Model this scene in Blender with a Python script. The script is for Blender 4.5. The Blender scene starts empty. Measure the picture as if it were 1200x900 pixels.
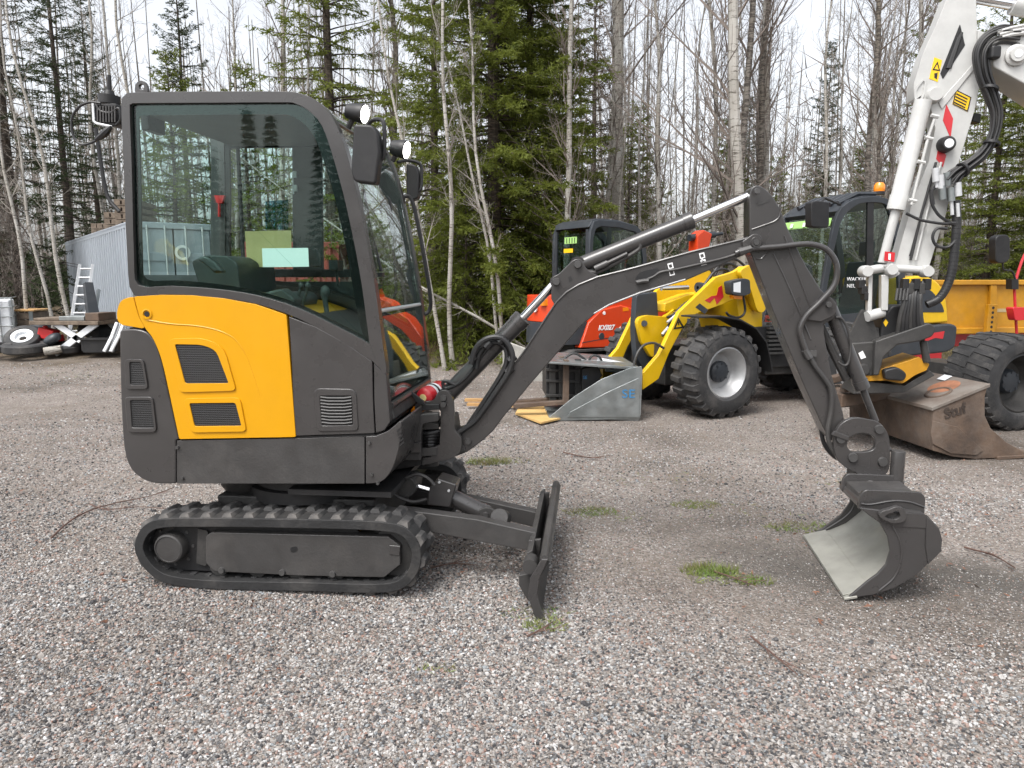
import bpy, bmesh, math, random
import numpy as np
from mathutils import Vector, Matrix
S = bpy.context.scene
COL = S.collection
random.seed(7)
# ---------------------------------------------------------------- camera, sky, sun, exposure
F, HZ, CAMH = 850.0, 324.0, 1.545            # focal length and horizon row of a 1200x900 frame, eye height
TH = math.atan((450 - HZ) / F)
cam = bpy.data.cameras.new('camera')
cam.sensor_width = 36.0
cam.lens = 36.0 * F / 1200.0
cam.clip_start = 0.05
cam.clip_end = 1500
camo = bpy.data.objects.new('camera', cam)
COL.objects.link(camo)
camo.location = (0, 0, CAMH)
camo.rotation_euler = (math.pi / 2 - TH, 0, 0)
S.camera = camo
SUN_EL, SUN_AZ = 58.0, 215.0               # degrees; azimuth measured from north (+Y), clockwise
W = bpy.data.worlds.new('World')
S.world = W
W.use_nodes = True
wn = W.node_tree
wn.nodes.clear()
wo = wn.nodes.new('ShaderNodeOutputWorld')
bg = wn.nodes.new('ShaderNodeBackground')
bg.inputs['Strength'].default_value = 0.15
sky = wn.nodes.new('ShaderNodeTexSky')
sky.sky_type = 'NISHITA'
sky.sun_disc = False
sky.sun_elevation = math.radians(SUN_EL)
sky.sun_rotation = math.radians(SUN_AZ)
sky.air_density = 1.0
sky.dust_density = 4.0
sky.ozone_density = 1.5
hs = wn.nodes.new('ShaderNodeHueSaturation')   # an overcast sky: nearly colourless
hs.inputs['Saturation'].default_value = 0.22
wn.links.new(sky.outputs[0], hs.inputs['Color'])
wn.links.new(hs.outputs[0], bg.inputs['Color'])
wn.links.new(bg.outputs[0], wo.inputs['Surface'])
sl = bpy.data.lights.new('sun', 'SUN')
sl.energy = 1.1
sl.angle = math.radians(25)
sl.color = (1.0, 0.97, 0.93)
so = bpy.data.objects.new('sun', sl)
COL.objects.link(so)
_az, _el = math.radians(SUN_AZ), math.radians(SUN_EL)
_d = Vector((math.sin(_az) * math.cos(_el), math.cos(_az) * math.cos(_el), math.sin(_el)))
so.rotation_euler = _d.to_track_quat('Z', 'Y').to_euler()
S.view_settings.view_transform = 'Standard'
S.view_settings.look = 'None'
S.view_settings.exposure = 1.1
S.view_settings.gamma = 1.0
S.render.engine = 'CYCLES'
S.cycles.use_denoising = True
S.cycles.max_bounces = 8
S.cycles.transparent_max_bounces = 16
S.cycles.caustics_reflective = False
S.cycles.caustics_refractive = False

# ---------------------------------------------------------------- helpers
def ray(px, py):
    a, b = (px - 600) / F, (450 - py) / F
    return Vector((a, math.cos(TH) + b * math.sin(TH), -math.sin(TH) + b * math.cos(TH)))

def G(px, py, z=0.0):
    d = ray(px, py)
    t = (z - CAMH) / d.z
    return Vector((d.x * t, d.y * t, z))

def AT(px, py, y):
    d = ray(px, py)
    t = y / d.y
    return Vector((d.x * t, y, CAMH + d.z * t))

class PL:
    """an upright working plane: u along its yaw, v away from the camera, z up"""
    def __init__(s, x0, y0, deg=0.0):
        a = math.radians(deg)
        s.o = Vector((x0, y0, 0))
        s.u = Vector((math.cos(a), math.sin(a), 0))
        s.n = Vector((-math.sin(a), math.cos(a), 0))
    def W(s, u, v, z):
        return s.o + s.u * u + s.n * v + Vector((0, 0, z))
    def uz(s, px, py, v=0.0):
        d = ray(px, py)
        c = Vector((0, 0, CAMH))
        t = (v + (s.o - c).dot(s.n)) / d.dot(s.n)
        p = c + d * t
        return ((p - s.o).dot(s.u), p.z)
    def X(s, px, py, v=0.0):
        u, z = s.uz(px, py, v)
        return s.W(u, v, z)
    def pts(s, l, v=0.0):
        return [s.uz(p[0], p[1], v) for p in l]

def spline(pts, n=6, closed=False):
    P = [Vector(p) for p in pts]
    out = []
    N = len(P)
    rng = range(N if closed else N - 1)
    for i in rng:
        p1, p2 = P[i], P[(i + 1) % N]
        p0 = P[(i - 1) % N] if (closed or i > 0) else p1 + (p1 - p2)
        p3 = P[(i + 2) % N] if (closed or i < N - 2) else p2 + (p2 - p1)
        for k in range(n):
            t = k / n
            out.append(0.5 * ((2 * p1) + (p2 - p0) * t + (2 * p0 - 5 * p1 + 4 * p2 - p3) * t * t + (3 * p1 - p0 - 3 * p2 + p3) * t ** 3))
    if not closed:
        out.append(P[-1])
    return out

def rounded(pts, n=4):
    """polygon corners (x, y[, r]) with r rounding off the corner"""
    out = []
    N = len(pts)
    for i in range(N):
        p = Vector(pts[i][:2])
        r = pts[i][2] if len(pts[i]) > 2 else 0
        if r <= 0:
            out.append(tuple(p))
            continue
        a = Vector(pts[i - 1][:2]) - p
        b = Vector(pts[(i + 1) % N][:2]) - p
        ra, rb = min(r, a.length * .48), min(r, b.length * .48)
        A, B = p + a.normalized() * ra, p + b.normalized() * rb
        for k in range(n + 1):
            t = k / n
            out.append(tuple((1 - t) ** 2 * A + 2 * t * (1 - t) * p + t * t * B))
    return out

class MB:
    def __init__(s):
        s.v, s.f = [], []
    def add(s, vs, fs):
        b = len(s.v)
        s.v += [Vector(x) for x in vs]
        s.f += [[b + i for i in f] for f in fs]
        return s
    def prism(s, pl, pts, v0, v1, taper=None):
        n = len(pts)
        A = [pl.W(p[0], v0, p[1]) for p in pts]
        q = taper or pts
        B = [pl.W(p[0], v1, p[1]) for p in q]
        return s.add(A + B, [list(range(n)), list(range(2 * n - 1, n - 1, -1))] + [[i, (i + 1) % n, n + (i + 1) % n, n + i] for i in range(n)])
    def pp(s, pl, px, v0, v1):
        return s.prism(pl, pl.pts(px, v0), v0, v1)
    def ring(s, pl, outer, inner, v0, v1):
        n = len(outer)
        V = [pl.W(p[0], v0, p[1]) for p in outer] + [pl.W(p[0], v0, p[1]) for p in inner] + \
            [pl.W(p[0], v1, p[1]) for p in outer] + [pl.W(p[0], v1, p[1]) for p in inner]
        fs = []
        for i in range(n):
            j = (i + 1) % n
            fs += [[i, j, n + j, n + i], [2 * n + i, 3 * n + i, 3 * n + j, 2 * n + j], [i, 2 * n + i, 2 * n + j, j], [n + i, n + j, 3 * n + j, 3 * n + i]]
        return s.add(V, fs)
    def sheet(s, pl, px_or_uz, v0, v1, t, px=False):
        """an open profile in (u, z) drawn out from v0 to v1, with thickness t"""
        pr = pl.pts(px_or_uz, v0) if px else [tuple(p) for p in px_or_uz]
        off = []
        for i, p in enumerate(pr):
            a = Vector(pr[max(0, i - 1)])
            b = Vector(pr[min(len(pr) - 1, i + 1)])
            d = (b - a).normalized()
            off.append((p[0] - d.y * t, p[1] + d.x * t))
        return s.prism(pl, pr + off[::-1], v0, v1)
    def box(s, c, sx, sy, sz, R=None):
        R = R or Matrix.Identity(3)
        V = [Vector(c) + R @ Vector((a * sx / 2, b * sy / 2, e * sz / 2)) for a in (-1, 1) for b in (-1, 1) for e in (-1, 1)]
        return s.add(V, [[0, 1, 3, 2], [4, 6, 7, 5], [0, 4, 5, 1], [2, 3, 7, 6], [0, 2, 6, 4], [1, 5, 7, 3]])
    def bx(s, pl, u0, u1, v0, v1, z0, z1):
        return s.prism(pl, [(u0, z0), (u1, z0), (u1, z1), (u0, z1)], v0, v1)
    def tube(s, path, r, n=8, caps=True):
        P = [Vector(p) for p in path]
        N = len(P)
        R = r if isinstance(r, (list, tuple)) else [r] * N
        t0 = (P[1] - P[0]).normalized()
        up = Vector((0, 0, 1)) if abs(t0.z) < .9 else Vector((1, 0, 0))
        x = t0.cross(up).normalized()
        V, fs = [], []
        for i in range(N):
            t = (P[min(i + 1, N - 1)] - P[max(i - 1, 0)]).normalized()
            x = (x - t * x.dot(t))
            x = x.normalized() if x.length > 1e-6 else t.orthogonal().normalized()
            y = t.cross(x)
            for k in range(n):
                a = 2 * math.pi * k / n
                V.append(P[i] + (x * math.cos(a) + y * math.sin(a)) * R[i])
        for i in range(N - 1):
            for k in range(n):
                fs.append([i * n + k, i * n + (k + 1) % n, (i + 1) * n + (k + 1) % n, (i + 1) * n + k])
        if caps:
            fs += [list(range(n))[::-1], list(range((N - 1) * n, N * n))]
        return s.add(V, fs)
    def cyl(s, a, b, r, r2=None, n=18):
        return s.tube([a, b], [r, r if r2 is None else r2], n)
    def lathe(s, o, ax, prof, n=24, closed=False):
        """prof: (radius, distance along the axis)"""
        ax = Vector(ax).normalized()
        o = Vector(o)
        x = ax.orthogonal().normalized()
        y = ax.cross(x)
        V, fs = [], []
        m = len(prof)
        for r, t in prof:
            for k in range(n):
                a = 2 * math.pi * k / n
                V.append(o + ax * t + (x * math.cos(a) + y * math.sin(a)) * max(r, 1e-4))
        for i in range(m if closed else m - 1):
            j = (i + 1) % m
            for k in range(n):
                fs.append([i * n + k, i * n + (k + 1) % n, j * n + (k + 1) % n, j * n + k])
        return s.add(V, fs)
    def ball(s, c, rx, ry, rz, n=16, m=9):
        V, fs = [], []
        for i in range(m + 1):
            p = math.pi * i / m
            for k in range(n):
                a = 2 * math.pi * k / n
                V.append(Vector(c) + Vector((rx * max(math.sin(p), .01) * math.cos(a), ry * max(math.sin(p), .01) * math.sin(a), rz * math.cos(p))))
        for i in range(m):
            for k in range(n):
                fs.append([i * n + k, i * n + (k + 1) % n, (i + 1) * n + (k + 1) % n, (i + 1) * n + k])
        return s.add(V, fs)
    def build(s, name, mat, parent=None, bevel=0.0, seg=2, angle=38, label=None):
        me = bpy.data.meshes.new(name)
        o0 = Vector((0, 0, 0))
        p = parent
        while p is not None:
            o0 += Vector(p.location)
            p = p.parent
        me.from_pydata([v - o0 for v in s.v], [], s.f)
        bm = bmesh.new()
        bm.from_mesh(me)
        bmesh.ops.recalc_face_normals(bm, faces=bm.faces)
        bm.to_mesh(me)
        bm.free()
        me.polygons.foreach_set('use_smooth', [True] * len(me.polygons))
        me.set_sharp_from_angle(angle=math.radians(angle))
        me.materials.append(mat)
        o = bpy.data.objects.new(name, me)
        COL.objects.link(o)
        if parent:
            o.parent = parent
        if bevel > 0:
            md = o.modifiers.new('edges', 'BEVEL')
            md.width = bevel
            md.segments = seg
            md.limit_method = 'ANGLE'
            md.angle_limit = math.radians(35)
            md.harden_normals = True
        if label:
            o['label'] = label
        return o

def thing(name, label, cat, loc=(0, 0, 0), group=None):
    o = bpy.data.objects.new(name, None)
    o.empty_display_size = .1
    COL.objects.link(o)
    o.location = loc
    o['label'] = label
    o['category'] = cat
    if group:
        o['group'] = group
    return o

def tag(o, label, cat, group=None):
    o['label'] = label
    o['category'] = cat
    if group:
        o['group'] = group
    return o

def kind(o, k):
    o['kind'] = k
    return o

def copy_obj(o, name, parent, loc=None, rot=None):
    c = o.copy()
    c.name = name
    COL.objects.link(c)
    c.parent = parent
    if loc is not None:
        c.location = loc
    if rot is not None:
        c.rotation_euler = rot
    return c

def copy_tree(o, parent=None):
    c = o.copy()
    COL.objects.link(c)
    c.parent = parent
    for ch in o.children:
        copy_tree(ch, c)
    return c

def text(pl, u, v, z, size, body, mat, parent, name='lettering', shear=0.0, sx=1.0, roll=0.0, bold=0.0):
    cu = bpy.data.curves.new('t', 'FONT')
    cu.body = body
    cu.size = size
    cu.shear = shear
    cu.offset = bold
    cu.extrude = .0015
    cu.resolution_u = 3
    t = bpy.data.objects.new('t', cu)
    COL.objects.link(t)
    dg = bpy.context.evaluated_depsgraph_get()
    me = bpy.data.meshes.new_from_object(t.evaluated_get(dg))
    bpy.data.objects.remove(t)
    M = Matrix((pl.u, Vector((0, 0, 1)), -pl.n)).transposed()
    R = Matrix.Rotation(roll, 3, 'Z')
    o0 = Vector((0, 0, 0))
    p = parent
    while p is not None:
        o0 += Vector(p.location)
        p = p.parent
    for vv in me.vertices:
        q = vv.co.copy()
        q.x *= sx
        vv.co = pl.W(u, v, z) + M @ (R @ q) - o0
    me.materials.clear()
    me.materials.append(mat)
    me.name = name
    o = bpy.data.objects.new(name, me)
    COL.objects.link(o)
    o.parent = parent
    return o

# ---------------------------------------------------------------- materials
def mat(name, col, rough=.5, metal=0., noise=0., nscale=6., col2=None, bump=0., bscale=60., coat=0., rvar=0., spec=.5, dust=0.):
    m = bpy.data.materials.new(name)
    m.use_nodes = True
    nt = m.node_tree
    b = nt.nodes['Principled BSDF']
    b.inputs['Base Color'].default_value = (*col, 1)
    b.inputs['Roughness'].default_value = rough
    b.inputs['Metallic'].default_value = metal
    b.inputs['Specular IOR Level'].default_value = spec
    if coat:
        b.inputs['Coat Weight'].default_value = coat
        b.inputs['Coat Roughness'].default_value = .08
    tc = nt.nodes.new('ShaderNodeTexCoord')
    last = None
    if noise or col2:
        n = nt.nodes.new('ShaderNodeTexNoise')
        n.inputs['Scale'].default_value = nscale
        n.inputs['Detail'].default_value = 6
        n.inputs['Roughness'].default_value = .65
        nt.links.new(tc.outputs['Object'], n.inputs['Vector'])
        r = nt.nodes.new('ShaderNodeValToRGB')
        c2 = col2 or tuple(c * (1 - noise) for c in col)
        c1 = col if col2 else tuple(min(1, c * (1 + noise)) for c in col)
        r.color_ramp.elements[0].position = .36
        r.color_ramp.elements[1].position = .64
        r.color_ramp.elements[0].color = (*c2, 1)
        r.color_ramp.elements[1].color = (*c1, 1)
        nt.links.new(n.outputs[0], r.inputs[0])
        last = r.outputs[0]
    if dust:
        n2 = nt.nodes.new('ShaderNodeTexNoise')
        n2.inputs['Scale'].default_value = 3.5
        n2.inputs['Detail'].default_value = 9
        n2.inputs['Roughness'].default_value = .72
        nt.links.new(tc.outputs['Object'], n2.inputs['Vector'])
        mr = nt.nodes.new('ShaderNodeMapRange')
        mr.inputs[1].default_value = .48
        mr.inputs[2].default_value = .78
        mr.inputs[3].default_value = 0
        mr.inputs[4].default_value = dust
        nt.links.new(n2.outputs[0], mr.inputs[0])
        mx = nt.nodes.new('ShaderNodeMix')
        mx.data_type = 'RGBA'
        mx.inputs[7].default_value = (.23, .21, .19, 1)
        if last:
            nt.links.new(last, mx.inputs[6])
        else:
            mx.inputs[6].default_value = (*col, 1)
        nt.links.new(mr.outputs[0], mx.inputs[0])
        last = mx.outputs[2]
    if last:
        nt.links.new(last, b.inputs['Base Color'])
    if rvar:
        n3 = nt.nodes.new('ShaderNodeTexNoise')
        n3.inputs['Scale'].default_value = 9
        n3.inputs['Detail'].default_value = 5
        nt.links.new(tc.outputs['Object'], n3.inputs['Vector'])
        m3 = nt.nodes.new('ShaderNodeMapRange')
        m3.inputs[1].default_value = .35
        m3.inputs[2].default_value = .65
        m3.inputs[3].default_value = max(.02, rough - rvar)
        m3.inputs[4].default_value = min(1, rough + rvar)
        nt.links.new(n3.outputs[0], m3.inputs[0])
        nt.links.new(m3.outputs[0], b.inputs['Roughness'])
    if bump:
        nb = nt.nodes.new('ShaderNodeTexNoise')
        nb.inputs['Scale'].default_value = bscale
        nb.inputs['Detail'].default_value = 5
        nt.links.new(tc.outputs['Object'], nb.inputs['Vector'])
        bp = nt.nodes.new('ShaderNodeBump')
        bp.inputs['Strength'].default_value = bump
        bp.inputs['Distance'].default_value = .01
        nt.links.new(nb.outputs[0], bp.inputs['Height'])
        nt.links.new(bp.outputs[0], b.inputs['Normal'])
    return m

def glass(name, tint=(.62, .74, .70), refl=1.0, base=.028):
    m = bpy.data.materials.new(name)
    m.use_nodes = True
    nt = m.node_tree
    nt.nodes.clear()
    o = nt.nodes.new('ShaderNodeOutputMaterial')
    t = nt.nodes.new('ShaderNodeBsdfTransparent')
    t.inputs[0].default_value = (*tint, 1)
    g = nt.nodes.new('ShaderNodeBsdfGlossy')
    g.inputs['Roughness'].default_value = .01
    g.inputs['Color'].default_value = (refl, refl, refl, 1)
    lw = nt.nodes.new('ShaderNodeLayerWeight')      # Schlick: the same from both sides of the pane
    lw.inputs[0].default_value = .5
    pw = nt.nodes.new('ShaderNodeMath')
    pw.operation = 'POWER'
    pw.inputs[1].default_value = 4.0
    nt.links.new(lw.outputs['Facing'], pw.inputs[0])
    fr = nt.nodes.new('ShaderNodeMath')
    fr.operation = 'MULTIPLY_ADD'
    fr.inputs[1].default_value = .9
    fr.inputs[2].default_value = base
    nt.links.new(pw.outputs[0], fr.inputs[0])
    mx = nt.nodes.new('ShaderNodeMixShader')
    nt.links.new(fr.outputs[0], mx.inputs[0])
    nt.links.new(t.outputs[0], mx.inputs[1])
    nt.links.new(g.outputs[0], mx.inputs[2])
    nt.links.new(mx.outputs[0], o.inputs[0])
    return m

def emit(name, col, st):
    m = bpy.data.materials.new(name)
    m.use_nodes = True
    b = m.node_tree.nodes['Principled BSDF']
    b.inputs['Base Color'].default_value = (*col, 1)
    b.inputs['Emission Color'].default_value = (*col, 1)
    b.inputs['Emission Strength'].default_value = st
    return m

def grille_mat(name):
    m = bpy.data.materials.new(name)
    m.use_nodes = True
    nt = m.node_tree
    b = nt.nodes['Principled BSDF']
    b.inputs['Roughness'].default_value = .5
    tc = nt.nodes.new('ShaderNodeTexCoord')
    mp = nt.nodes.new('ShaderNodeMapping')
    mp.inputs['Scale'].default_value = (1, .02, .87)
    mp.inputs['Rotation'].default_value = (0, 0, 0)
    nt.links.new(tc.outputs['Object'], mp.inputs['Vector'])
    vo = nt.nodes.new('ShaderNodeTexVoronoi')
    vo.feature = 'DISTANCE_TO_EDGE'
    vo.inputs['Scale'].default_value = 105
    vo.inputs['Randomness'].default_value = .12
    nt.links.new(mp.outputs[0], vo.inputs['Vector'])
    r = nt.nodes.new('ShaderNodeValToRGB')
    r.color_ramp.elements[0].position = .10
    r.color_ramp.elements[0].color = (.028, .028, .029, 1)
    r.color_ramp.elements[1].position = .2
    r.color_ramp.elements[1].color = (.004, .004, .004, 1)
    nt.links.new(vo.outputs['Distance'], r.inputs[0])
    nt.links.new(r.outputs[0], b.inputs['Base Color'])
    bp = nt.nodes.new('ShaderNodeBump')
    bp.invert = True
    bp.inputs['Distance'].default_value = .004
    nt.links.new(vo.outputs['Distance'], bp.inputs['Height'])
    nt.links.new(bp.outputs[0], b.inputs['Normal'])
    return m

M = {}
M['grey'] = mat('charcoal_paint', (.045, .0425, .042), .31, noise=.06, coat=.3, rvar=.06, dust=.05, bump=.02)
M['grey_matt'] = mat('charcoal_oversprayed_paint', (.043, .041, .040), .5, noise=.12, dust=.14, rvar=.1, bump=.12, bscale=90)
M['steel_dark'] = mat('dark_steel', (.035, .034, .033), .5, noise=.2, dust=.2, bump=.15)
M['yellow'] = mat('yellow_hood_paint', (.61, .292, .003), .36, noise=.02, coat=.12, rvar=.04, spec=.35)
M['lyellow'] = mat('loader_yellow_paint', (.68, .42, .004), .42, noise=.05, coat=.15, dust=.12, rvar=.08)
M['bedyellow'] = mat('bed_ochre_paint', (.47, .225, .010), .48, noise=.1, dust=.18, rvar=.1)
M['orange'] = mat('orange_red_paint', (.60, .05, .009), .38, noise=.04, coat=.3, rvar=.05)
M['navy'] = mat('dark_blue_grey_paint', (.030, .035, .042), .45, noise=.1, dust=.12)
M['black'] = mat('black_plastic', (.012, .012, .013), .5, noise=.2, dust=.08)
M['blackgloss'] = mat('black_frit', (.006, .006, .007), .18)
M['rubber'] = mat('rubber', (.030, .030, .031), .75, noise=.25, bump=.3, bscale=50, dust=.45)
M['rubber_tread'] = mat('dusty_tread_rubber', (.042, .041, .041), .82, noise=.3, bump=.3, bscale=50, dust=.7)
M['track_rubber'] = mat('track_rubber', (.017, .017, .0175), .7, noise=.25, bump=.3, bscale=50, dust=.22)
M['hose'] = mat('hose_rubber', (.018, .018, .019), .48, dust=.1)
M['chrome'] = mat('chrome_rod', (.75, .75, .76), .12, metal=1.)
M['steel'] = mat('galvanised_steel', (.34, .36, .36), .42, metal=.75, noise=.2, nscale=3, rvar=.12, col2=(.22, .24, .24))
M['wornsteel'] = mat('worn_bucket_steel', (.34, .335, .30), .5, metal=.35, noise=.15, nscale=3.5, rvar=.1)
M['rust'] = mat('rusty_steel', (.125, .082, .056), .75, nscale=3, col2=(.058, .042, .033), bump=.35, bscale=40, dust=.4)
M['rusttop'] = mat('rusty_plate_grey', (.185, .165, .145), .65, nscale=3, col2=(.11, .08, .062), bump=.2, dust=.3)
M['white'] = mat('white_machine_paint', (.49, .49, .475), .38, noise=.06, coat=.25, dust=.2, rvar=.05)
M['offwhite'] = mat('white_plastic', (.74, .76, .78), .45, noise=.05)
M['paper'] = mat('paper', (.88, .90, .90), .7)
M['worn_print'] = mat('worn_dark_print', (.045, .032, .025), .8, noise=.4, nscale=30)
M['cream'] = mat('cream_card', (.74, .60, .27), .7, noise=.05)
M['lime'] = mat('lime_sticker', (.36, .62, .20), .5)
M['decal'] = mat('white_decal', (.82, .82, .82), .45)
M['decalgrey'] = mat('grey_decal', (.38, .38, .38), .45)
M['blue'] = mat('blue_print', (.04, .20, .42), .5)
M['red'] = mat('red_paint', (.52, .02, .028), .35, coat=.4)
M['redfabric'] = mat('red_plastic', (.62, .03, .03), .5)
M['signyellow'] = mat('sign_yellow', (.85, .52, .01), .45)
M['amber'] = mat('amber_lens', (.85, .25, .01), .2, coat=.6)
M['bolt'] = mat('bolt_steel', (.075, .073, .072), .4, metal=.3, noise=.2)
M['rim'] = mat('silver_rim', (.40, .405, .41), .42, metal=.35, noise=.08, dust=.2)
M['wood'] = mat('pine_board', (.50, .30, .12), .65, nscale=4, col2=(.34, .19, .075), bump=.1)
M['oldwood'] = mat('weathered_wood', (.20, .155, .115), .8, nscale=9, col2=(.10, .075, .055), bump=.2)
M['ply'] = mat('plywood', (.62, .42, .17), .6, nscale=2.5, col2=(.50, .31, .11), bump=.05)
M['container'] = mat('pale_grey_container_paint', (.35, .385, .425), .5, noise=.04, nscale=2)
M['containerred'] = mat('red_container_paint', (.26, .055, .04), .55, noise=.15, nscale=2, dust=.2)
M['alu'] = mat('aluminium', (.58, .59, .60), .4, metal=.35, noise=.08)
M['concrete'] = mat('concrete', (.38, .37, .34), .85, noise=.15, nscale=10, bump=.3)
M['seat'] = mat('seat_vinyl', (.045, .047, .048), .5, noise=.15)
M['interior'] = mat('cab_interior_plastic', (.045, .048, .048), .55, noise=.1)
M['grille'] = grille_mat('hex_mesh_grille')
M['glass'] = glass('green_tinted_glass', (.80, .91, .88), 1.0, .020)
M['glassdark'] = glass('dark_green_glass', (.68, .77, .75), .9)
M['glassclear'] = glass('clear_glass', (.95, .97, .97), 1.0, .015)
M['lamp'] = emit('lit_led', (1.0, .98, .93), 9.0)
M['mirrorglass'] = mat('mirror_glass', (.7, .7, .7), .03, metal=1.)
# ---------------------------------------------------------------- the setting: ground and gravel
def hsh(x, y):
    s = 0
    for k, (a, b, c, d) in enumerate(((.9, .35, 1.3, .9), (-.5, 1.1, 4.0, .7), (1.7, 1.3, 2.2, .4), (3.1, -2.3, .5, .22), (-4.7, 3.9, 1.9, .15))):
        s = s + d * np.sin(a * x + b * y + c) * np.cos(.7 * b * x - a * y * .8 + 2 * c)
    return s
def gz(x, y):
    x = np.asarray(x, float); y = np.asarray(y, float)
    near = np.clip((np.hypot(x - .1, (y - 3.9)) - 2.2) / 2.5, 0, 1)       # level where the excavator stands
    z = .012 * hsh(x, y) * (.25 + .75 * near)
    z = z + .22 * np.clip((y - 11.2) / 3.2, 0, 1) ** 1.5                      # the verge in front of the wood
    z = z + .10 * np.clip((y - 14.5) / 3, 0, 1) * np.abs(hsh(x * .6, y * .6))
    return z

def ground_mat():
    m = bpy.data.materials.new('crushed_gravel')
    m.use_nodes = True
    nt = m.node_tree
    L = nt.links.new
    b = nt.nodes['Principled BSDF']
    b.inputs['Roughness'].default_value = .92
    b.inputs['Specular IOR Level'].default_value = .2
    tc = nt.nodes.new('ShaderNodeTexCoord')
    def ramp(inp, els, mode='LINEAR'):
        r = nt.nodes.new('ShaderNodeValToRGB')
        r.color_ramp.interpolation = mode
        while len(r.color_ramp.elements) < len(els):
            r.color_ramp.elements.new(.5)
        for e, (p, c) in zip(r.color_ramp.elements, els):
            e.position = p
            e.color = (*c, 1)
        L(inp, r.inputs[0])
        return r.outputs[0]
    def noise(sc, det=5, rough=.6):
        n = nt.nodes.new('ShaderNodeTexNoise')
        n.inputs['Scale'].default_value = sc
        n.inputs['Detail'].default_value = det
        n.inputs['Roughness'].default_value = rough
        L(tc.outputs['Object'], n.inputs['Vector'])
        return n.outputs[0]
    def mix(f, a, c, mode='MIX', fac=None):
        x = nt.nodes.new('ShaderNodeMix')
        x.data_type = 'RGBA'
        x.blend_type = mode
        if f is not None:
            L(f, x.inputs[0])
        else:
            x.inputs[0].default_value = fac
        for s_, v in ((6, a), (7, c)):
            if isinstance(v, tuple):
                x.inputs[s_].default_value = (*v, 1)
            else:
                L(v, x.inputs[s_])
        return x.outputs[2]
    vo = nt.nodes.new('ShaderNodeTexVoronoi')
    vo.inputs['Scale'].default_value = 85
    L(tc.outputs['Object'], vo.inputs['Vector'])
    sep = nt.nodes.new('ShaderNodeSeparateColor')
    L(vo.outputs['Color'], sep.inputs[0])
    stone = ramp(sep.outputs[0], [(0, (.135, .120, .110)), (.25, (.190, .170, .156)), (.5, (.245, .217, .198)), (.72, (.29, .25, .225)), (.9, (.335, .315, .293)), (1, (.42, .40, .38))])
    big = noise(.55, 7, .62)
    patch = ramp(big, [(.32, (.40, .375, .345)), (.46, (.80, .775, .75)), (.60, (1.0, .985, .97)), (.75, (1.0, .955, .92))])
    c = mix(None, stone, patch, 'MULTIPLY', .9)
    dirt = ramp(noise(2.3, 8, .7), [(.47, (0, 0, 0)), (.68, (.8, .8, .8))])
    c = mix(dirt, c, (.185, .155, .130))
    # damp dark wheel ruts on the right and the earthy verge
    sx = nt.nodes.new('ShaderNodeSeparateXYZ')
    L(tc.outputs['Object'], sx.inputs[0])
    def mth(op, a, bb):
        q = nt.nodes.new('ShaderNodeMath')
        q.operation = op
        for i, v in enumerate((a, bb)):
            if isinstance(v, (int, float)):
                q.inputs[i].default_value = v
            else:
                L(v, q.inputs[i])
        return q.outputs[0]
    # rut: a band along the line y = 5.2 - 0.62*(x-.4)
    wob = mth('MULTIPLY', mth('SUBTRACT', noise(1.1, 4), .5), 1.6)
    dline = mth('ABSOLUTE', mth('ADD', mth('SUBTRACT', mth('ADD', mth('MULTIPLY', sx.outputs[0], .42), sx.outputs[1]), 4.42), wob), 0)
    band = nt.nodes.new('ShaderNodeMapRange')
    band.inputs[1].default_value = .10
    band.inputs[2].default_value = .75
    band.inputs[3].default_value = 1
    band.inputs[4].default_value = 0
    L(dline, band.inputs[0])
    xr = nt.nodes.new('ShaderNodeMapRange')
    xr.inputs[1].default_value = .7
    xr.inputs[2].default_value = 1.5
    L(sx.outputs[0], xr.inputs[0])
    rut = mth('MULTIPLY', mth('MULTIPLY', band.outputs[0], xr.outputs[0]), .85)
    c = mix(rut, c, (.085, .078, .070))
    ve = nt.nodes.new('ShaderNodeMapRange')
    ve.inputs[1].default_value = 11.6
    ve.inputs[2].default_value = 13.6
    L(mth('ADD', sx.outputs[1], mth('MULTIPLY', mth('SUBTRACT', noise(1.6, 6), .5), 3.4)), ve.inputs[0])
    earth = ramp(noise(5, 8, .7), [(.3, (.035, .026, .016)), (.5, (.085, .062, .038)), (.65, (.13, .10, .06)), (.75, (.06, .075, .022))])
    c = mix(ve.outputs[0], c, earth)
    L(c, b.inputs['Base Color'])
    bp = nt.nodes.new('ShaderNodeBump')
    bp.inputs['Strength'].default_value = .9
    bp.inputs['Distance'].default_value = .012
    vb = nt.nodes.new('ShaderNodeTexVoronoi')
    vb.inputs['Scale'].default_value = 85
    L(tc.outputs['Object'], vb.inputs['Vector'])
    ad = mth('ADD', mth('MULTIPLY', vb.outputs['Distance'], -1.0), mth('MULTIPLY', noise(14, 4), 1.2))
    L(ad, bp.inputs['Height'])
    L(bp.outputs[0], b.inputs['Normal'])
    return m

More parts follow.
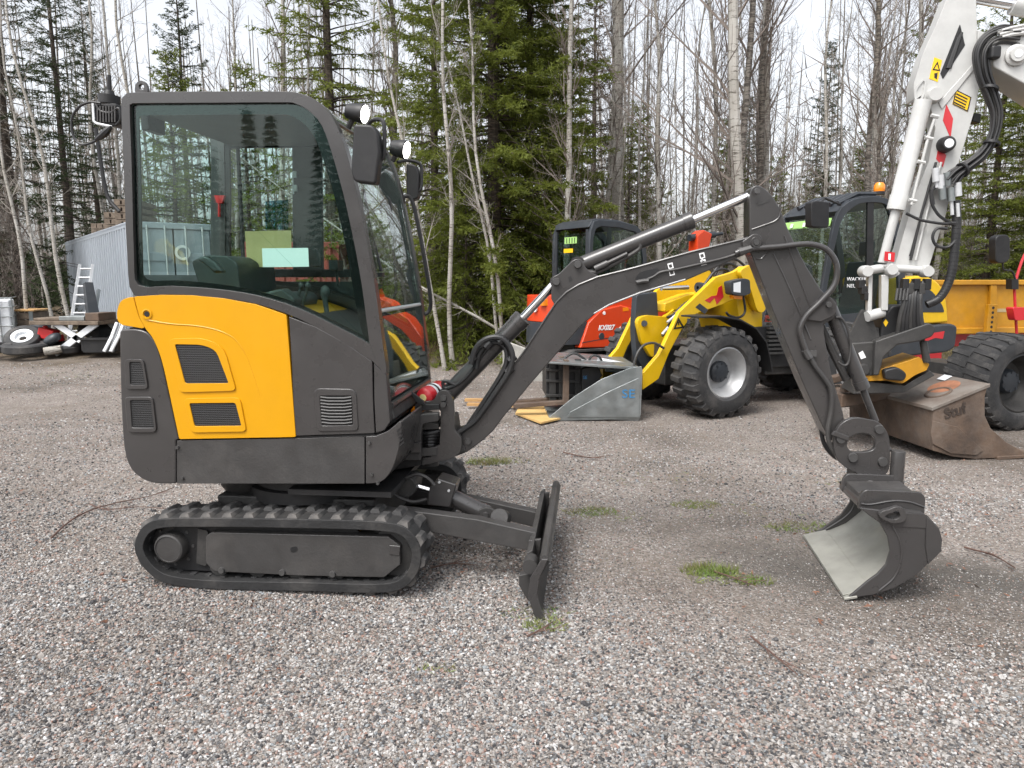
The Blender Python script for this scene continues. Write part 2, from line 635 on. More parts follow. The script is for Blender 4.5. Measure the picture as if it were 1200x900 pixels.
def grid(xs, ys):
    X, Y = np.meshgrid(xs, ys)
    V = np.stack([X.ravel(), Y.ravel(), gz(X, Y).ravel()], 1)
    nx, ny = len(xs), len(ys)
    i = np.arange(nx - 1)[None, :] + nx * np.arange(ny - 1)[:, None]
    Q = np.stack([i, i + 1, i + 1 + nx, i + nx], -1).reshape(-1, 4)
    return V, Q
xs = np.concatenate([np.linspace(-400, -30, 12), np.linspace(-27, 27, 181), np.linspace(30, 400, 12)])
ys = np.concatenate([np.linspace(-400, -12, 12), np.linspace(-8, 1, 10), np.linspace(1.3, 22, 120), np.linspace(24, 60, 14), np.linspace(80, 600, 10)])
V, Q = grid(xs, ys)
gme = bpy.data.meshes.new('ground')
gme.from_pydata(V.tolist(), [], Q.tolist())
gme.polygons.foreach_set('use_smooth', [True] * len(gme.polygons))
gme.materials.append(ground_mat())
ground = bpy.data.objects.new('ground', gme)
COL.objects.link(ground)
kind(ground, 'structure')

# loose crushed stone: a cloud of points, a stone on each
def stone_mat():
    m = bpy.data.materials.new('loose_stone')
    m.use_nodes = True
    nt = m.node_tree
    b = nt.nodes['Principled BSDF']
    b.inputs['Roughness'].default_value = .85
    b.inputs['Specular IOR Level'].default_value = .25
    oi = nt.nodes.new('ShaderNodeAttribute')
    oi.attribute_type = 'INSTANCER'
    oi.attribute_name = 'tone'
    r = nt.nodes.new('ShaderNodeValToRGB')
    r.color_ramp.interpolation = 'CONSTANT'
    els = [(0, (.055, .054, .056)), (.13, (.105, .103, .104)), (.27, (.18, .171, .163)), (.43, (.26, .241, .224)), (.58, (.335, .318, .303)),
           (.66, (.285, .213, .186)), (.73, (.22, .234, .243)), (.80, (.365, .35, .335)), (.92, (.235, .15, .122)), (.955, (.46, .455, .45))]
    while len(r.color_ramp.elements) < len(els):
        r.color_ramp.elements.new(.5)
    for e, (p, c) in zip(r.color_ramp.elements, els):
        e.position = p
        e.color = (*c, 1)
    nt.links.new(oi.outputs['Fac'], r.inputs[0])
    tc = nt.nodes.new('ShaderNodeTexCoord')
    n = nt.nodes.new('ShaderNodeTexNoise')
    n.inputs['Scale'].default_value = 2.2
    n.inputs['Detail'].default_value = 4
    nt.links.new(tc.outputs['Object'], n.inputs['Vector'])
    mx = nt.nodes.new('ShaderNodeMix')
    mx.data_type = 'RGBA'
    mx.blend_type = 'OVERLAY'
    mx.inputs[0].default_value = .5
    nt.links.new(r.outputs[0], mx.inputs[6])
    nt.links.new(n.outputs[0], mx.inputs[7])
    nt.links.new(mx.outputs[2], b.inputs['Base Color'])
    return m

def make_gravel():
    rng = np.random.default_rng(3)
    P, R = [], []
    def strip(y0, y1, dens, rlo, rhi):
        half = lambda y: .74 * y + .5
        n = int(dens * (y1 - y0) * 2 * half((y0 + y1) / 2))
        y = rng.uniform(y0, y1, n)
        x = rng.uniform(-1, 1, n) * half(y)
        # thinner cover where the ground is trodden and sandy
        cover = np.clip(.95 + .5 * hsh(x * .9 + 3, y * .9) - .55 * np.clip((np.abs(x * .42 + y - 4.42) < .45) & (x > .9), 0, 1) - .62 * np.clip((x + .1) / 1.3, 0, 1) * np.clip((y - 2.5) / .8, 0, 1), .10, 1)
        keep = rng.random(n) < .25 + .75 * cover
        x, y, cover = x[keep], y[keep], cover[keep]
        r = rlo + (rhi - rlo) * rng.random(len(x)) ** 2.2
        r = r * (.50 + .50 * np.clip(cover * 1.3, 0, 1))
        P.append(np.stack([x, y, gz(x, y) - r * .1 + r * rng.uniform(0, .6, len(x))], 1))
        R.append(r)
    strip(1.6, 2.6, 18000, .0030, .0078)
    strip(2.6, 3.6, 12500, .0031, .0080)
    strip(3.6, 5.0, 5200, .0034, .0082)
    strip(5.0, 7.5, 1500, .004, .009)
    strip(7.5, 12.5, 300, .005, .012)
    strip(1.6, 6, 12, .010, .017)
    P = np.concatenate(P)
    R = np.concatenate(R)
    n = len(P)
    me = bpy.data.meshes.new('loose_gravel')
    me.vertices.add(n)
    me.vertices.foreach_set('co', P.ravel().astype(np.float32))
    for nm, ty, val in (('rad', 'FLOAT', R), ('tone', 'FLOAT', np.clip(rng.random(n) + .05 * hsh(P[:, 0] * 2, P[:, 1] * 2), 0, .999)), ('pick', 'INT', rng.integers(0, 5, n))):
        a = me.attributes.new(nm, ty, 'POINT')
        a.data.foreach_set('value', np.ascontiguousarray(val, dtype=np.int32 if ty == 'INT' else np.float32))
    rot = np.stack([rng.uniform(-.5, .5, n), rng.uniform(-.5, .5, n), rng.uniform(0, 6.28, n)], 1)
    a = me.attributes.new('rot', 'FLOAT_VECTOR', 'POINT')
    a.data.foreach_set('vector', rot.ravel().astype(np.float32))
    o = bpy.data.objects.new('loose_gravel', me)
    COL.objects.link(o)
    kind(o, 'stuff')
    sm = stone_mat()
    me.materials.append(sm)
    ng = bpy.data.node_groups.new('gravel', 'GeometryNodeTree')
    ng.interface.new_socket('Geometry', in_out='INPUT', socket_type='NodeSocketGeometry')
    ng.interface.new_socket('Geometry', in_out='OUTPUT', socket_type='NodeSocketGeometry')
    N, L = ng.nodes.new, ng.links.new
    gi, go = N('NodeGroupInput'), N('NodeGroupOutput')
    g2i = N('GeometryNodeGeometryToInstance')
    for k in range(5):
        ic = N('GeometryNodeMeshIcoSphere')
        ic.inputs['Radius'].default_value = 1
        ic.inputs['Subdivisions'].default_value = 2
        sp = N('GeometryNodeSetPosition')
        no = N('ShaderNodeTexNoise')
        no.noise_dimensions = '4D'
        no.inputs['W'].default_value = k * 7.3
        no.inputs['Scale'].default_value = .85
        no.inputs['Detail'].default_value = 2
        pos = N('GeometryNodeInputPosition')
        L(pos.outputs[0], no.inputs['Vector'])
        sub = N('ShaderNodeVectorMath')
        sub.operation = 'SUBTRACT'
        sub.inputs[1].default_value = (.5, .5, .5)
        L(no.outputs['Color'], sub.inputs[0])
        sc = N('ShaderNodeVectorMath')
        sc.operation = 'SCALE'
        sc.inputs['Scale'].default_value = 2.3
        L(sub.outputs[0], sc.inputs[0])
        L(ic.outputs[0], sp.inputs['Geometry'])
        L(sc.outputs[0], sp.inputs['Offset'])
        tr = N('GeometryNodeTransform')
        tr.inputs['Scale'].default_value = ((1.0, .8, .62), (1.15, .75, .7), (.95, .9, .55), (1.25, .7, .6), (1.0, .85, .8))[k]
        L(sp.outputs[0], tr.inputs['Geometry'])
        stm = N('GeometryNodeSetMaterial')
        stm.inputs['Material'].default_value = sm
        L(tr.outputs[0], stm.inputs['Geometry'])
        L(stm.outputs[0], g2i.inputs[0])
    iop = N('GeometryNodeInstanceOnPoints')
    L(gi.outputs[0], iop.inputs['Points'])
    L(g2i.outputs[0], iop.inputs['Instance'])
    iop.inputs['Pick Instance'].default_value = True
    def attr(nm, dt):
        q = N('GeometryNodeInputNamedAttribute')
        q.data_type = dt
        q.inputs['Name'].default_value = nm
        return q.outputs[0]
    L(attr('pick', 'INT'), iop.inputs['Instance Index'])
    L(attr('rad', 'FLOAT'), iop.inputs['Scale'])
    er = N('FunctionNodeEulerToRotation')
    L(attr('rot', 'FLOAT_VECTOR'), er.inputs[0])
    L(er.outputs[0], iop.inputs['Rotation'])
    L(iop.outputs[0], go.inputs[0])
    md = o.modifiers.new('stones', 'NODES')
    md.node_group = ng
    return o
make_gravel()

def tri_mesh(name, T, mats, idx=None, smooth=False):
    """T: (n,3,3) float array of loose triangles"""
    n = len(T)
    me = bpy.data.meshes.new(name)
    me.vertices.add(3 * n)
    me.vertices.foreach_set('co', np.ascontiguousarray(T, dtype=np.float32).ravel())
    me.loops.add(3 * n)
    me.loops.foreach_set('vertex_index', np.arange(3 * n, dtype=np.int32))
    me.polygons.add(n)
    me.polygons.foreach_set('loop_start', np.arange(0, 3 * n, 3, dtype=np.int32))
    me.polygons.foreach_set('loop_total', np.full(n, 3, dtype=np.int32))
    for q in mats:
        me.materials.append(q)
    if idx is not None:
        me.polygons.foreach_set('material_index', np.asarray(idx, dtype=np.int32))
    me.update(calc_edges=True)
    return me

def blades(base, tip, width, rng):
    """thin pointed triangles from base to tip"""
    d = tip - base
    s = np.cross(d, rng.normal(size=d.shape))
    s /= np.linalg.norm(s, axis=1, keepdims=True) + 1e-9
    w = np.asarray(width).reshape(-1, 1) * .5
    return np.stack([base - s * w, base + s * w, tip], 1)
# ---------------------------------------------------------------- the wood
def bark_mat(name, light, dark, amount, grey):
    m = bpy.data.materials.new(name)
    m.use_nodes = True
    nt = m.node_tree
    L = nt.links.new
    b = nt.nodes['Principled BSDF']
    b.inputs['Roughness'].default_value = .8
    tc = nt.nodes.new('ShaderNodeTexCoord')
    mp = nt.nodes.new('ShaderNodeMapping')
    mp.inputs['Scale'].default_value = (5, 5, 22)
    L(tc.outputs['Object'], mp.inputs[0])
    n = nt.nodes.new('ShaderNodeTexNoise')
    n.inputs['Scale'].default_value = 1.4
    n.inputs['Detail'].default_value = 5
    n.inputs['Roughness'].default_value = .7
    L(mp.outputs[0], n.inputs[0])
    r = nt.nodes.new('ShaderNodeValToRGB')
    r.color_ramp.elements[0].position = amount
    r.color_ramp.elements[0].color = (*dark, 1)
    r.color_ramp.elements[1].position = amount + .07
    r.color_ramp.elements[1].color = (*light, 1)
    L(n.outputs[0], r.inputs[0])
    n2 = nt.nodes.new('ShaderNodeTexNoise')
    n2.inputs['Scale'].default_value = 1.3
    n2.inputs['Detail'].default_value = 4
    L(tc.outputs['Object'], n2.inputs[0])
    r2 = nt.nodes.new('ShaderNodeValToRGB')
    r2.color_ramp.elements[0].position = .35
    r2.color_ramp.elements[0].color = (*grey, 1)
    r2.color_ramp.elements[1].position = .65
    r2.color_ramp.elements[1].color = (1, 1, 1, 1)
    L(n2.outputs[0], r2.inputs[0])
    mx = nt.nodes.new('ShaderNodeMix')
    mx.data_type = 'RGBA'
    mx.blend_type = 'MULTIPLY'
    mx.inputs[0].default_value = 1
    L(r.outputs[0], mx.inputs[6])
    L(r2.outputs[0], mx.inputs[7])
    L(mx.outputs[2], b.inputs['Base Color'])
    bp = nt.nodes.new('ShaderNodeBump')
    bp.inputs['Strength'].default_value = .4
    bp.inputs['Distance'].default_value = .01
    L(n.outputs[0], bp.inputs['Height'])
    L(bp.outputs[0], b.inputs['Normal'])
    return m
M['birchbark'] = bark_mat('birch_bark', (.43, .415, .385), (.13, .115, .10), .39, (.60, .57, .52))
M['alderbark'] = bark_mat('grey_brown_bark', (.23, .21, .185), (.07, .06, .052), .47, (.7, .66, .6))
M['sprucebark'] = bark_mat('spruce_bark', (.115, .088, .066), (.045, .034, .026), .5, (.7, .68, .64))
M['twig'] = mat('bare_twigs', (.175, .145, .125), .85, noise=.3, nscale=.8)
M['twigpale'] = mat('pale_bare_twigs', (.27, .245, .215), .85, noise=.3, nscale=.8)

def needle_mat(name, a, c, d):
    m = bpy.data.materials.new(name)
    m.use_nodes = True
    nt = m.node_tree
    L = nt.links.new
    b = nt.nodes['Principled BSDF']
    b.inputs['Roughness'].default_value = .6
    b.inputs['Specular IOR Level'].default_value = .3
    b.inputs['Subsurface Weight'].default_value = 0
    tc = nt.nodes.new('ShaderNodeTexCoord')
    n = nt.nodes.new('ShaderNodeTexNoise')
    n.inputs['Scale'].default_value = 2.4
    n.inputs['Detail'].default_value = 6
    n.inputs['Roughness'].default_value = .75
    L(tc.outputs['Object'], n.inputs[0])
    r = nt.nodes.new('ShaderNodeValToRGB')
    r.color_ramp.elements.new(.5)
    for e, (p, q) in zip(r.color_ramp.elements, ((.34, a), (.5, c), (.68, d))):
        e.position = p
        e.color = (*q, 1)
    L(n.outputs[0], r.inputs[0])
    L(r.outputs[0], b.inputs['Base Color'])
    tr = nt.nodes.new('ShaderNodeBsdfTranslucent')
    L(r.outputs[0], tr.inputs[0])
    mx = nt.nodes.new('ShaderNodeMixShader')
    mx.inputs[0].default_value = .5
    L(b.outputs[0], mx.inputs[1])
    L(tr.outputs[0], mx.inputs[2])
    L(mx.outputs[0], nt.nodes['Material Output'].inputs[0])
    return m
M['needles'] = needle_mat('spruce_needles', (.095, .120, .022), (.15, .18, .03), (.19, .22, .042))
M['needlesdark'] = needle_mat('dark_spruce_needles', (.028, .042, .020), (.050, .070, .030), (.080, .100, .042))
M['needlesbrown'] = needle_mat('browned_spruce_needles', (.055, .042, .026), (.085, .064, .042), (.075, .075, .034))

def seg_tris(A, B, ra, rb, n=3):
    A, B = np.asarray(A, float), np.asarray(B, float)
    ra, rb = np.asarray(ra).reshape(-1, 1), np.asarray(rb).reshape(-1, 1)
    d = B - A
    d = d / (np.linalg.norm(d, axis=1, keepdims=True) + 1e-9)
    h = np.where(np.abs(d[:, 2:3]) < .9, np.array([[0, 0, 1.]]), np.array([[1., 0, 0]]))
    x = np.cross(d, h)
    x /= np.linalg.norm(x, axis=1, keepdims=True)
    y = np.cross(d, x)
    out = []
    c = [x * math.cos(2 * math.pi * k / n) + y * math.sin(2 * math.pi * k / n) for k in range(n)]
    for k in range(n):
        j = (k + 1) % n
        a0, a1, b0, b1 = A + c[k] * ra, A + c[j] * ra, B + c[k] * rb, B + c[j] * rb
        out += [np.stack([a0, a1, b1], 1), np.stack([a0, b1, b0], 1)]
    return np.concatenate(out)

def trunk_path(rng, H, lean, wob, n=18):
    t = np.linspace(0, 1, n)
    ph = rng.uniform(0, 6.28, 4)
    x = lean * t * H + wob * (np.sin(t * 7 + ph[0]) - np.sin(ph[0])) * t ** .7 + .4 * wob * (np.sin(t * 17 + ph[2]) - np.sin(ph[2]))
    y = wob * (np.sin(t * 6 + ph[1]) - np.sin(ph[1])) * t ** .7
    return np.stack([x, y, t * H - .15], 1)

def trunk_mesh(name, path, r0, m, n=9, pw=.8, rt=.006):
    b = MB()
    N = len(path)
    rr = [max(rt, r0 * (1 - i / (N - 1)) ** pw) * (1.25 if i == 0 else 1) for i in range(N)]
    b.tube([Vector(p) for p in path], rr, n)
    o = b.build(name, m)
    me = o.data
    bpy.data.objects.remove(o)
    return me, rr

def bare_tree(seed, H, r0, lean=0., wob=.12, nb=46, h0=.18, up=(.7, 1.25), blen=.24, bark='birchbark', twigm='twig', sub=7, droop=0., name='trunk'):
    rng = np.random.default_rng(seed)
    path = trunk_path(rng, H, lean, wob)
    tm, rr = trunk_mesh('trunk', path, r0, M[bark])
    A, B, ra, rb = [], [], [], []
    zt = np.linspace(0, 1, len(path))
    def at(t):
        return np.array([np.interp(t, zt, path[:, k]) for k in range(3)])
    def grow(p, d, L, r, lev):
        n = 5 if lev == 0 else (3 if lev == 1 else 2)
        q = p
        for i in range(n):
            d = d + rng.normal(0, .13 + .05 * lev, 3) + np.array([0, 0, .06 - droop * (i / n)])
            d /= np.linalg.norm(d)
            q2 = q + d * L / n
            r1, r2 = r * (1 - i / n * .8), r * (1 - (i + 1) / n * .8)
            A.append(q); B.append(q2); ra.append(max(r1, .0022)); rb.append(max(r2, .0018))
            if lev < 2:
                k = sub if lev == 0 else 3
                for _ in range(rng.integers(k // n, k // n + 2)):
                    dd = d + rng.normal(0, .55, 3) + np.array([0, 0, .12])
                    dd /= np.linalg.norm(dd)
                    grow(q + (q2 - q) * rng.random(), dd, L * rng.uniform(.28, .55), r2 * .6, lev + 1)
            q = q2
    for i in range(nb):
        t = h0 + (.985 - h0) * (i + rng.random()) / nb
        a = rng.uniform(0, 6.28)
        e = rng.uniform(*up)
        d = np.array([math.cos(a) * math.cos(e), math.sin(a) * math.cos(e), math.sin(e)])
        rloc = np.interp(t, zt, rr)
        L = H * blen * (1.05 - t) ** .6 * rng.uniform(.45, 1.1)
        if rng.random() < .25 and t < .4:
            L *= .5
        grow(at(t), d, L, min(.42 * rloc, .018), 0)
    T = seg_tris(A, B, ra, rb)
    return tm, tri_mesh('crown', T, [M[twigm]])

def spruce(seed, H, r0, W=1.8, nm='needles', dead=.12, dens=1.0, lowbare=.03, ragged=.35):
    rng = np.random.default_rng(seed)
    path = trunk_path(rng, H, 0, .03)
    tm, rr = trunk_mesh('trunk', path, r0, M['sprucebark'])
    T, SEG = [], []
    z = H * lowbare + .2
    while z < H - .15:
        t = z / H
        nbr = rng.integers(5, 8)
        a0 = rng.uniform(0, 6.28)
        for k in range(nbr):
            a = a0 + 6.28 * k / nbr + rng.normal(0, .2)
            L = (W * (1 - t) ** .72 + .12) * rng.uniform(1 - ragged, 1 + ragged * .6)
            if rng.random() < .10:
                continue
            el = .15 + .55 * t - .45 * (1 - t) + rng.normal(0, .12)
            nseg = 7
            q = np.array([np.interp(t, np.linspace(0, 1, len(path)), path[:, 0]), np.interp(t, np.linspace(0, 1, len(path)), path[:, 1]), z + rng.normal(0, .06)])
            pts = [q]
            for s in range(nseg):
                f = s / nseg
                e = el - .5 * math.sin(f * 2.4) * (1 - t) + .55 * f * f
                d = np.array([math.cos(a) * math.cos(e), math.sin(a) * math.cos(e), math.sin(e)])
                q = q + d * L / nseg
                pts.append(q)
            P = np.array(pts)
            for s in range(nseg):
                SEG.append((P[s], P[s + 1], .016 * (1 - s / nseg) * (.4 + L / 2) + .003, .016 * (1 - (s + 1) / nseg) * (.4 + L / 2) + .002))
            if rng.random() < dead * (1 - t):
                continue
            m = int(max(8, 26 * L * dens))
            f = rng.uniform(.10, 1.0, m) ** .85
            base = np.stack([np.interp(f, np.linspace(0, 1, nseg + 1), P[:, c]) for c in range(3)], 1)
            side = np.where(rng.random(m) < .5, 1, -1)
            fan = side * rng.uniform(.35, 1.1, m)
            aa = a + fan
            tl = (.13 + .34 * L * .5 * (1.1 - f)) * rng.uniform(.6, 1.15, m)
            dz = rng.normal(-.35, .28, m) * (1.2 - t)
            dv = np.stack([np.cos(aa), np.sin(aa), dz], 1)
            dv /= np.linalg.norm(dv, axis=1, keepdims=True)
            tip = base + dv * tl[:, None]
            # needle sprays along each twiglet
            K = 6
            for j in range(K):
                g = (j + .5) / K
                o = base + (tip - base) * g
                w = dv * rng.uniform(.5, 1.0, (m, 1)) + rng.normal(0, .5, (m, 3))
                w /= np.linalg.norm(w, axis=1, keepdims=True)
                ln = rng.uniform(.05, .105, (m, 1)) * (1.2 - .4 * g)
                T.append(blades(o, o + w * ln, rng.uniform(.018, .034, m), rng))
        z += rng.uniform(.16, .27) / max(.5, dens)
    SA = [np.array([s[i] for s in SEG]) for i in range(4)]
    TW = seg_tris(*SA)
    TN = np.concatenate(T)
    me = tri_mesh('crown', np.concatenate([TN, TW]), [M[nm], M['sprucebark']], np.concatenate([np.zeros(len(TN)), np.ones(len(TW))]))
    return tm, me

def plant_tree(name, meshes, x, y, rz, sc, label, group=None, lean=(0, 0), cat='tree'):
    t = thing(name, label, cat, (x, y, float(gz(x, y)) - .03), group)
    t.rotation_euler = (lean[1], lean[0], rz)
    t.rotation_mode = 'ZXY'
    t.scale = (sc, sc, sc)
    for nm, me in zip(('trunk', 'crown'), meshes):
        o = bpy.data.objects.new(nm, me)
        COL.objects.link(o)
        o.parent = t
    return t

BIRCH = [bare_tree(10 + k, (13, 14, 12, 15, 13.5, 12.5)[k], (.085, .075, .07, .1, .08, .06)[k], nb=(40, 46, 34, 48, 40, 36)[k], wob=(.10, .16, .2, .08, .14, .22)[k],
                   h0=(.12, .1, .16, .22, .14, .08)[k], blen=(.17, .2, .16, .2, .18, .19)[k], sub=6) for k in range(6)]
GREY = [bare_tree(40 + k, (12, 13, 11)[k], (.085, .07, .06)[k], nb=(46, 42, 40)[k], wob=.2, h0=.1, blen=.2, bark='alderbark', sub=7) for k in range(3)]
POLE = [bare_tree(60 + k, 11.5, .045, nb=22, wob=.16, h0=.2, blen=.11, sub=5, twigm='twigpale') for k in range(3)]
SHRUB = [bare_tree(80 + k, 3.4, .018, nb=26, wob=.25, h0=.06, blen=.42, bark='alderbark', sub=6, up=(.5, 1.3), twigm=('twig', 'twigpale', 'twig')[k]) for k in range(3)]
SPR_BIG = spruce(101, 14.5, .15, W=2.45, dens=1.45, dead=.0, lowbare=.0, ragged=.3)
SPR = [spruce(102, 12, .13, W=1.9, nm='needles', dens=.9), spruce(103, 13, .14, W=1.75, nm='needlesdark', dens=.85, dead=.3, ragged=.5)]
SPR_S = spruce(104, 6, .07, W=1.15, nm='needles', dens=.95, dead=.1)
SPR_BR = spruce(105, 11, .12, W=1.4, nm='needlesbrown', dens=.75, dead=.35, ragged=.5)

def wx(px, d):
    return (px - 600) / F * (d * math.cos(TH) + 0) / 1.0 * 1.0 / math.cos(TH)
def lean_of(pt, pb):
    return math.atan((pt - pb - ((pt + pb) / 2 - 600) * .07) / 400)
# birches and grey trunks one can follow by eye: (px at top, px at bottom, width px, depth, kind, label)
NAMED = [
 (665, 668, 9, 12.6, 'B', 'straight white birch rising just left of the orange excavator cab top'),
 (871, 873, 16, 14.0, 'B', 'thickest pale birch trunk, right behind the bent end of the dark boom'),
 (25, 86, 5, 14.2, 'P', 'white birch leaning left beside the far end of the grey container'),
 (2, 62, 4.2, 14.6, 'P', 'slim leaning birch behind the white caged tank, next to a thicker twin'),
 (-22, 34, 4.5, 15.0, 'P', 'leaning birch at the extreme left edge of the wood'),
 (76, 130, 5, 22.8, 'P', 'thin birch leaning left above the ladder and container'),
 (508, 531, 6, 12.2, 'P', 'slender white birch stem between cab handrail and big green spruce'),
 (556, 592, 5, 11.9, 'P', 'thin white stem in front of the big green spruce, leaning left'),
 (618, 634, 8, 16.0, 'B', 'pale birch half hidden by the right side of the big green spruce'),
 (727, 729, 15, 17.5, 'B', 'thick mottled birch trunk above the orange excavator cab'),
 (763, 767, 7, 15.0, 'B', 'white birch right of the thick mottled trunk, above the orange excavator'),
 (705, 709, 6, 16.0, 'B', 'thin pale birch left of the thick mottled trunk'),
 (453, 468, 10, 17.0, 'G', 'grey trunk standing above the cab work lights'),
 (828, 842, 7, 16.0, 'B', 'slim birch left of the dark trunk near the dipper arm top'),
 (868, 850, 10, 15.5, 'G', 'dark brown trunk leaning right beside the thickest pale birch'),
 (893, 887, 9, 16.5, 'G', 'grey trunk close on the right of the thickest pale birch'),
 (914, 905, 8, 17.5, 'B', 'birch pair stem right of the thickest birch, above the loader cab roof'),
 (1008, 1004, 8, 16.0, 'G', 'dark slim trunk rising above the loader cab beacon'),
 (1040, 1017, 9, 17.0, 'B', 'grey birch leaning right, left of the white digger arm'),
 (1072, 1064, 8, 16.5, 'B', 'birch trunk touching the left edge of the white digger arm'),
 (1094, 1090, 7, 18.0, 'B', 'mottled birch top seen just left of the white arm knee'),
 (273, 279, 6, 19.0, 'B', 'pale birch above the middle of the dark cab roof'),
 (320, 327, 8, 18.0, 'B', 'pale birch above the front end of the dark cab roof'),
 (160, 170, 5, 18.5, 'P', 'thin birch above the lifting eye of the dark cab'),
 (113, 142, 5, 23.5, 'P', 'thin birch right above the rear work lamp of the dark cab'),
]
for i, (pt, pb, wpx, d, kd, lab) in enumerate(NAMED):
    src = {'B': BIRCH, 'G': GREY, 'P': POLE}[kd]
    ms = src[i % len(src)]
    base_r = {'B': (.085, .075, .07, .1, .08, .06), 'G': (.085, .07, .06), 'P': (.045, .045, .045)}[kd][i % len(src)]
    r = wpx / 2 / F * d
    s = min(1.6, max(.62, .85 * r / (base_r * .85)))
    x = (pb - 600) / F * d
    plant_tree('birch_tree' if kd != 'G' else 'bare_tree', ms, x, d, random.uniform(0, 6.28), s, lab, None, (lean_of(pt, pb), random.uniform(-.02, .02)))
# leaning stem that crosses in front of the spruce, and two white saplings by the handrail
t = plant_tree('birch_tree', POLE[1], (650 - 600) / F * 12.3, 12.3, 1.0, .62, 'fallen thin birch slanting up left across the big green spruce', None, (-.98, .02))
plant_tree('birch_tree', POLE[2], (521 - 600) / F * 12.0, 12.0, 2.0, .8, 'white sapling leaning left next to the cab handrail', None, (lean_of(462, 521), 0))
plant_tree('birch_tree', POLE[0], (590 - 600) / F * 11.9, 12.1, 4.0, .66, 'thin grey sapling leaning left low in front of the big green spruce', None, (lean_of(515, 590), 0))
# spruces
SPRUCES = [
 (578, 13.9, SPR_BIG, 1.0, 'biggest bright green spruce, right of the dark cab and left of the orange excavator'),
 (618, 14.7, SPR_BIG, .78, 'second bright green spruce close on the right of the biggest one'),
 (548, 13.2, SPR_S, .62, 'small bushy spruce at the foot of the biggest green spruce'),
 (512, 15.6, SPR[0], .85, 'green spruce directly behind the cab handrail and far mirror'),
 (655, 16.6, SPR_S, 1.15, 'green spruce behind the right side of the biggest spruce'),
 (395, 17.0, SPR[0], 1.12, 'tall green spruce above the curved front corner of the dark cab'),
 (232, 22.0, SPR[1], .80, 'pointed dark spruce above the middle of the dark cab roof'),
 (28, 19.0, SPR[1], 1.02, 'tall dark spruce at the left edge, behind leaning birches'),
 (92, 21.5, SPR[1], .92, 'dark spruce above the grey container, second from the left edge'),
 (125, 24.0, SPR[1], .8, 'dark spruce just left of the cab rear work lamp'),
 (-35, 17.5, SPR_BR, 1.0, 'brownish spruce at the very left edge of the picture'),
 (745, 19.5, SPR_S, .98, 'small green spruce above the orange excavator cab'),
 (693, 23.0, SPR_BR, .95, 'brown tinged spruce high behind the straight white birch'),
 (955, 22.0, SPR[1], .62, 'narrow dark spruce above the loader cab'),
 (845, 19.0, SPR_S, .9, 'young green spruce behind the top of the dipper arm'),
 (1150, 14.2, SPR[0], .66, 'green spruce behind the white arm hoses, above the yellow tipper bed'),
 (1215, 13.6, SPR_BIG, .62, 'bright green spruce at the right edge behind the round black mirror'),
 (1085, 19.0, SPR[0], .85, 'green spruce seen on both sides of the white digger arm'),
 (300, 19.0, SPR_S, 1.1, 'green spruce seen through the dark cab window'),
 (215, 19.5, SPR_S, 1.2, 'young spruce seen through the rear part of the cab window'),
 (1005, 20.5, SPR_S, .9, 'small spruce hidden partly by the loader cab'),
 (900, 21.5, SPR_S, .8, 'young spruce between birches above the dipper arm'),
]
for px, d, ms, s, lab in SPRUCES:
    plant_tree('spruce_tree', ms, (px - 600) / F * d, d, random.uniform(0, 6.28), s, lab)
# the rest of the wood: trees nothing tells apart
rng = np.random.default_rng(5)
kx = []
n = 0
tries = 0
while n < 145 and tries < 3000:
    tries += 1
    d = 14.6 + 17 * rng.random() ** .8
    px = rng.uniform(-120, 1320)
    x = (px - 600) / F * d
    if -14 < x < -4.6 and d < 22.5:
        continue
    if any((x - a) ** 2 + (d - b) ** 2 < .30 for a, b in kx):
        continue
    kx.append((x, d))
    k = rng.random()
    if k < .32:
        ms, nm, lab, gr, s = BIRCH[rng.integers(6)], 'birch_tree', 'slim bare birch standing among many alike deep in the wood', 'bare birches in the wood', rng.uniform(.55, .9)
    elif k < .48:
        ms, nm, lab, gr, s = GREY[rng.integers(3)], 'bare_tree', 'grey brown leafless tree standing among many alike deep in the wood', 'bare grey trees in the wood', rng.uniform(.6, 1.0)
    else:
        ms, nm, lab, gr, s = POLE[rng.integers(3)], 'birch_tree', 'pole thin bare birch standing among many alike deep in the wood', 'pole thin birches in the wood', rng.uniform(.7, 1.0)
    plant_tree(nm, ms, x, d, rng.uniform(0, 6.28), s, lab, gr, (rng.normal(0, .035), rng.normal(0, .02)))
    n += 1
for i in range(24):
    d = rng.uniform(18.5, 28)
    px = rng.uniform(690, 1260) if i > 7 else rng.uniform(180, 480)
    plant_tree('spruce_tree', SPR_S if i % 3 else SPR[1], (px - 600) / F * d, d, rng.uniform(0, 6.28), rng.uniform(.55, 1.05) if i % 3 else rng.uniform(.4, .62), 'young spruce growing among the bare trunks deep in the wood', 'young spruces in the wood')
for i in range(30):
    px = 430 + (i * 53.0) % 840 if i > 6 else -60 + i * 16
    d = rng.uniform(16.5, 19) if px < 300 else rng.uniform(13.2, 15.5) if px < 560 else rng.uniform(13.8, 17)
    plant_tree('bush', SHRUB[i % 3], (px - 600) / F * d, d, rng.uniform(0, 6.28), rng.uniform(.6, 1.2), 'leafless brown thicket bush at the edge of the wood', 'leafless bushes along the wood edge', (rng.normal(0, .12), rng.normal(0, .12)), 'bush')
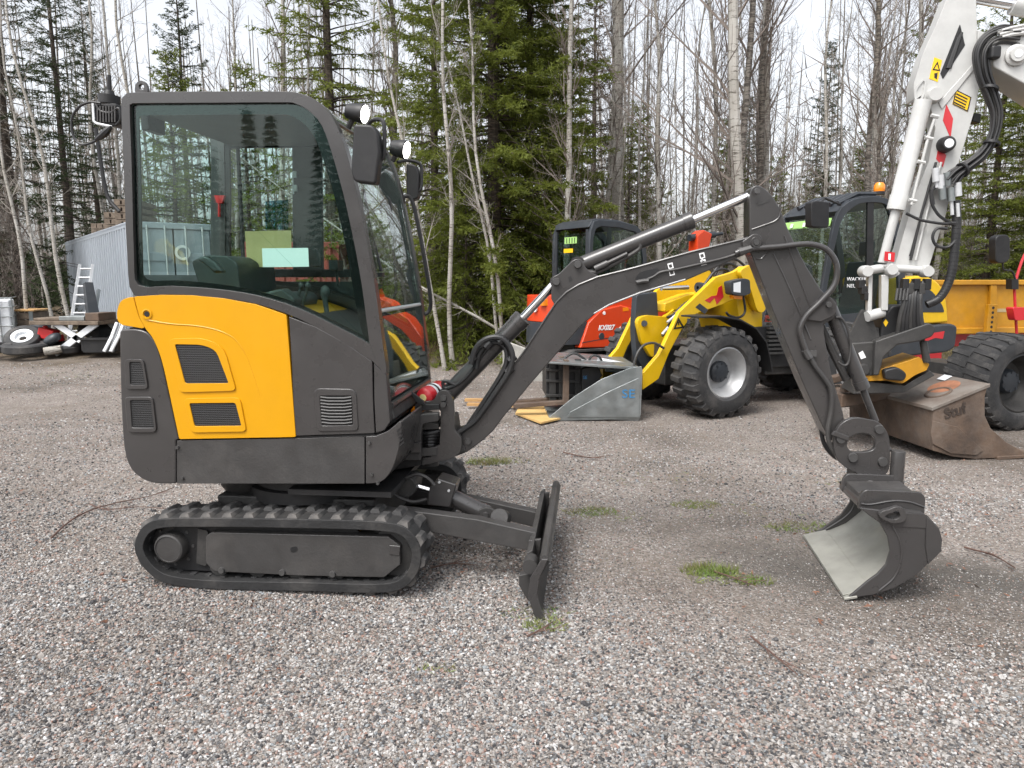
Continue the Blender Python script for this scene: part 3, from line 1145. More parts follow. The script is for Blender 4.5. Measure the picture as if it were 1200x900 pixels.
def far_wood():
    rng = np.random.default_rng(9)
    A, B, ra, rb = [], [], [], []
    for i in range(260):
        d = rng.uniform(32, 52)
        x = rng.uniform(-.95, .95) * d
        H = rng.uniform(11, 17)
        ln = rng.normal(0, .04)
        r = rng.uniform(.04, .085)
        z0 = float(gz(x, d))
        for k in range(5):
            a, b = k / 5, (k + 1) / 5
            A.append((x + ln * H * a, d, z0 + H * a)); B.append((x + ln * H * b, d, z0 + H * b))
            ra.append(r * (1 - .75 * a)); rb.append(r * (1 - .75 * b))
    T1 = seg_tris(A, B, ra, rb, 4)
    n = 13000
    d = rng.uniform(31, 53, n)
    x = rng.uniform(-.95, .95, n) * d
    z = rng.uniform(.1, 1, n) ** 1.2 * 11
    b0 = np.stack([x, d, z], 1)
    dv = np.stack([rng.normal(0, .55, n), rng.normal(0, .3, n), rng.uniform(.3, 1.2, n)], 1)
    T2 = blades(b0, b0 + dv * rng.uniform(.6, 1.8, (n, 1)), rng.uniform(.03, .06, n), rng)
    n = 60000       # evergreen understorey far in
    d = rng.uniform(31, 54, n)
    x = rng.uniform(-.95, .95, n) * d
    top = 1.7 + 1.8 * np.clip(hsh(x * .35, d * .35), -1, 1.6)
    z = rng.random(n) ** .8 * np.maximum(top, .5)
    b0 = np.stack([x, d, z], 1)
    dv = rng.normal(0, .3, (n, 3)) + np.array([0, 0, -.1])
    T3 = blades(b0, b0 + dv, rng.uniform(.10, .22, n), rng)
    me = tri_mesh('far_wood', np.concatenate([T1, T2, T3]), [M['alderbark'], M['twig'], M['needlesdark']],
                  np.concatenate([np.zeros(len(T1)), np.ones(len(T2)), np.full(len(T3), 2)]))
    o = bpy.data.objects.new('far_wood', me)
    COL.objects.link(o)
    kind(o, 'stuff')
far_wood()
def rear_wood():
    """the wood on the camera's side of the yard: the window panes mirror it"""
    rng = np.random.default_rng(19)
    T = []
    for i in range(34):
        x0, y0 = rng.uniform(-30, 30), rng.uniform(-34, -24)
        H = rng.uniform(6.5, 13.0)
        R = rng.uniform(1.2, 2.0)
        n = 4200
        f = rng.random(n) ** .8
        whorl = np.round(f * H / .38) * .38
        a = np.round(rng.uniform(0, 6.28, n) / .5 + whorl * 3) * .5 + rng.normal(0, .10, n)
        r = R * (1.02 - whorl / H).clip(.02) * rng.uniform(.15, 1, n)
        b0 = np.stack([x0 + r * np.cos(a), y0 + r * np.sin(a), whorl - .28 * r + rng.normal(0, .06, n)], 1)
        dv = np.stack([np.cos(a), np.sin(a), np.full(n, -.35)], 1) * .28 + rng.normal(0, .10, (n, 3))
        T.append(blades(b0, b0 + dv, rng.uniform(.04, .09, n), rng))
        T.append(seg_tris([(x0, y0, -.2)], [(x0, y0, H)], [.13], [.02], 5))
    n = 30000
    x, y = rng.uniform(-36, 36, n), rng.uniform(-36, -27, n)
    z = rng.random(n) ** .8 * (2.6 + 1.2 * np.sin(x * .9 + y))
    b0 = np.stack([x, y, z], 1)
    T.append(blades(b0, b0 + rng.normal(0, .18, (n, 3)), rng.uniform(.05, .10, n), rng))
    T = np.concatenate(T)
    o = bpy.data.objects.new('rear_wood', tri_mesh('rear_wood', T, [M['needlesdark']]))
    COL.objects.link(o)
    kind(o, 'stuff')
rear_wood()
def verge():
    rng = np.random.default_rng(12)
    n = 26000
    y = 12.4 + 5.5 * rng.random(n) ** 1.6
    x = rng.uniform(-.80, .80, n) * y
    ok = (hsh(x * 1.3, y * 1.3) > -.5) & ~((x < -5.2) & (x > -12) & (y < 16))
    x, y = x[ok], y[ok]
    b = np.stack([x, y, gz(x, y) - .01], 1)
    dv = np.stack([rng.normal(0, .10, len(x)), rng.normal(0, .10, len(x)), rng.uniform(.03, .22, len(x))], 1)
    T = blades(b, b + dv, rng.uniform(.006, .016, len(x)), rng)
    gm = mat('dry_verge_grass', (.20, .15, .07), .8, nscale=.7, col2=(.07, .085, .02))
    o = bpy.data.objects.new('verge_grass', tri_mesh('verge_grass', T, [gm]))
    COL.objects.link(o)
    kind(o, 'stuff')
verge()
# ---------------------------------------------------------------- the charcoal and yellow mini excavator in front
def bolts(b, pl, lst, v, r, h=.012, n=8):
    for px, py in lst:
        u, z = pl.uz(px, py, v)
        b.cyl(pl.W(u, v + .002, z), pl.W(u, v - h, z), r, r * .85, n)
    return b
EX = thing('mini_excavator', 'charcoal mini excavator with yellow engine hood, standing large in front on rubber tracks', 'excavator', (-1.09, 3.93, 0))
C = PL(-1.09, 3.44, -6)                        # near face of the cab and hood
DEEP = .94
def uzs(l, v=0):
    return C.pts(l, v)
# --- upper body
body = uzs([(152, 384, 0), (215, 372), (340, 372), (437, 426), (455, 500), (440, 512), (205, 516), (165, 516)], .03)
b = MB(); b.prism(C, body, .03, DEEP - .03)
b.build('body_core', M['black'], EX)
# counterweight (the dark rounded tail)
cwp = rounded([(140, 386, 5), (162, 385, 10), (178, 392, 14), (189, 422, 30), (201, 478, 20), (209.5, 515), (206, 516), (206, 567), (172, 567, 34), (146, 545, 30), (141, 470, 60)], 5)
b = MB(); b.prism(C, uzs(cwp), 0, DEEP)
cw = b.build('counterweight', M['grey'], EX, .028, 4)
for (o1, i1) in (([(146, 421, 5), (168, 421, 5), (174, 456, 5), (148, 456, 5)], [(152, 424, 2), (166, 424, 3), (171, 451, 2), (153, 451, 2)]),
                 ([(146, 465, 5), (179, 465, 5), (184, 507, 6), (150, 507, 6)], [(153, 469, 2), (177, 469, 3), (181, 501, 2), (155, 501, 2)])):
    b = MB(); b.ring(C, uzs(rounded(o1, 3), -.006), uzs(rounded(i1, 3), -.006), -.010, .004)
    b.build('vent_surround', M['grey'], cw, .004, 2)
    b = MB(); b.prism(C, uzs(rounded(i1, 3), -.003), -.0035, .003)
    b.build('vent_grille', M['grille'], cw)
# lower skirt
b = MB(); b.prism(C, uzs([(207, 516.5), (347, 514), (440, 511), (441, 512), (427, 512), (427, 567), (207, 567)]), .002, DEEP)
sk = b.build('side_skirt', M['grey_matt'], EX, .012, 3)
bolts(MB(), C, [(208.5, 524), (214, 560)], .002, .010).build('bolt', M['bolt'], sk)
b = MB(); b.bx(C, *sorted((C.uz(305, 0)[0], C.uz(440, 0)[0])), .05, DEEP - .05, C.uz(0, 572)[1], C.uz(0, 566)[1])
b.build('belly_plate', M['black'], EX)
fc = rounded([(428.5, 511.5), (440, 511), (455, 505, 4), (470, 492, 4), (471, 508, 8), (463, 545, 20), (449, 566, 12), (428.5, 567)], 4)
b = MB(); b.prism(C, uzs(fc), .001, DEEP)
fcorner = b.build('front_corner_panel', M['grey'], EX, .016, 3)
bolts(MB(), C, [(433, 519), (436, 556), (443, 566)], .001, .009).build('bolt', M['bolt'], fcorner)
for k in range(5):
    px, py = 465 + k * .9, 504 + k * 4.2
    b = MB(); b.pp(C, [(px, py), (px + 5, py - 4), (px + 5, py - 2), (px, py + 2)], -.002, .01)
    b.build('vent_slot', M['black'], fcorner)
# yellow hood
yp = rounded([(157.5, 347.5, 3), (190, 345.5), (225, 346), (262, 349.5), (300, 356.5), (336, 369, 3), (340, 420), (347, 512, 2), (210.5, 514.5, 2), (202, 475), (190, 420, 20), (180, 396, 10), (171.5, 386, 3), (164, 372, 4)], 4)
b = MB(); b.prism(C, uzs(yp), -.004, .05)
# raised surrounds, the swage line and the lock recess
for o1, i1 in (([(198, 397, 6), (238, 396, 10), (262, 406, 12), (277, 458, 6), (211, 460, 6)], [(205, 403.5, 2), (236, 404, 6), (253, 410, 8), (268, 449, 2), (217, 449.5, 3)]),
               ([(215, 467, 6), (281, 466, 6), (289, 506, 6), (224, 507, 6)], [(222, 472.5, 2), (276, 472, 3), (283, 499, 2), (228, 499.5, 2)])):
    b.ring(C, uzs(rounded(o1, 3), -.01), uzs(rounded(i1, 3), -.01), -.012, .0)
hood = b.build('engine_hood', M['yellow'], EX, .007, 3)
sw = spline([C.X(*p, -.004) for p in [(172, 375), (200, 379.5), (232, 382), (258, 388), (276, 398), (288, 416), (297, 440), (305, 465)]], 5)
b = MB(); b.tube(sw, [.004 * (1 - .85 * i / len(sw)) for i in range(len(sw))], 6)
b.build('pressed_ridge', M['yellow'], hood)
for i1 in ([(205, 403.5, 2), (236, 404, 6), (253, 410, 8), (268, 449, 2), (217, 449.5, 3)], [(222, 472.5, 2), (276, 472, 3), (283, 499, 2), (228, 499.5, 2)]):
    b = MB(); b.prism(C, uzs(rounded(i1, 3), -.006), -.0062, .0)
    b.build('hood_grille', M['grille'], hood)
b = MB()
u, z = C.uz(173, 368)
b.lathe(C.W(u, -.006, z), -C.n, [(.024, -.002), (.026, .003), (.019, .004), (.016, -.002)], 18)
lk = b.build('hood_lock', M['yellow'], hood)
MB().cyl(C.W(u, -.0055, z), C.W(u, -.0075, z), .013).build('keyhole', M['black'], lk)
rc = rounded([(140.5, 351, 10), (155.5, 347.5, 3), (162.5, 372, 4), (169.5, 384, 2), (166, 385), (142, 381, 3), (137, 376, 6), (136, 366, 12)], 4)
b = MB(); b.prism(C, uzs(rc), .002, DEEP)
b.build('hood_tail', M['yellow'], EX, .02, 4)
b = MB(); b.prism(C, uzs([(158, 350), (225, 350), (262, 353), (300, 360), (334, 372), (340, 500), (215, 508), (172, 390)]), .045, DEEP)
b.build('hood_far_side', M['yellow'], EX, .01, 2)
# grey panel in front of the hood
gp = rounded([(338.5, 371), (370, 383), (405, 402), (436, 423.5, 2), (437, 470), (439, 508, 2), (345, 511, 2), (342, 430)], 3)
b = MB(); b.prism(C, uzs(gp), .0, .05)
b.ring(C, uzs(rounded([(367, 455, 8), (417, 456, 8), (420, 505, 5), (372, 506, 5)], 3), -.006), uzs(rounded([(374.5, 464, 2), (412, 464, 2), (413.5, 498, 2), (377, 499, 2)], 3), -.006), -.006, .002)
gpan = b.build('side_panel', M['grey'], EX, .006, 3)
b = MB(); b.pp(C, [(375, 464), (412, 464), (413, 498), (377, 498)], -.001, .004)
b.build('louvre_back', M['black'], gpan)
for k in range(9):
    y = 465.4 + k * 3.7
    path = [C.X(375.5 + .2 * k, y, -.004), C.X(385 + .2 * k, y + 1.2, -.007), C.X(403 + .2 * k, y + 1.2, -.007), C.X(412 + .1 * k, y, -.004)]
    MB().tube(path, .0046, 5).build('slat', M['steel_dark'], gpan)
b = MB(); b.pp(C, [(345, 511.5), (440, 508.5), (440, 511), (346, 514)], .012, .05)
b.build('rubber_seal', M['black'], EX)

# --- cab
cab = thing('cab', '', '', (0, 0, 0))
for kx_ in ('label', 'category'):
    del cab[kx_]
OUT = [(157, 346), (149, 300), (145, 200), (142, 125), (146, 112), (160, 108), (250, 107), (330, 107), (352, 109.5), (374, 120), (391, 140), (404, 172), (418, 225), (430, 285), (440, 340), (448, 400), (452.5, 438), (437, 424), (400, 400), (350, 373.5), (300, 356), (250, 348.5), (200, 345)]
INN = [(162, 334), (157, 300), (154.5, 200), (152, 130), (154, 122.5), (165, 121), (250, 120.5), (330, 120), (346, 121.5), (362, 130), (377, 147), (389, 180), (403, 230), (415, 285), (424, 335), (430, 380), (433, 404), (431, 402), (400, 385.5), (350, 361.5), (300, 346), (250, 338.5), (200, 335)]
FRI = [(168, 327), (163, 300), (161, 200), (159, 145), (160, 136), (170, 134), (250, 133), (325, 133), (339, 135), (353, 143), (366, 159), (378, 190), (391, 235), (403, 288), (411, 333), (418, 372), (424, 394), (424, 394), (397, 380), (349, 357), (300, 341), (250, 332.5), (205, 328.5)]
def dens(l):
    return [tuple(p) for p in spline([(a, b_, 0) for a, b_ in l], 3, True)]
oU, iU, fU = ([C.uz(p[0], p[1]) for p in dens(l)] for l in (OUT, INN, FRI))
CW = .94                                   # cab width
def frame(v0, v1, name):
    b = MB(); b.ring(C, oU, iU, v0, v1)
    return b.build(name, M['grey'], EX, .012, 3)
nf = frame(0, .055, 'near_side_frame')
ff = frame(CW - .055, CW, 'far_side_frame')
b = MB(); b.prism(C, iU, .018, .023)
b.build('side_window', M['glass'], EX)
b = MB(); b.ring(C, iU, fU, .024, .032)
b.build('window_border', M['blackgloss'], EX)
b = MB(); b.ring(C, iU, fU, CW - .05, CW - .03)
b.build('door_frame', M['black'], EX)
b = MB(); b.prism(C, iU, CW - .028, CW - .023)
b.build('door_glass', M['glassclear'], EX)
# front pillar foot under the window
b = MB(); b.prism(C, uzs([(437.5, 425), (452.5, 439), (457, 495), (450, 505), (440, 508), (438, 470)]), .003, .055)
b.build('pillar_foot', M['grey'], EX, .006, 2)
b = MB(); b.prism(C, uzs([(441, 425), (452.5, 439), (457, 495), (450, 505), (441, 508)]), CW - .055, CW)
b.build('pillar_foot', M['grey'], EX, .006, 2)
# roof and rear header, seen as one slab between the two frames
roofU = [C.uz(*p) for p in [(146, 113), (152, 108.5), (160, 107.8), (250, 106.6), (330, 106.6), (352, 109), (352, 117), (330, 115), (160, 116), (150, 124)]]
b = MB(); b.prism(C, roofU, .056, CW - .056)
b.build('roof', M['grey'], EX, .006, 2)
b = MB(); b.prism(C, [C.uz(*p) for p in [(165, 122), (330, 120), (330, 130), (165, 132)]], .06, CW - .06)
b.build('headliner', M['interior'], EX)
b = MB(); b.lathe(C.W(C.uz(205, 140)[0], .45, C.uz(0, 131)[1]), (0, 0, -1), [(.0, .012), (.05, .010), (.06, 0)], 16)
b.build('ceiling_lamp', M['offwhite'], EX)
# front window: the forward profile of the cab, drawn across
def prof(l, dx):
    return [(p[0] + dx, p[1]) for p in [C.uz(*q) for q in l]]
sky_p = prof([(354, 112), (374, 122), (388, 138)], -.004)
b = MB(); b.sheet(C, sky_p, .058, CW - .058, .006)
b.build('roof_window', M['glass'], EX)
front = [tuple(p) for p in spline([(x, y, 0) for x, y in [(392, 145), (404, 174), (418, 227), (430, 287), (440, 342), (443, 362)]], 4)]
b = MB(); b.sheet(C, prof([(p[0], p[1]) for p in front], -.012), .058, CW - .058, .006)
b.build('windscreen', M['glass'], EX)
low = prof([(444, 372), (449, 405), (453, 440), (456, 470)], -.012)
b = MB(); b.sheet(C, low, .058, CW - .058, .006)
b.build('lower_windscreen', M['glass'], EX)
for (px, py, r_) in ((443.5, 365, .010), (390, 141, .014), (457, 478, .018)):
    u, z = C.uz(px, py)
    MB().cyl(C.W(u - .012, .05, z), C.W(u - .012, CW - .05, z), r_, n=8).build('window_rail', M['grey'] if r_ > .011 else M['alu'], EX)
b = MB(); b.prism(C, prof([(456, 476), (460, 494), (440, 508), (430, 505)], -.005), .055, CW - .05)
b.build('windscreen_sill', M['grey_matt'], EX, .008)
# rear window
b = MB(); b.sheet(C, [C.uz(*p) for p in [(151, 318), (148, 200), (146, 135)]], .07, CW - .07, .005)
b.build('rear_window', M['glassclear'], EX)
b = MB(); b.prism(C, [C.uz(*p) for p in [(152, 344), (172, 344), (172, 331), (150, 322)]], .06, CW - .06)
b.build('rear_shelf', M['interior'], EX)
# far side door parts seen through the glass (traced at their own depth)
D = CW - .04
def far(name, l, m_='interior', th=.03, v=D):
    b = MB(); b.prism(C, C.pts(l, v), v, v + th)
    return b.build(name, M[m_], EX, .004)
far('door_pillar', [(247, 168), (266, 168), (268, 345), (246, 345)])
far('door_pillar', [(342, 168), (376, 168), (378, 325), (343, 325)])
far('door_header', [(243, 156), (425, 157), (436, 172), (377, 170), (247, 169)])
far('door_rail', [(262, 315), (410, 315.5), (420, 325), (262, 325)], 'black')
far('door_seal', [(276, 172), (279.5, 172), (288, 345), (284, 345)], 'black', .02, D - .05)
far('door_panel', [(246, 330), (420, 330), (432, 384), (246, 384)], 'interior', .02, D + .012)
b = MB()
u, z = C.uz(347, 205, D)
b.box(C.W(u, D - .02, z), .018, .02, .035); b.box(C.W(u, D - .02, C.uz(347, 221, D)[1]), .018, .02, .035)
b.cyl(C.W(u - .008, D - .03, z), C.W(u - .008, D - .03, C.uz(347, 228, D)[1]), .004, n=6)
b.build('door_catch', M['offwhite'], EX)
# what lies in the cab
SV = .47
b = MB()
b.prism(C, rounded([C.uz(*p, SV - .2) + (.02,) for p in [(226, 306), (244, 299), (268, 300), (280, 308), (284, 345), (240, 348)]], 4), SV - .22, SV + .22)
b.prism(C, rounded([C.uz(*p, SV - .2) + (.03,) for p in [(240, 345), (330, 343), (338, 352), (330, 372), (245, 372)]], 3), SV - .23, SV + .23)
b.build('seat', M['seat'], EX, .04, 4)
b = MB()
b.prism(C, [C.uz(*p, .12) for p in [(228, 303), (240, 299), (252, 307), (262, 319), (250, 320), (240, 311)]], .12, .17)
b.build('armrest', M['seat'], EX, .015, 3)
for vv in (.2, .72):
    b = MB()
    b.prism(C, [C.uz(*p, vv) for p in [(300, 345), (330, 338), (345, 350), (345, 372), (300, 372)]], vv, vv + .09)
    b.build('console', M['interior'], EX, .012, 2)
    b = MB()
    b.tube([C.X(383, 366, vv), C.X(381, 352, vv), C.X(380, 344, vv)], [.012, .013, .02], 10)
    b.ball(C.X(381, 342, vv), .024, .022, .032, 12, 7)
    b.build('joystick', M['interior'], EX)
for px in (352, 360):
    b = MB(); b.tube([C.X(px - 8, 372, .45), C.X(px - 4, 352, .45), C.X(px + 1, 336, .45)], .008, 8)
    b.ball(C.X(px + 1, 335, .45), .016, .016, .02, 10, 6)
    b.build('travel_lever', M['interior'], EX)
b = MB(); b.box(C.X(394, 311, .62), .05, .14, .055); b.tube([C.X(394, 314, .62), C.X(396, 335, .62)], .008, 8)
b.build('display', M['black'], EX, .006)
b = MB(); b.prism(C, C.pts(rounded([(352, 290, 6), (371, 290, 8), (375, 313, 3), (352, 313, 3)]), .70), .70, .74)
b.build('headrest', M['seat'], EX, .01, 2)
hm = MB(); hm.tube([C.X(257, 233, D - .03), C.X(257, 254, D - .03)], .008, 8)
hm.prism(C, C.pts([(251, 229), (263, 229), (260, 238), (254, 238)], D - .04), D - .04, D - .02)
hm.build('escape_hammer', M['redfabric'], EX, label='red escape hammer clipped to the dark door pillar')
b = MB(); b.prism(C, C.pts([(287, 271), (341, 270), (342, 313), (290, 313)], .50), .50, .502)
board = tag(b.build('card_sheet', M['cream']), 'pale yellow card sheet standing upright inside the dark cab', 'card')
b = MB(); b.prism(C, C.pts([(307, 291), (361, 290.5), (362, 312.5), (308, 313)], .10), .10, .102)
paper = tag(b.build('paper_sheet', M['paper']), 'white paper sheet leaning before the yellow card inside the dark cab', 'paper')
b = MB(); b.prism(C, C.pts([(311, 236), (338, 234), (338, 269), (311, 269)], D + .003), D + .003, D + .004)
b.build('window_film', glass('blue_film', (.45, .62, .68), .6), EX)
# wipers
b = MB(); b.tube([C.X(426, 222, .17), C.X(434, 268, .17), C.X(447, 318, .17)], .008, 6); b.tube([C.X(424, 235, .2), C.X(437, 292, .2), C.X(441, 322, .2)], .006, 6)
b.box(C.X(446, 322, .17), .03, .05, .02)
b.build('wiper', M['black'], EX)
# mirrors, lamps, rails
def mirror(px, v, arm):
    b = MB(); b.prism(C, C.pts(rounded(px, 4), v), v, v + .07)
    m_ = b.build('mirror', M['black'], EX, .012, 3)
    MB().tube(spline([C.X(*p) for p in arm], 4), .0095, 8).build('mirror_arm', M['black'], m_)
mirror([(414, 145, 4), (436, 146, 4), (443, 155, 6), (445, 178), (440, 216, 4), (414, 213, 6), (411, 200)], -.13,
       [(425, 160, .02), (434, 143, .0), (444, 140, -.06), (450, 146, -.08), (450, 180, -.08), (446, 187, -.08), (437, 187, -.09)])
mirror([(476, 191, 3), (487, 193, 4), (491, 203, 4), (490, 232, 3), (480, 236, 3), (476, 228)], CW + .03,
       [(466, 190, CW - .02), (478, 188, CW + .04), (492, 192, CW + .06), (494, 206, CW + .06), (493, 222, CW + .05), (488, 224, CW + .05)])
def worklamp(c, r):
    ax = Vector((.93, -.30, -.22)).normalized()
    b = MB(); b.lathe(c, ax, [(.001, -.085), (r * .8, -.08), (r, -.03), (r * 1.08, .0), (r * .98, .012), (r * .95, .008)], 20)
    l = b.build('work_lamp', M['black'], EX)
    MB().lathe(c + ax * .0085, ax, [(.0001, .002), (r * .94, .0)], 20).build('lamp_lens', M['lamp'], l)
    MB().tube([c - ax * .04, c - ax * .05 + Vector((-.03, .01, -.07))], .014, 8).build('lamp_bracket', M['black'], l)
worklamp(C.X(425.5, 133.5, .10), .042)
worklamp(C.X(475, 175.5, .80), .048)
MB().tube(spline([C.X(470, 252, CW), C.X(472, 233, CW + .02), C.X(480, 231, CW + .03), C.X(486, 246, CW + .03), C.X(495, 290, CW + .03), C.X(504, 345, CW + .03), C.X(503, 364, CW + .03), C.X(493, 371, CW)], 5), .012, 8).build('handrail', M['black'], EX)
MB().tube(spline([C.X(446, 250, .6), C.X(449, 234, .6), C.X(455, 232, .6), C.X(458, 250, .6), C.X(464, 330, .6), C.X(462, 350, .6)], 5), .009, 8).build('inner_handrail', M['black'], EX)
# lifting eye and rear lamp cluster
b = MB(); b.ring(C, C.pts(spline([(x, y, 0) for x, y in [(158, 108), (159, 98), (165, 94), (171, 98), (173, 108), (166, 109)]], 4, True), .35),
               C.pts(spline([(x, y, 0) for x, y in [(163, 103), (163, 100), (165.5, 98.5), (168, 100), (168, 104), (165, 105)]], 4, True), .35), .35, .37)
b.build('lifting_eye', M['grey'], EX, .003)
b = MB(); b.prism(C, C.pts(rounded([(110, 122, 2), (136, 121, 2), (140, 145, 2), (132, 148, 2), (111, 143, 3)], 2), .14), .14, .22)
rl = b.build('rear_lamp', M['black'], EX, .004)
for k in range(7):
    MB().add(*(lambda q: (q.v, q.f))(MB().prism(C, C.pts([(113 + 3.4 * k, 124), (114.6 + 3.4 * k, 124), (114.8 + 3.4 * k, 143), (113.3 + 3.4 * k, 143)], .125), .125, .141))).build('fin', M['grey_matt'], rl)
MB().tube([C.X(109, 121, .13), C.X(110, 142, .13), C.X(113, 144.5, .13), C.X(131, 148.5, .13)], .006, 6).build('lamp_edge', M['offwhite'], rl)
b = MB(); b.cyl(C.X(128, 122, .2), C.X(128, 112, .2), .05, .05, 14); b.cyl(C.X(128, 112, .2), C.X(128, 106, .2), .028, .02, 12); b.cyl(C.X(128, 106, .2), C.X(128, 88, .2), .012, .009, 8)
b.build('aerial', M['black'], EX)
b = MB(); b.bx(C, C.uz(136, 0)[0], C.uz(146, 0)[0], .12, .26, C.uz(0, 150)[1], C.uz(0, 125)[1]); b.build('lamp_bracket', M['black'], EX, .005)
for l in ([(130, 150), (122, 158), (108, 167), (95, 169), (86, 160), (84, 140), (92, 126), (105, 120), (118, 121)], [(112, 122), (118, 130), (130, 132), (139, 127), (141, 140), (136, 147)]):
    MB().tube(spline([C.X(*p, .13) for p in l], 5), .006, 6).build('lamp_cable', M['hose'], EX)
b = MB(); b.tube(spline([C.X(*p, .10) for p in [(130, 148), (122, 157), (112, 164)]], 4), [.006, .012, .016, .018, .018, .016, .014, .011, .007], 8); b.build('cable_sleeve', M['hose'], EX)
MB().tube(spline([C.X(*p, .93) for p in [(112, 150), (118, 190), (126, 230), (140, 248)]], 4), .012, 8).build('rear_handrail', M['black'], EX)

# --- nose frame and swing post
B = PL(-.3, 3.95, -5)
b = MB(); b.pp(B, rounded([(462, 503), (480, 489, 5), (497, 485), (514, 484), (514, 494, 3), (495, 497, 4), (493, 512), (493, 540, 2), (466, 540), (455, 520)], 3), -.2, -.16)
b.pp(B, [(462, 503), (480, 489), (514, 484), (514, 494), (494, 497), (493, 540), (466, 540)], .12, .16)
b.build('nose_plate', M['grey_matt'], EX, .006, 2)
b = MB(); b.pp(B, rounded([(440, 508), (470, 489), (495, 486), (493, 545), (455, 552)], 2), -.16, .12); b.build('nose_core', M['black'], EX)
b = MB(); b.pp(B, [(481, 520), (493, 518), (493, 531), (481, 531)], -.215, -.19); b.build('lock_block', M['grey'], EX, .004)
b = MB(); b.pp(B, rounded([(492, 495, 2), (514, 497, 2), (514, 503, 2), (494, 504, 2)]), -.12, .1); b.pp(B, [(493, 526), (512, 524), (512, 534), (493, 535)], -.14, .12)
b.cyl(B.X(505, 488, 0), B.X(505, 545, 0), .045, n=16)
b.build('swing_pin', M['grey_matt'], EX, .005)
for k in range(5):
    MB().tube(spline([B.X(491, 507 + 4 * k, -.1 + .03 * k), B.X(503, 508 + 3.4 * k, -.13), B.X(516, 505 + 4 * k, -.1 + .02 * k)], 4), .012, 7).build('hose', M['hose'], EX)
spp = rounded([(505, 526, 3), (515, 521), (516.5, 482), (512, 478, 5), (496, 480, 2), (497, 470, 3), (507, 470, 3), (513, 462, 5), (518, 457, 6), (526, 458, 6), (531, 468, 6), (533, 505, 4), (541, 513, 4), (541, 530, 8), (529, 538, 4), (494, 546, 2), (495, 537), (505, 535)], 4)
for v0, v1 in ((-.13, -.095), (.095, .13)):
    b = MB(); b.pp(B, spp, v0, v1); b.build('swing_post', M['grey'], EX, .006, 2)
b = MB(); b.pp(B, [(517, 490), (531, 490), (536, 525), (517, 528)], -.095, .095); b.build('post_web', M['grey_matt'], EX, .006)
bolts(MB(), B, [(520, 466), (520, 473.5)], -.13, .018, .02, 12).build('bolt', M['bolt'], EX)

# --- boom
BW = .075
btop = [(524, 520), (527, 512), (531, 507), (543, 503), (556, 492), (571, 470), (590, 443), (616, 408), (640, 371), (652, 353), (664, 341), (678, 332.5), (700, 323.5), (744, 312.5), (810, 294), (872, 279), (884, 274.5)]
bbot = [(892, 277), (894, 285), (887, 291), (876, 297), (840, 313), (803, 329), (750, 344.5), (714, 358.5), (702, 365), (696, 369), (680, 383), (620, 452), (589, 490), (578, 505), (565, 517), (548, 529.5), (534, 535), (525, 532)]
b = MB(); b.pp(B, btop + bbot, -BW, BW)
boom = b.build('boom', M['grey'], EX, .007, 3)
rim_t = [p for p in btop[6:15]]
for l, r_ in ((btop[6:16], .0055), ([(696, 368.5), (714, 358), (750, 344), (803, 328.5)], .0045)):
    MB().tube([B.X(p[0], p[1] + (1.2 if r_ > .005 else -1), -BW - .001) for p in l], r_, 6).build('weld_seam', M['decalgrey' if r_ < .005 else 'grey'], boom)
bolts(MB(), B, [(542, 525), (549, 517)], -BW, .018, .016, 12).build('bolt', M['bolt'], boom)
# knee bracket
b = MB()
for v0, v1 in ((-.062, -.04), (.04, .062)):
    b.pp(B, rounded([(646, 325, 6), (655, 321, 3), (672, 304, 5), (681, 303, 5), (686, 313), (692, 319), (702, 323), (684, 332), (664, 343), (650, 358), (646, 350)], 4), v0, v1)
kb = b.build('knee_bracket', M['grey'], boom, .004)
bolts(MB(), B, [(652, 330), (677, 310)], -.062, .021, .02, 12).build('bolt', M['bolt'], kb)
MB().pp(B, [(666, 325), (669, 323), (671, 328), (667, 331)], -.064, -.05).build('bracket_hole', M['black'], kb)
# long opening with hoses and stickers
b = MB(); b.pp(B, rounded([(744, 325, 4), (752, 318, 4), (772, 314, 4), (772, 320, 4), (762, 329), (748, 334, 4)], 4), -BW - .002, -BW + .02); b.build('boom_opening', M['black'], boom)
MB().tube(spline([B.X(*p, -BW - .008) for p in [(745, 330), (756, 328), (766, 324), (774, 319), (790, 316), (800, 314), (850, 302), (874, 293), (884, 290)]], 4), .0065, 7).build('boom_hose', M['grey_matt'], boom)
MB().tube(spline([B.X(*p, -BW - .012) for p in [(746, 331), (753, 329.5), (760, 329)]], 4), .012, 8).build('hose_fitting', M['bolt'], boom)
for px, py in ((785, 316), (822, 304)):
    b = MB()
    for k in range(2):
        b.ring(B, B.pts([(px - 3 + k * 1.5, py - 7 + 8 * k), (px + 3 + k * 1.5, py - 8.5 + 8 * k), (px + 4.5 + k * 1.5, py - 2 + 8 * k), (px - 1.5 + k * 1.5, py - .5 + 8 * k)], -BW),
               B.pts([(px - 1.6 + k * 1.5, py - 5.6 + 8 * k), (px + 2 + k * 1.5, py - 6.6 + 8 * k), (px + 3.0 + k * 1.5, py - 3 + 8 * k), (px - .6 + k * 1.5, py - 2 + 8 * k)], -BW), -BW - .0015, -BW)
    b.pp(B, [(px - .5, py - 2), (px + 1.5, py - 2.5), (px + 2.3, py + 2), (px + .3, py + 2.4)], -BW - .0015, -BW)
    b.build('hydraulic_symbol', M['decal'], boom)
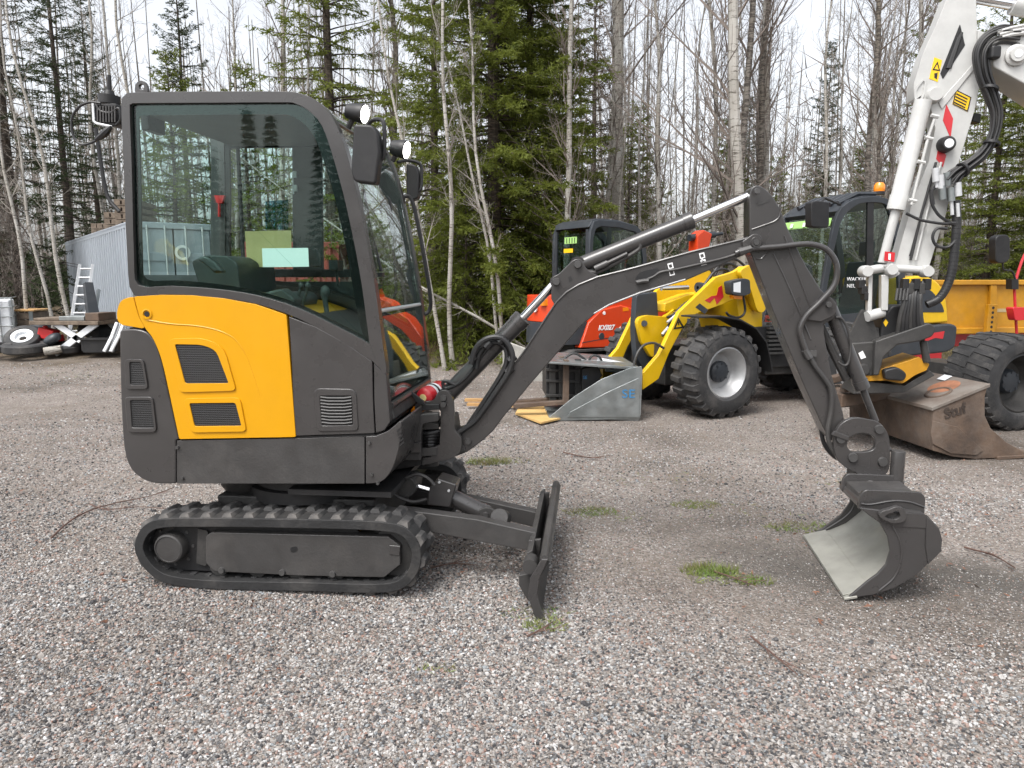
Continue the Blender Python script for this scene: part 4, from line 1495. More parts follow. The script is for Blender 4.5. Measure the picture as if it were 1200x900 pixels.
# cylinders
def cylinder(pl, a, m_, z_, r, rr, v=0, name='boom_cylinder', mb='grey', rodm='chrome'):
    A_, M_, Z_ = pl.X(*a, v), pl.X(*m_, v), pl.X(*z_, v)
    d = (M_ - A_).normalized()
    b = MB(); b.lathe(A_, d, [(.001, 0), (r, 0), (r, (M_ - A_).length - .05), (r * 1.1, (M_ - A_).length - .05), (r * 1.1, (M_ - A_).length - .004), (r * .95, (M_ - A_).length), (rr, (M_ - A_).length)], 22)
    c = b.build(name, M[mb], EX)
    MB().cyl(M_, Z_, rr, n=16).build('piston_rod', M[rodm], c)
    return c
bc = cylinder(B, (520, 467), (613, 372), (652, 330), .048, .022)
MB().cyl(B.X(652, 330, -.05), B.X(652, 330, .05), .034, n=14).build('rod_eye', M['grey'], bc)
MB().cyl(B.X(520, 467, -.08), B.X(520, 467, .08), .045, n=14).build('barrel_eye', M['grey'], bc)
ac = cylinder(B, (679, 311), (812, 257.5), (889, 225), .042, .021, name='dipper_cylinder')
MB().cyl(B.X(677, 310, -.04), B.X(677, 310, .04), .042, n=14).build('barrel_eye', M['grey'], ac)
b = MB(); b.tube(spline([B.X(*p, -.03) for p in [(687, 318), (700, 319), (715, 312), (740, 298), (750, 290), (746, 284), (735, 287)]], 4), .011, 8); b.build('cylinder_pipe', M['grey_matt'], ac)
b = MB(); b.tube([B.X(697, 315, -.045), B.X(712, 308, -.045)], .017, 10); b.tube([B.X(712, 308, -.045), B.X(735, 297, -.045)], .010, 8); b.build('hose_fitting', M['bolt'], ac)
for l, v, r_ in (([(552, 427), (556, 412), (563, 402), (574, 396), (586, 396), (595, 403), (600, 414), (600, 424), (595, 438), (580, 461), (567, 480), (556, 494), (545, 502), (537, 507)], -.085, .0155),
                 ([(558, 432), (561, 416), (570, 405), (582, 401), (592, 408), (594, 420), (590, 434), (577, 456), (561, 480), (549, 498)], -.06, .0145),
                 ([(596, 400), (585, 398), (572, 408), (560, 424), (548, 440), (538, 449), (530, 453), (521, 455), (519, 448), (524, 447), (534, 452)], -.045, .010)):
    MB().tube(spline([B.X(*p, v) for p in l], 5), r_, 9).build('boom_hose', M['hose'], EX)
for px, py in ((554, 420), (566, 402), (588, 398), (600, 420), (572, 404), (597, 434)):
    MB().cyl(B.X(px - 3, py + 3, -.075), B.X(px + 3, py - 3, -.075), .022, n=8).build('hose_clamp', M['hose'], EX)
# --- dipper arm
AW = .07
dip = rounded([(878.5, 228, 4), (880, 220, 5), (887, 216, 6), (896, 220, 8), (906, 230, 8), (913, 242, 10), (919, 256, 8), (925, 272), (945, 312), (962, 339), (972, 350, 4), (980, 362, 5), (977, 374), (966, 380), (966, 392, 8), (975, 440), (990, 490, 8), (990, 510, 8), (982, 520, 6), (972, 515, 5), (964, 500), (940, 447), (905, 362), (882, 302), (878, 292)], 4)
b = MB(); b.pp(B, dip, -AW, AW)
arm = b.build('dipper_arm', M['grey'], EX, .007, 3)
ear = []
b = MB()
for v0, v1 in ((-.1, -AW - .002), (AW + .002, .1)):
    b.pp(B, rounded([(870, 283), (884, 273, 4), (893, 276, 6), (894, 285, 6), (886, 293, 4), (872, 299)], 4), v0, v1)
b.build('boom_ear', M['grey'], boom, .004)
for l in ([(881, 269), (895, 264), (908, 259), (914, 252), (914, 240)], [(886, 303), (892, 303), (898, 297), (903, 295)], [(906, 297), (926, 340), (950, 398)], [(919, 276), (934, 318), (955, 375)]):
    MB().tube(spline([B.X(*p, -AW - .001) for p in l], 4), .0045, 6).build('weld_seam', M['grey'], arm)
bolts(MB(), B, [(887, 224), (886, 284), (971, 357)], -AW - .03, .016, .012, 12).build('pin', M['bolt'], arm)
bolts(MB(), B, [(886, 284)], -.1, .03, .008, 14).build('pin_boss', M['grey'], arm)
MB().pp(B, [(887, 237), (903, 233), (902, 236), (888, 241)], -AW - .002, -AW).build('part_number_mark', M['steel_dark'], arm)
MB().tube(spline([B.X(*p, -AW - .02) for p in [(862, 297), (875, 292), (912, 289), (940, 286), (955, 287), (968, 292), (978, 304), (981, 318), (977, 335), (962, 353), (945, 370), (938, 385), (940, 398), (947, 417)]], 5), .0145, 10).build('arm_hose', M['grey'], arm)
b = MB(); b.cyl(B.X(866, 295, -AW - .02), B.X(880, 291, -AW - .02), .02, n=8); b.cyl(B.X(943, 410, -AW - .02), B.X(949, 420, -AW - .02), .019, n=8)
b.box(B.X(950, 414, -AW - .015), .05, .03, .03)
b.build('hose_fitting', M['bolt'], arm)
MB().tube(spline([B.X(*p, -AW - .02) for p in [(948, 416), (956, 430), (968, 446), (974, 458), (974, 480), (970, 505), (973, 522), (984, 537), (1000, 543), (1016, 539), (1030, 531), (1044, 526)]], 5), .0125, 9).build('arm_hose', M['grey_matt'], arm)
MB().tube(spline([B.X(*p, AW - .02) for p in [(961, 470), (962, 500), (966, 520), (978, 535), (992, 540)]], 5), .012, 8).build('arm_hose', M['hose'], arm)
b = MB()
for v0, v1 in ((-.09, -.06), (.06, .09)):
    b.pp(B, rounded([(940, 374), (958, 352, 3), (972, 346, 6), (982, 358, 6), (978, 370, 4), (962, 377)], 3), v0, v1)
b.build('cylinder_bracket', M['grey'], arm, .004)
kc = cylinder(B, (971, 357), (1011, 456), (1026, 494), .036, .018, name='bucket_cylinder', rodm='grey')
MB().cyl(B.X(971, 357, -.05), B.X(971, 357, .05), .04, n=14).build('barrel_eye', M['grey'], kc)
MB().tube(spline([B.X(*p, -.04) for p in [(979, 372), (986, 373), (993, 385), (997, 405), (994, 425), (988, 428), (982, 424)]], 4), .007, 7).build('cylinder_pipe', M['grey_matt'], kc)
MB().tube(spline([B.X(*p, .02) for p in [(960, 378), (970, 400), (982, 425), (992, 445)]], 4), .022, 9).build('cylinder_pipe', M['grey_matt'], kc)
# link, tilt unit
LW = .085
LK_O = [(977, 520), (980, 505), (988, 495), (1000, 490), (1015, 491), (1030, 495), (1040, 507), (1043, 521), (1043, 545), (1038, 556), (1024, 561), (1008, 556), (993, 549), (981, 538)]
LK_I = [(993, 521), (995, 514), (1001, 510), (1007, 508), (1014, 508), (1021, 510), (1025, 514), (1026, 520), (1025, 525), (1021, 528), (1012, 530), (1004, 530), (998, 529), (994, 525)]
oo = [tuple(p) for p in spline([(x, y, 0) for x, y in LK_O], 3, True)]
ii = [tuple(p) for p in spline([(x, y, 0) for x, y in LK_I], 3, True)]
b = MB()
for v0, v1 in ((-LW - .03, -LW), (LW, LW + .03)):
    b.ring(B, B.pts(oo, v0), B.pts(ii, v0), v0, v1)
lk = b.build('bucket_link', M['grey'], EX, .004)
bolts(MB(), B, [(985, 514), (999, 536), (1034, 541), (1030, 503)], -LW - .03, .026, .014, 14).build('pin', M['bolt'], lk)
for px, py in ((985, 514), (999, 536), (1034, 541), (1029, 500)):
    MB().cyl(B.X(px, py, -LW), B.X(px, py, LW), .02, n=10).build('cross_pin', M['bolt'], lk)
b = MB(); b.pp(B, [(978, 505), (996, 512), (994, 517), (975, 510)], -LW - .05, -LW - .028); b.build('lock_plate', M['grey'], lk, .004)
b = MB()
u0, z0 = B.uz(1049, 526, -.08); u1, z1 = B.uz(1045, 578, -.08)
b.lathe(B.W(u0, -.12, z0), B.W(u1, -.12, z1) - B.W(u0, -.12, z0), [(.001, 0), (.032, 0), (.034, .006), (.034, .16), (.038, .16), (.038, .2), (.03, .205), (.02, .215), (.02, .25)], 18)
b.build('tilt_cylinder', M['grey'], EX)
b = MB(); b.pp(B, rounded([(1008, 558), (1042, 558), (1045, 580), (1006, 580)]), -.09, .10); b.cyl(B.X(1020, 572, -.15), B.X(1020, 572, .2), .04, n=14)
b.build('tilt_hub', M['steel_dark'], EX, .004)
# --- bucket (its own yaw)
K = PL(1.609, 3.30, -9.4)
WID = .872
NB = [(992, 702), (1024, 697), (1049, 689), (1074, 674), (1103, 646), (1104.5, 633), (1101, 619), (1085, 604), (1060, 601), (1031, 598), (1007, 595)]
kp = K.pts(NB, 0)
dzb = .010 - kp[0][1]
lift = lambda l: [(p[0], p[1] + dzb) for p in l]
kp = lift(kp)
lip = kp[0]
mouth = lift(K.pts([(1017, 603), (1031, 613), (1040, 629), (1043, 646), (1038, 662), (1028, 673), (1017, 681)], 0))
bk = thing('bucket_root', '', '')
b = MB(); b.prism(K, kp + mouth, 0, .016)
bsides = b.build('bucket', M['grey'], EX, .004)
bpy.data.objects.remove(bk)
farp = lift(K.pts([(942, 629), (962, 619), (984, 603), (995, 588), (996, 577), (986, 570), (982, 564), (997, 561), (1008, 580), (1030, 584), (1052, 590), (1066, 606), (1062, 622), (1030, 640), (990, 640), (955, 634)], WID))
b = MB(); b.prism(K, farp, WID - .016, WID); b.build('side_plate', M['grey'], bsides, .004)
MB().tube(spline([K.W(p[0], WID - .018, p[1]) for p in lift(K.pts([(962, 622), (990, 604), (1000, 590), (1002, 576)], WID))], 4), .005, 6).build('weld_seam', M['grey'], bsides)
shell = kp[:9]
cen = Vector((sum(p[0] for p in shell) / len(shell), sum(p[1] for p in shell) / len(shell)))
def shr(p, t):
    q = cen - Vector(p)
    return tuple(Vector(p) + q.normalized() * t)
inner = [shr(p, .016) for p in shell]
inner[0] = (lip[0] + .02, lip[1] + .014)
b = MB(); b.prism(K, shell + inner[::-1], .017, WID - .017)
b.build('bucket_shell', M['grey_matt'], bsides)
fl = [(lip[0] - .005, lip[1] + .006)] + [shr(p, .021) for p in shell[1:8]]
flo = [shr(p, .006) for p in fl]
flo[0] = (fl[0][0] + .012, fl[0][1] + .008)
b = MB(); b.prism(K, fl + flo[::-1], .0175, WID - .0175)
b.build('worn_inner_face', M['wornsteel'], bsides)
df_ = (Vector(fl[1]) - Vector(fl[0])); lf_ = df_.length; df_.normalize(); nf_ = Vector((-df_.y, df_.x))
f0 = Vector(flo[0]) - df_ * .02
b = MB(); b.prism(K, [tuple(f0), tuple(f0 + df_ * lf_ * .9), tuple(f0 + df_ * lf_ * .9 + nf_ * .007), tuple(f0 + nf_ * .006)], .019, WID - .019)
b.build('lip_plate', M['wornsteel'], bsides, .002)
ds_ = Vector(kp[1]) - Vector(kp[0]); ds_.normalize()
ns_ = Vector((-ds_.y, ds_.x))
q_ = [Vector(lip) - ds_ * .012 - ns_ * .004, Vector(lip) + ds_ * .05 - ns_ * .004, Vector(lip) + ds_ * .05 + ns_ * .010, Vector(lip) - ds_ * .01 + ns_ * .008]
b = MB(); b.prism(K, [tuple(p) for p in q_], -.004, WID + .004)
b.build('cutting_edge', M['wornsteel'], bsides, .003)
MB().tube(spline([K.W(p[0], -.001, p[1]) for p in lift(K.pts([(1046, 617), (1054, 634), (1056, 655), (1048, 676), (1030, 692)]))], 4), .0045, 6).build('weld_seam', M['grey'], bsides)
b = MB(); b.prism(K, lift(K.pts([(1085, 604.5), (1100, 619.5), (1103, 645), (1087, 661), (1084, 640)])), -.008, 0); b.build('side_cheek', M['grey'], bsides, .003)
b = MB(); b.prism(K, lift(K.pts([(1034, 600), (1086, 603.5), (1101, 619.5), (1046, 617)], -.004)), -.004, .0); b.build('side_reinforcement', M['grey'], bsides)
# mount plates and hooks on top
for v0, v1 in ((.07, .095), (.36, .385)):
    b = MB(); b.prism(K, lift(K.pts(rounded([(1006, 597, 2), (1008, 580, 5), (1014, 574, 4), (1040, 575), (1080, 577, 4), (1085, 584, 3), (1083, 606), (1060, 603), (1030, 601)], 3), .07)), v0, v1)
    b.build('mount_plate', M['grey'], bsides, .004)
b = MB(); b.prism(K, lift(K.pts([(1012, 583), (1080, 583), (1082, 604), (1030, 600), (1010, 596)], .07)), .096, .359); b.build('mount_core', M['grey_matt'], bsides, .006)
MB().tube(spline([K.W(p[0], .069, p[1]) for p in lift(K.pts([(1009, 590), (1020, 591), (1045, 587), (1065, 588), (1083, 594)], .07))], 4), .005, 6).build('weld_seam', M['grey'], bsides)
p0_ = lift(K.pts([(1012, 592)], .07))[0]
MB().cyl(K.W(p0_[0], .09, p0_[1]), K.W(p0_[0] + .01, WID * .5, p0_[1] - .015), .024, n=12).build('cross_tube', M['grey'], bsides)
b = MB(); b.prism(K, [(p0_[0] + .03, p0_[1] - .01), (p0_[0] + .25, p0_[1] + .0), (p0_[0] + .25, p0_[1] - .02), (p0_[0] + .03, p0_[1] - .03)], .38, WID * .55); b.build('top_plate', M['grey_matt'], bsides, .003)
lo_ = lambda l: lift(K.pts(spline([(x, y, 0) for x, y in l], 3, True), -.03))
b = MB(); b.ring(K, lo_([(1031, 606), (1033, 600), (1042, 597), (1052, 594), (1060, 597), (1062, 606), (1058, 612), (1045, 613)]), lo_([(1038, 606), (1040, 603), (1046, 601), (1051, 599), (1054, 601), (1055, 605), (1052, 608), (1045, 609)]), -.03, .0)
b.build('lifting_loop', M['grey'], bsides, .004)
# --- fire extinguisher on the nose
a_, c_ = B.X(496, 466, -.1), B.X(517, 455, .12)
d_ = (c_ - a_).normalized()
FE = thing('fire_extinguisher', 'red fire extinguisher bottle with white band strapped on the nose of the charcoal excavator', 'extinguisher', a_)
L_ = (c_ - a_).length
b = MB(); b.lathe(a_, d_, [(.001, -.004), (.025, -.004), (.047, .012), (.052, .035), (.052, .07)], 22); b.lathe(a_, d_, [(.052, .135), (.052, L_ - .03), (.04, L_), (.001, L_)], 22)
b.build('bottle', M['red'], FE)
MB().lathe(a_, d_, [(.0522, .07), (.0522, .135)], 22).build('paper_band', M['offwhite'], FE)
MB().lathe(a_, d_, [(.054, .092), (.055, .095), (.055, .108), (.054, .111)], 22).build('strap', M['black'], FE)
MB().lathe(a_, d_, [(.001, -.006), (.02, -.006), (.022, -.002)], 12).build('base_sticker', M['cream'], FE)
b = MB(); b.pp(B, [(481, 458), (496, 470), (498, 474), (490, 474), (480, 462)], -.17, -.15); b.pp(B, [(486, 474), (515, 474), (515, 480), (486, 482)], -.15, .12); b.build('bottle_bracket', M['black'], EX, .003)
b = MB(); b.pp(B, rounded([(480, 481, 4), (486, 475, 4), (496, 476, 3), (496, 483), (482, 485)]), -.14, .0); b.build('indicator_lamp', M['amber'], EX, .004)

# --- undercarriage
U = PL(-1.09, 3.875, -6)
TO = [(219, 690), (188, 683), (169, 668), (158, 648), (160, 630), (171, 616), (190, 610), (235, 609), (300, 609.5), (400, 611.5), (450, 614), (476, 621), (491, 640), (493, 660), (487, 677), (471, 692), (440, 697), (362, 695), (267, 693)]
tp2 = [Vector((p[0], p[1], 0)) for p in spline([(*U.uz(x, y, -.5), 0) for x, y in TO], 12, True)]
# even steps along the loop
def resample(P, n):
    P = P + [P[0]]
    L = [0]
    for i in range(1, len(P)):
        L.append(L[-1] + (P[i] - P[i - 1]).length)
    out = []
    j = 0
    for k in range(n):
        t = L[-1] * k / n
        while L[j + 1] < t:
            j += 1
        f = (t - L[j]) / max(1e-9, L[j + 1] - L[j])
        out.append(P[j].lerp(P[j + 1], f))
    return out
NT = 60
loop = resample(tp2, NT * 2)
zmin = min(p.y for p in loop)
loop = [Vector((p.x, p.y - zmin + .008, 0)) for p in loop]
nrm = []
cx_, cz_ = sum(p.x for p in loop) / len(loop), sum(p.y for p in loop) / len(loop)
for i in range(len(loop)):
    t_ = (loop[(i + 1) % len(loop)] - loop[i - 1]).normalized()
    n_ = Vector((t_.y, -t_.x, 0))
    if n_.dot(loop[i] - Vector((cx_, cz_, 0))) < 0:
        n_ = -n_
    nrm.append(n_)
TWD = .235
lug_me = None
FAR = .85
for v0 in (-.5, FAR - TWD):
    b = MB()
    b.ring(U, [(p.x, p.y) for p in loop], [(p.x - n_.x * .046, p.y - n_.y * .046) for p, n_ in zip(loop, nrm)], v0, v0 + TWD)
    tr = b.build('track', M['track_rubber'], EX, .004)
    for i in range(0, 2 * NT, 4):             # inner guide lugs
        p, n_ = loop[i], nrm[i]
        for vv in (.07, .135):
            b = MB()
            R_ = Matrix(((U.u.x, U.n.x, 0), (U.u.y, U.n.y, 0), (0, 0, 1)))
            q = p - n_ * .036
            ang = math.atan2(n_.x, n_.y)
            if i == 0 and vv == .07 and v0 < 0:
                pass
    # outside tread blocks: staggered left and right
    for i in range(NT):
        p, n_ = loop[2 * i], nrm[2 * i]
        vv = v0 + TWD * (.27 if i % 2 else .73)
        ang = math.atan2(n_.x, n_.y)
        if lug_me is None:
            b = MB()
            hw = TWD * .235
            b.add([(-.030, -hw, -.004), (.030, -hw, -.004), (.036, hw, -.004), (-.024, hw, -.004), (-.017, -hw + .01, .018), (.015, -hw + .01, .018), (.022, hw - .012, .018), (-.010, hw - .012, .018)],
                  [[0, 3, 2, 1], [4, 5, 6, 7], [0, 1, 5, 4], [1, 2, 6, 5], [2, 3, 7, 6], [3, 0, 4, 7]])
            t_o = b.build('tread_block', M['rubber_tread'])
            lug_me = t_o.data
            bpy.data.objects.remove(t_o)
        lo = bpy.data.objects.new('tread_block', lug_me)
        COL.objects.link(lo)
        lo.parent = tr
        pos = U.W(p.x, vv, p.y)
        ez = (U.u * n_.x + Vector((0, 0, n_.y))).normalized()
        ey = U.n * (1 if i % 2 else -1)
        ex = ey.cross(ez)
        lo.matrix_local = Matrix.Translation(pos - EX.location) @ Matrix((ex, ey, ez)).transposed().to_4x4()
    near = v0 < 0
    fv = v0 + .012 if near else v0
    # frame, hub, rollers
    b = MB(); b.pp(U, rounded([(241, 628, 3), (248, 624), (455, 629), (469, 640), (469, 662), (450, 677), (352, 675), (251, 670, 3), (241, 660, 3)], 2), -.5 + .028, -.5 + .19)
    if not near:
        for i in range(len(b.v)):
            b.v[i] = b.v[i] + U.n * (FAR + .5 - TWD + .02)
    fr_ = b.build('track_frame', M['grey_matt'], EX, .005)
    if near:
        bolts(MB(), U, [(260, 668), (331, 670.5), (390, 672.5)], -.472, .017, .012, 12).build('bolt', M['bolt'], fr_)
        MB().pp(U, rounded([(340, 642, 2), (348, 640, 3), (349, 646, 3), (341, 648, 3)]), -.4735, -.465).build('frame_hole', M['black'], fr_)
        b = MB(); b.pp(U, [(456, 639), (469, 640), (468, 651), (456, 650)], -.478, -.465); b.build('frame_tab', M['grey'], fr_, .003)
        b = MB(); b.pp(U, rounded([(232, 620), (244, 622, 4), (242, 664, 4), (230, 660)]), -.44, -.3); b.build('frame_end', M['steel_dark'], fr_)
    vb = (-.5 if near else FAR - TWD)
    hu, hz = U.uz(190, 645, -.5)
    b = MB(); b.prism(U, rounded([(hu - .02, .07, .08), (hu + 1.0, .07, .08), (hu + 1.05, .2, .1), (hu + .98, .335, .08), (hu + .1, .345, .1), (hu - .1, .2, .1)], 4), (v0 + .075), v0 + TWD - .03); b.build('frame_core', M['black'], fr_)
    sp_c = U.W(hu + .02, vb + TWD / 2, hz)
    ou = -U.n if near else U.n
    b = MB(); b.lathe(sp_c, ou, [(.125, -.06), (.125, .03), (.115, .034), (.078, .036), (.078, .085), (.074, .098), (.066, .102), (.064, .098), (.001, .098)], 26)
    hb = b.build('drive_hub', M['grey_matt'], EX)
    for k in range(8):
        a = k * math.pi / 4
        q = sp_c + ou * .034 + (U.u * math.cos(a) + Vector((0, 0, 1)) * math.sin(a)) * .1
        MB().cyl(q, q + ou * .012, .009, n=6).build('bolt', M['bolt'], hb)
    b = MB()
    for k in range(12):
        a = k * math.pi / 6
        dd = U.u * math.cos(a) + Vector((0, 0, 1)) * math.sin(a)
        b.tube([sp_c + dd * .12, sp_c + dd * .155], [.02, .011], 6)
    b.build('sprocket_teeth', M['steel_dark'], hb)
    iu, iz = U.uz(460, 653, -.5)
    ic_ = U.W(iu - .01, vb + TWD / 2, iz)
    b = MB(); b.lathe(ic_, ou, [(.03, -.06), (.12, -.05), (.138, -.03), (.138, .03), (.12, .05), (.05, .055), (.03, .06)], 28)
    b.build('idler_wheel', M['steel_dark'], EX)
    for k in range(4):
        ru = hu + .26 + k * .2
        b = MB(); b.lathe(U.W(ru, vb + TWD / 2, .105), ou, [(.001, -.06), (.05, -.06), (.055, -.03), (.055, .03), (.05, .06), (.001, .06)], 16)
        b.build('track_roller', M['steel_dark'], EX)
    b = MB()
    for i in range(0, 2 * NT, 3):
        p, n_ = loop[i], nrm[i]
        if p.y > .2 and abs(n_.y) > .7:
            continue
        q = p - n_ * .036
        t_ = Vector((n_.y, -n_.x, 0))
        b.prism(U, [(q.x - t_.x * .014 - n_.x * .014, q.y - t_.y * .014 - n_.y * .014), (q.x + t_.x * .014 - n_.x * .014, q.y + t_.y * .014 - n_.y * .014),
                    (q.x + t_.x * .014 + n_.x * .014, q.y + t_.y * .014 + n_.y * .014), (q.x - t_.x * .014 + n_.x * .014, q.y - t_.y * .014 + n_.y * .014)], vb + .045, vb + .085)
    g_ = b.build('guide_lug_row', M['rubber'], tr)
    g_['kind'] = 'stuff'
b = MB(); b.bx(U, -.42, .42, -.27, .45, .20, .42); b.bx(U, -.2, .35, -.4, .72, .17, .30)
b.build('chassis', M['steel_dark'], EX, .01)
MB().lathe(U.W(.0, 0, .40), (0, 0, 1), [(.34, 0), (.34, .06), (.31, .065), (.31, .12)], 32).build('slew_ring', M['black'], EX)
b = MB(); b.lathe(U.W(-.33, -.12, .42), (0, 0, 1), [(.001, 0), (.11, .0), (.13, .03), (.13, .11)], 24); b.build('slew_motor_cover', M['steel_dark'], EX)
# dozer blade
b = MB()
b.pp(U, [(470, 597), (560, 609), (628, 624.5), (621, 646), (545, 632), (500, 623), (470, 616)], -.27, -.20)
ba = b.build('blade_arm', M['grey_matt'], EX, .006)
b = MB(); b.pp(U, [(500, 575), (558, 585), (631, 601), (626, 618), (556, 601), (500, 590)], .22, .29)
b.build('blade_arm', M['grey_matt'], EX, .006)
b = MB(); b.prism(U, [(.48, .2), (.6, .19), (.6, .215), (.48, .225)], -.2, .22); b.build('arm_brace', M['grey_matt'], EX)
ub, zb = U.uz(632, 705, -.62)
crv = [(ub - .005, .012), (ub - .022, .06), (ub - .03, .12), (ub - .022, .19), (ub + .012, .255), (ub + .035, .285)]
b = MB(); b.sheet(U, crv[::-1], -.62, .60, .02)
bl = b.build('dozer_blade', M['steel_dark'], EX, .003)
b = MB(); b.sheet(U, [(p[0] + .004, p[1]) for p in crv[::-1]], -.615, .595, -.003); b.build('worn_blade_face', M['concrete'], bl)
MB().cyl(U.W(ub + .02, -.62, .282), U.W(ub + .02, .60, .282), .02, n=12).build('blade_top_tube', M['grey_matt'], bl)
b = MB(); b.prism(U, [(ub - .02, .012), (ub + .012, .0), (ub + .03, .0), (ub + .005, .06), (ub - .01, .12), (ub, .2), (ub + .04, .29), (ub + .01, .29), (ub - .04, .2), (ub - .05, .11)], -.64, -.62)
b.build('blade_cheek', M['grey'], bl, .003)
b = MB(); b.prism(U, [(ub - .10, .17), (ub - .03, .19), (ub - .03, .03), (ub - .06, .05), (ub - .1, .12)], -.55, -.5); b.prism(U, [(ub - .07, .27), (ub - .01, .28), (ub - .03, .06), (ub - .08, .12)], -.36, -.34)
b.prism(U, [(ub - .07, .27), (ub - .01, .28), (ub - .03, .06), (ub - .08, .12)], .42, .44)
b.prism(U, [(ub - .07, .26), (ub - .04, .28), (ub - .03, .05), (ub - .06, .05)], -.5, .5)
b.build('blade_back_plate', M['grey_matt'], bl, .004)
MB().cyl(U.W(ub - .045, -.6, .235), U.W(ub - .045, -.52, .235), .035, n=12).build('blade_hinge', M['grey_matt'], bl)
cy = MB(); a_, c_ = U.X(524, 580, -.02), U.X(573, 604, -.02)
cy.lathe(a_, c_ - a_, [(.001, 0), (.046, 0), (.046, .2), (.05, .2), (.05, .24), (.001, .24)], 20)
bcy = cy.build('blade_cylinder', M['grey'], EX)
MB().cyl(U.X(482, 568, -.02), U.X(526, 581, -.02), .02, n=12).build('piston_rod', M['chrome'], bcy)
b = MB(); b.pp(U, [(503, 572), (513, 561), (535, 568), (527, 595), (500, 592)], -.09, .05); b.build('cylinder_guard', M['grey'], bcy, .008, 2)
bolts(MB(), U, [(526, 575), (515, 565)], -.09, .008, .006, 8).build('bolt', M['alu'], bcy)
b = MB(); b.pp(U, rounded([(560, 598, 4), (572, 594, 5), (590, 606), (592, 616, 3), (566, 614, 4)]), -.07, -.045); b.build('cylinder_clevis', M['grey_matt'], bcy, .003)
bolts(MB(), U, [(569, 604)], -.07, .02, .01, 12).build('pin', M['bolt'], bcy)
MB().cyl(U.X(585, 606, -.12), U.X(590, 607, .16), .045, n=14).build('cross_tube', M['grey_matt'], EX)
b = MB(); b.pp(U, rounded([(462, 572, 4), (478, 558, 8), (488, 565, 6), (486, 580, 6), (470, 586)]), -.1, .06); b.build('cylinder_anchor', M['steel_dark'], EX, .006)
for l in ([(476, 560), (490, 556), (502, 561), (509, 569)], [(440, 582), (455, 576), (470, 584), (485, 588), (500, 585)]):
    MB().tube(spline([U.X(*p, -.12) for p in l], 6), .009, 8).build('blade_hose', M['grey_matt'], EX)
bpy.data.objects.remove(cab)
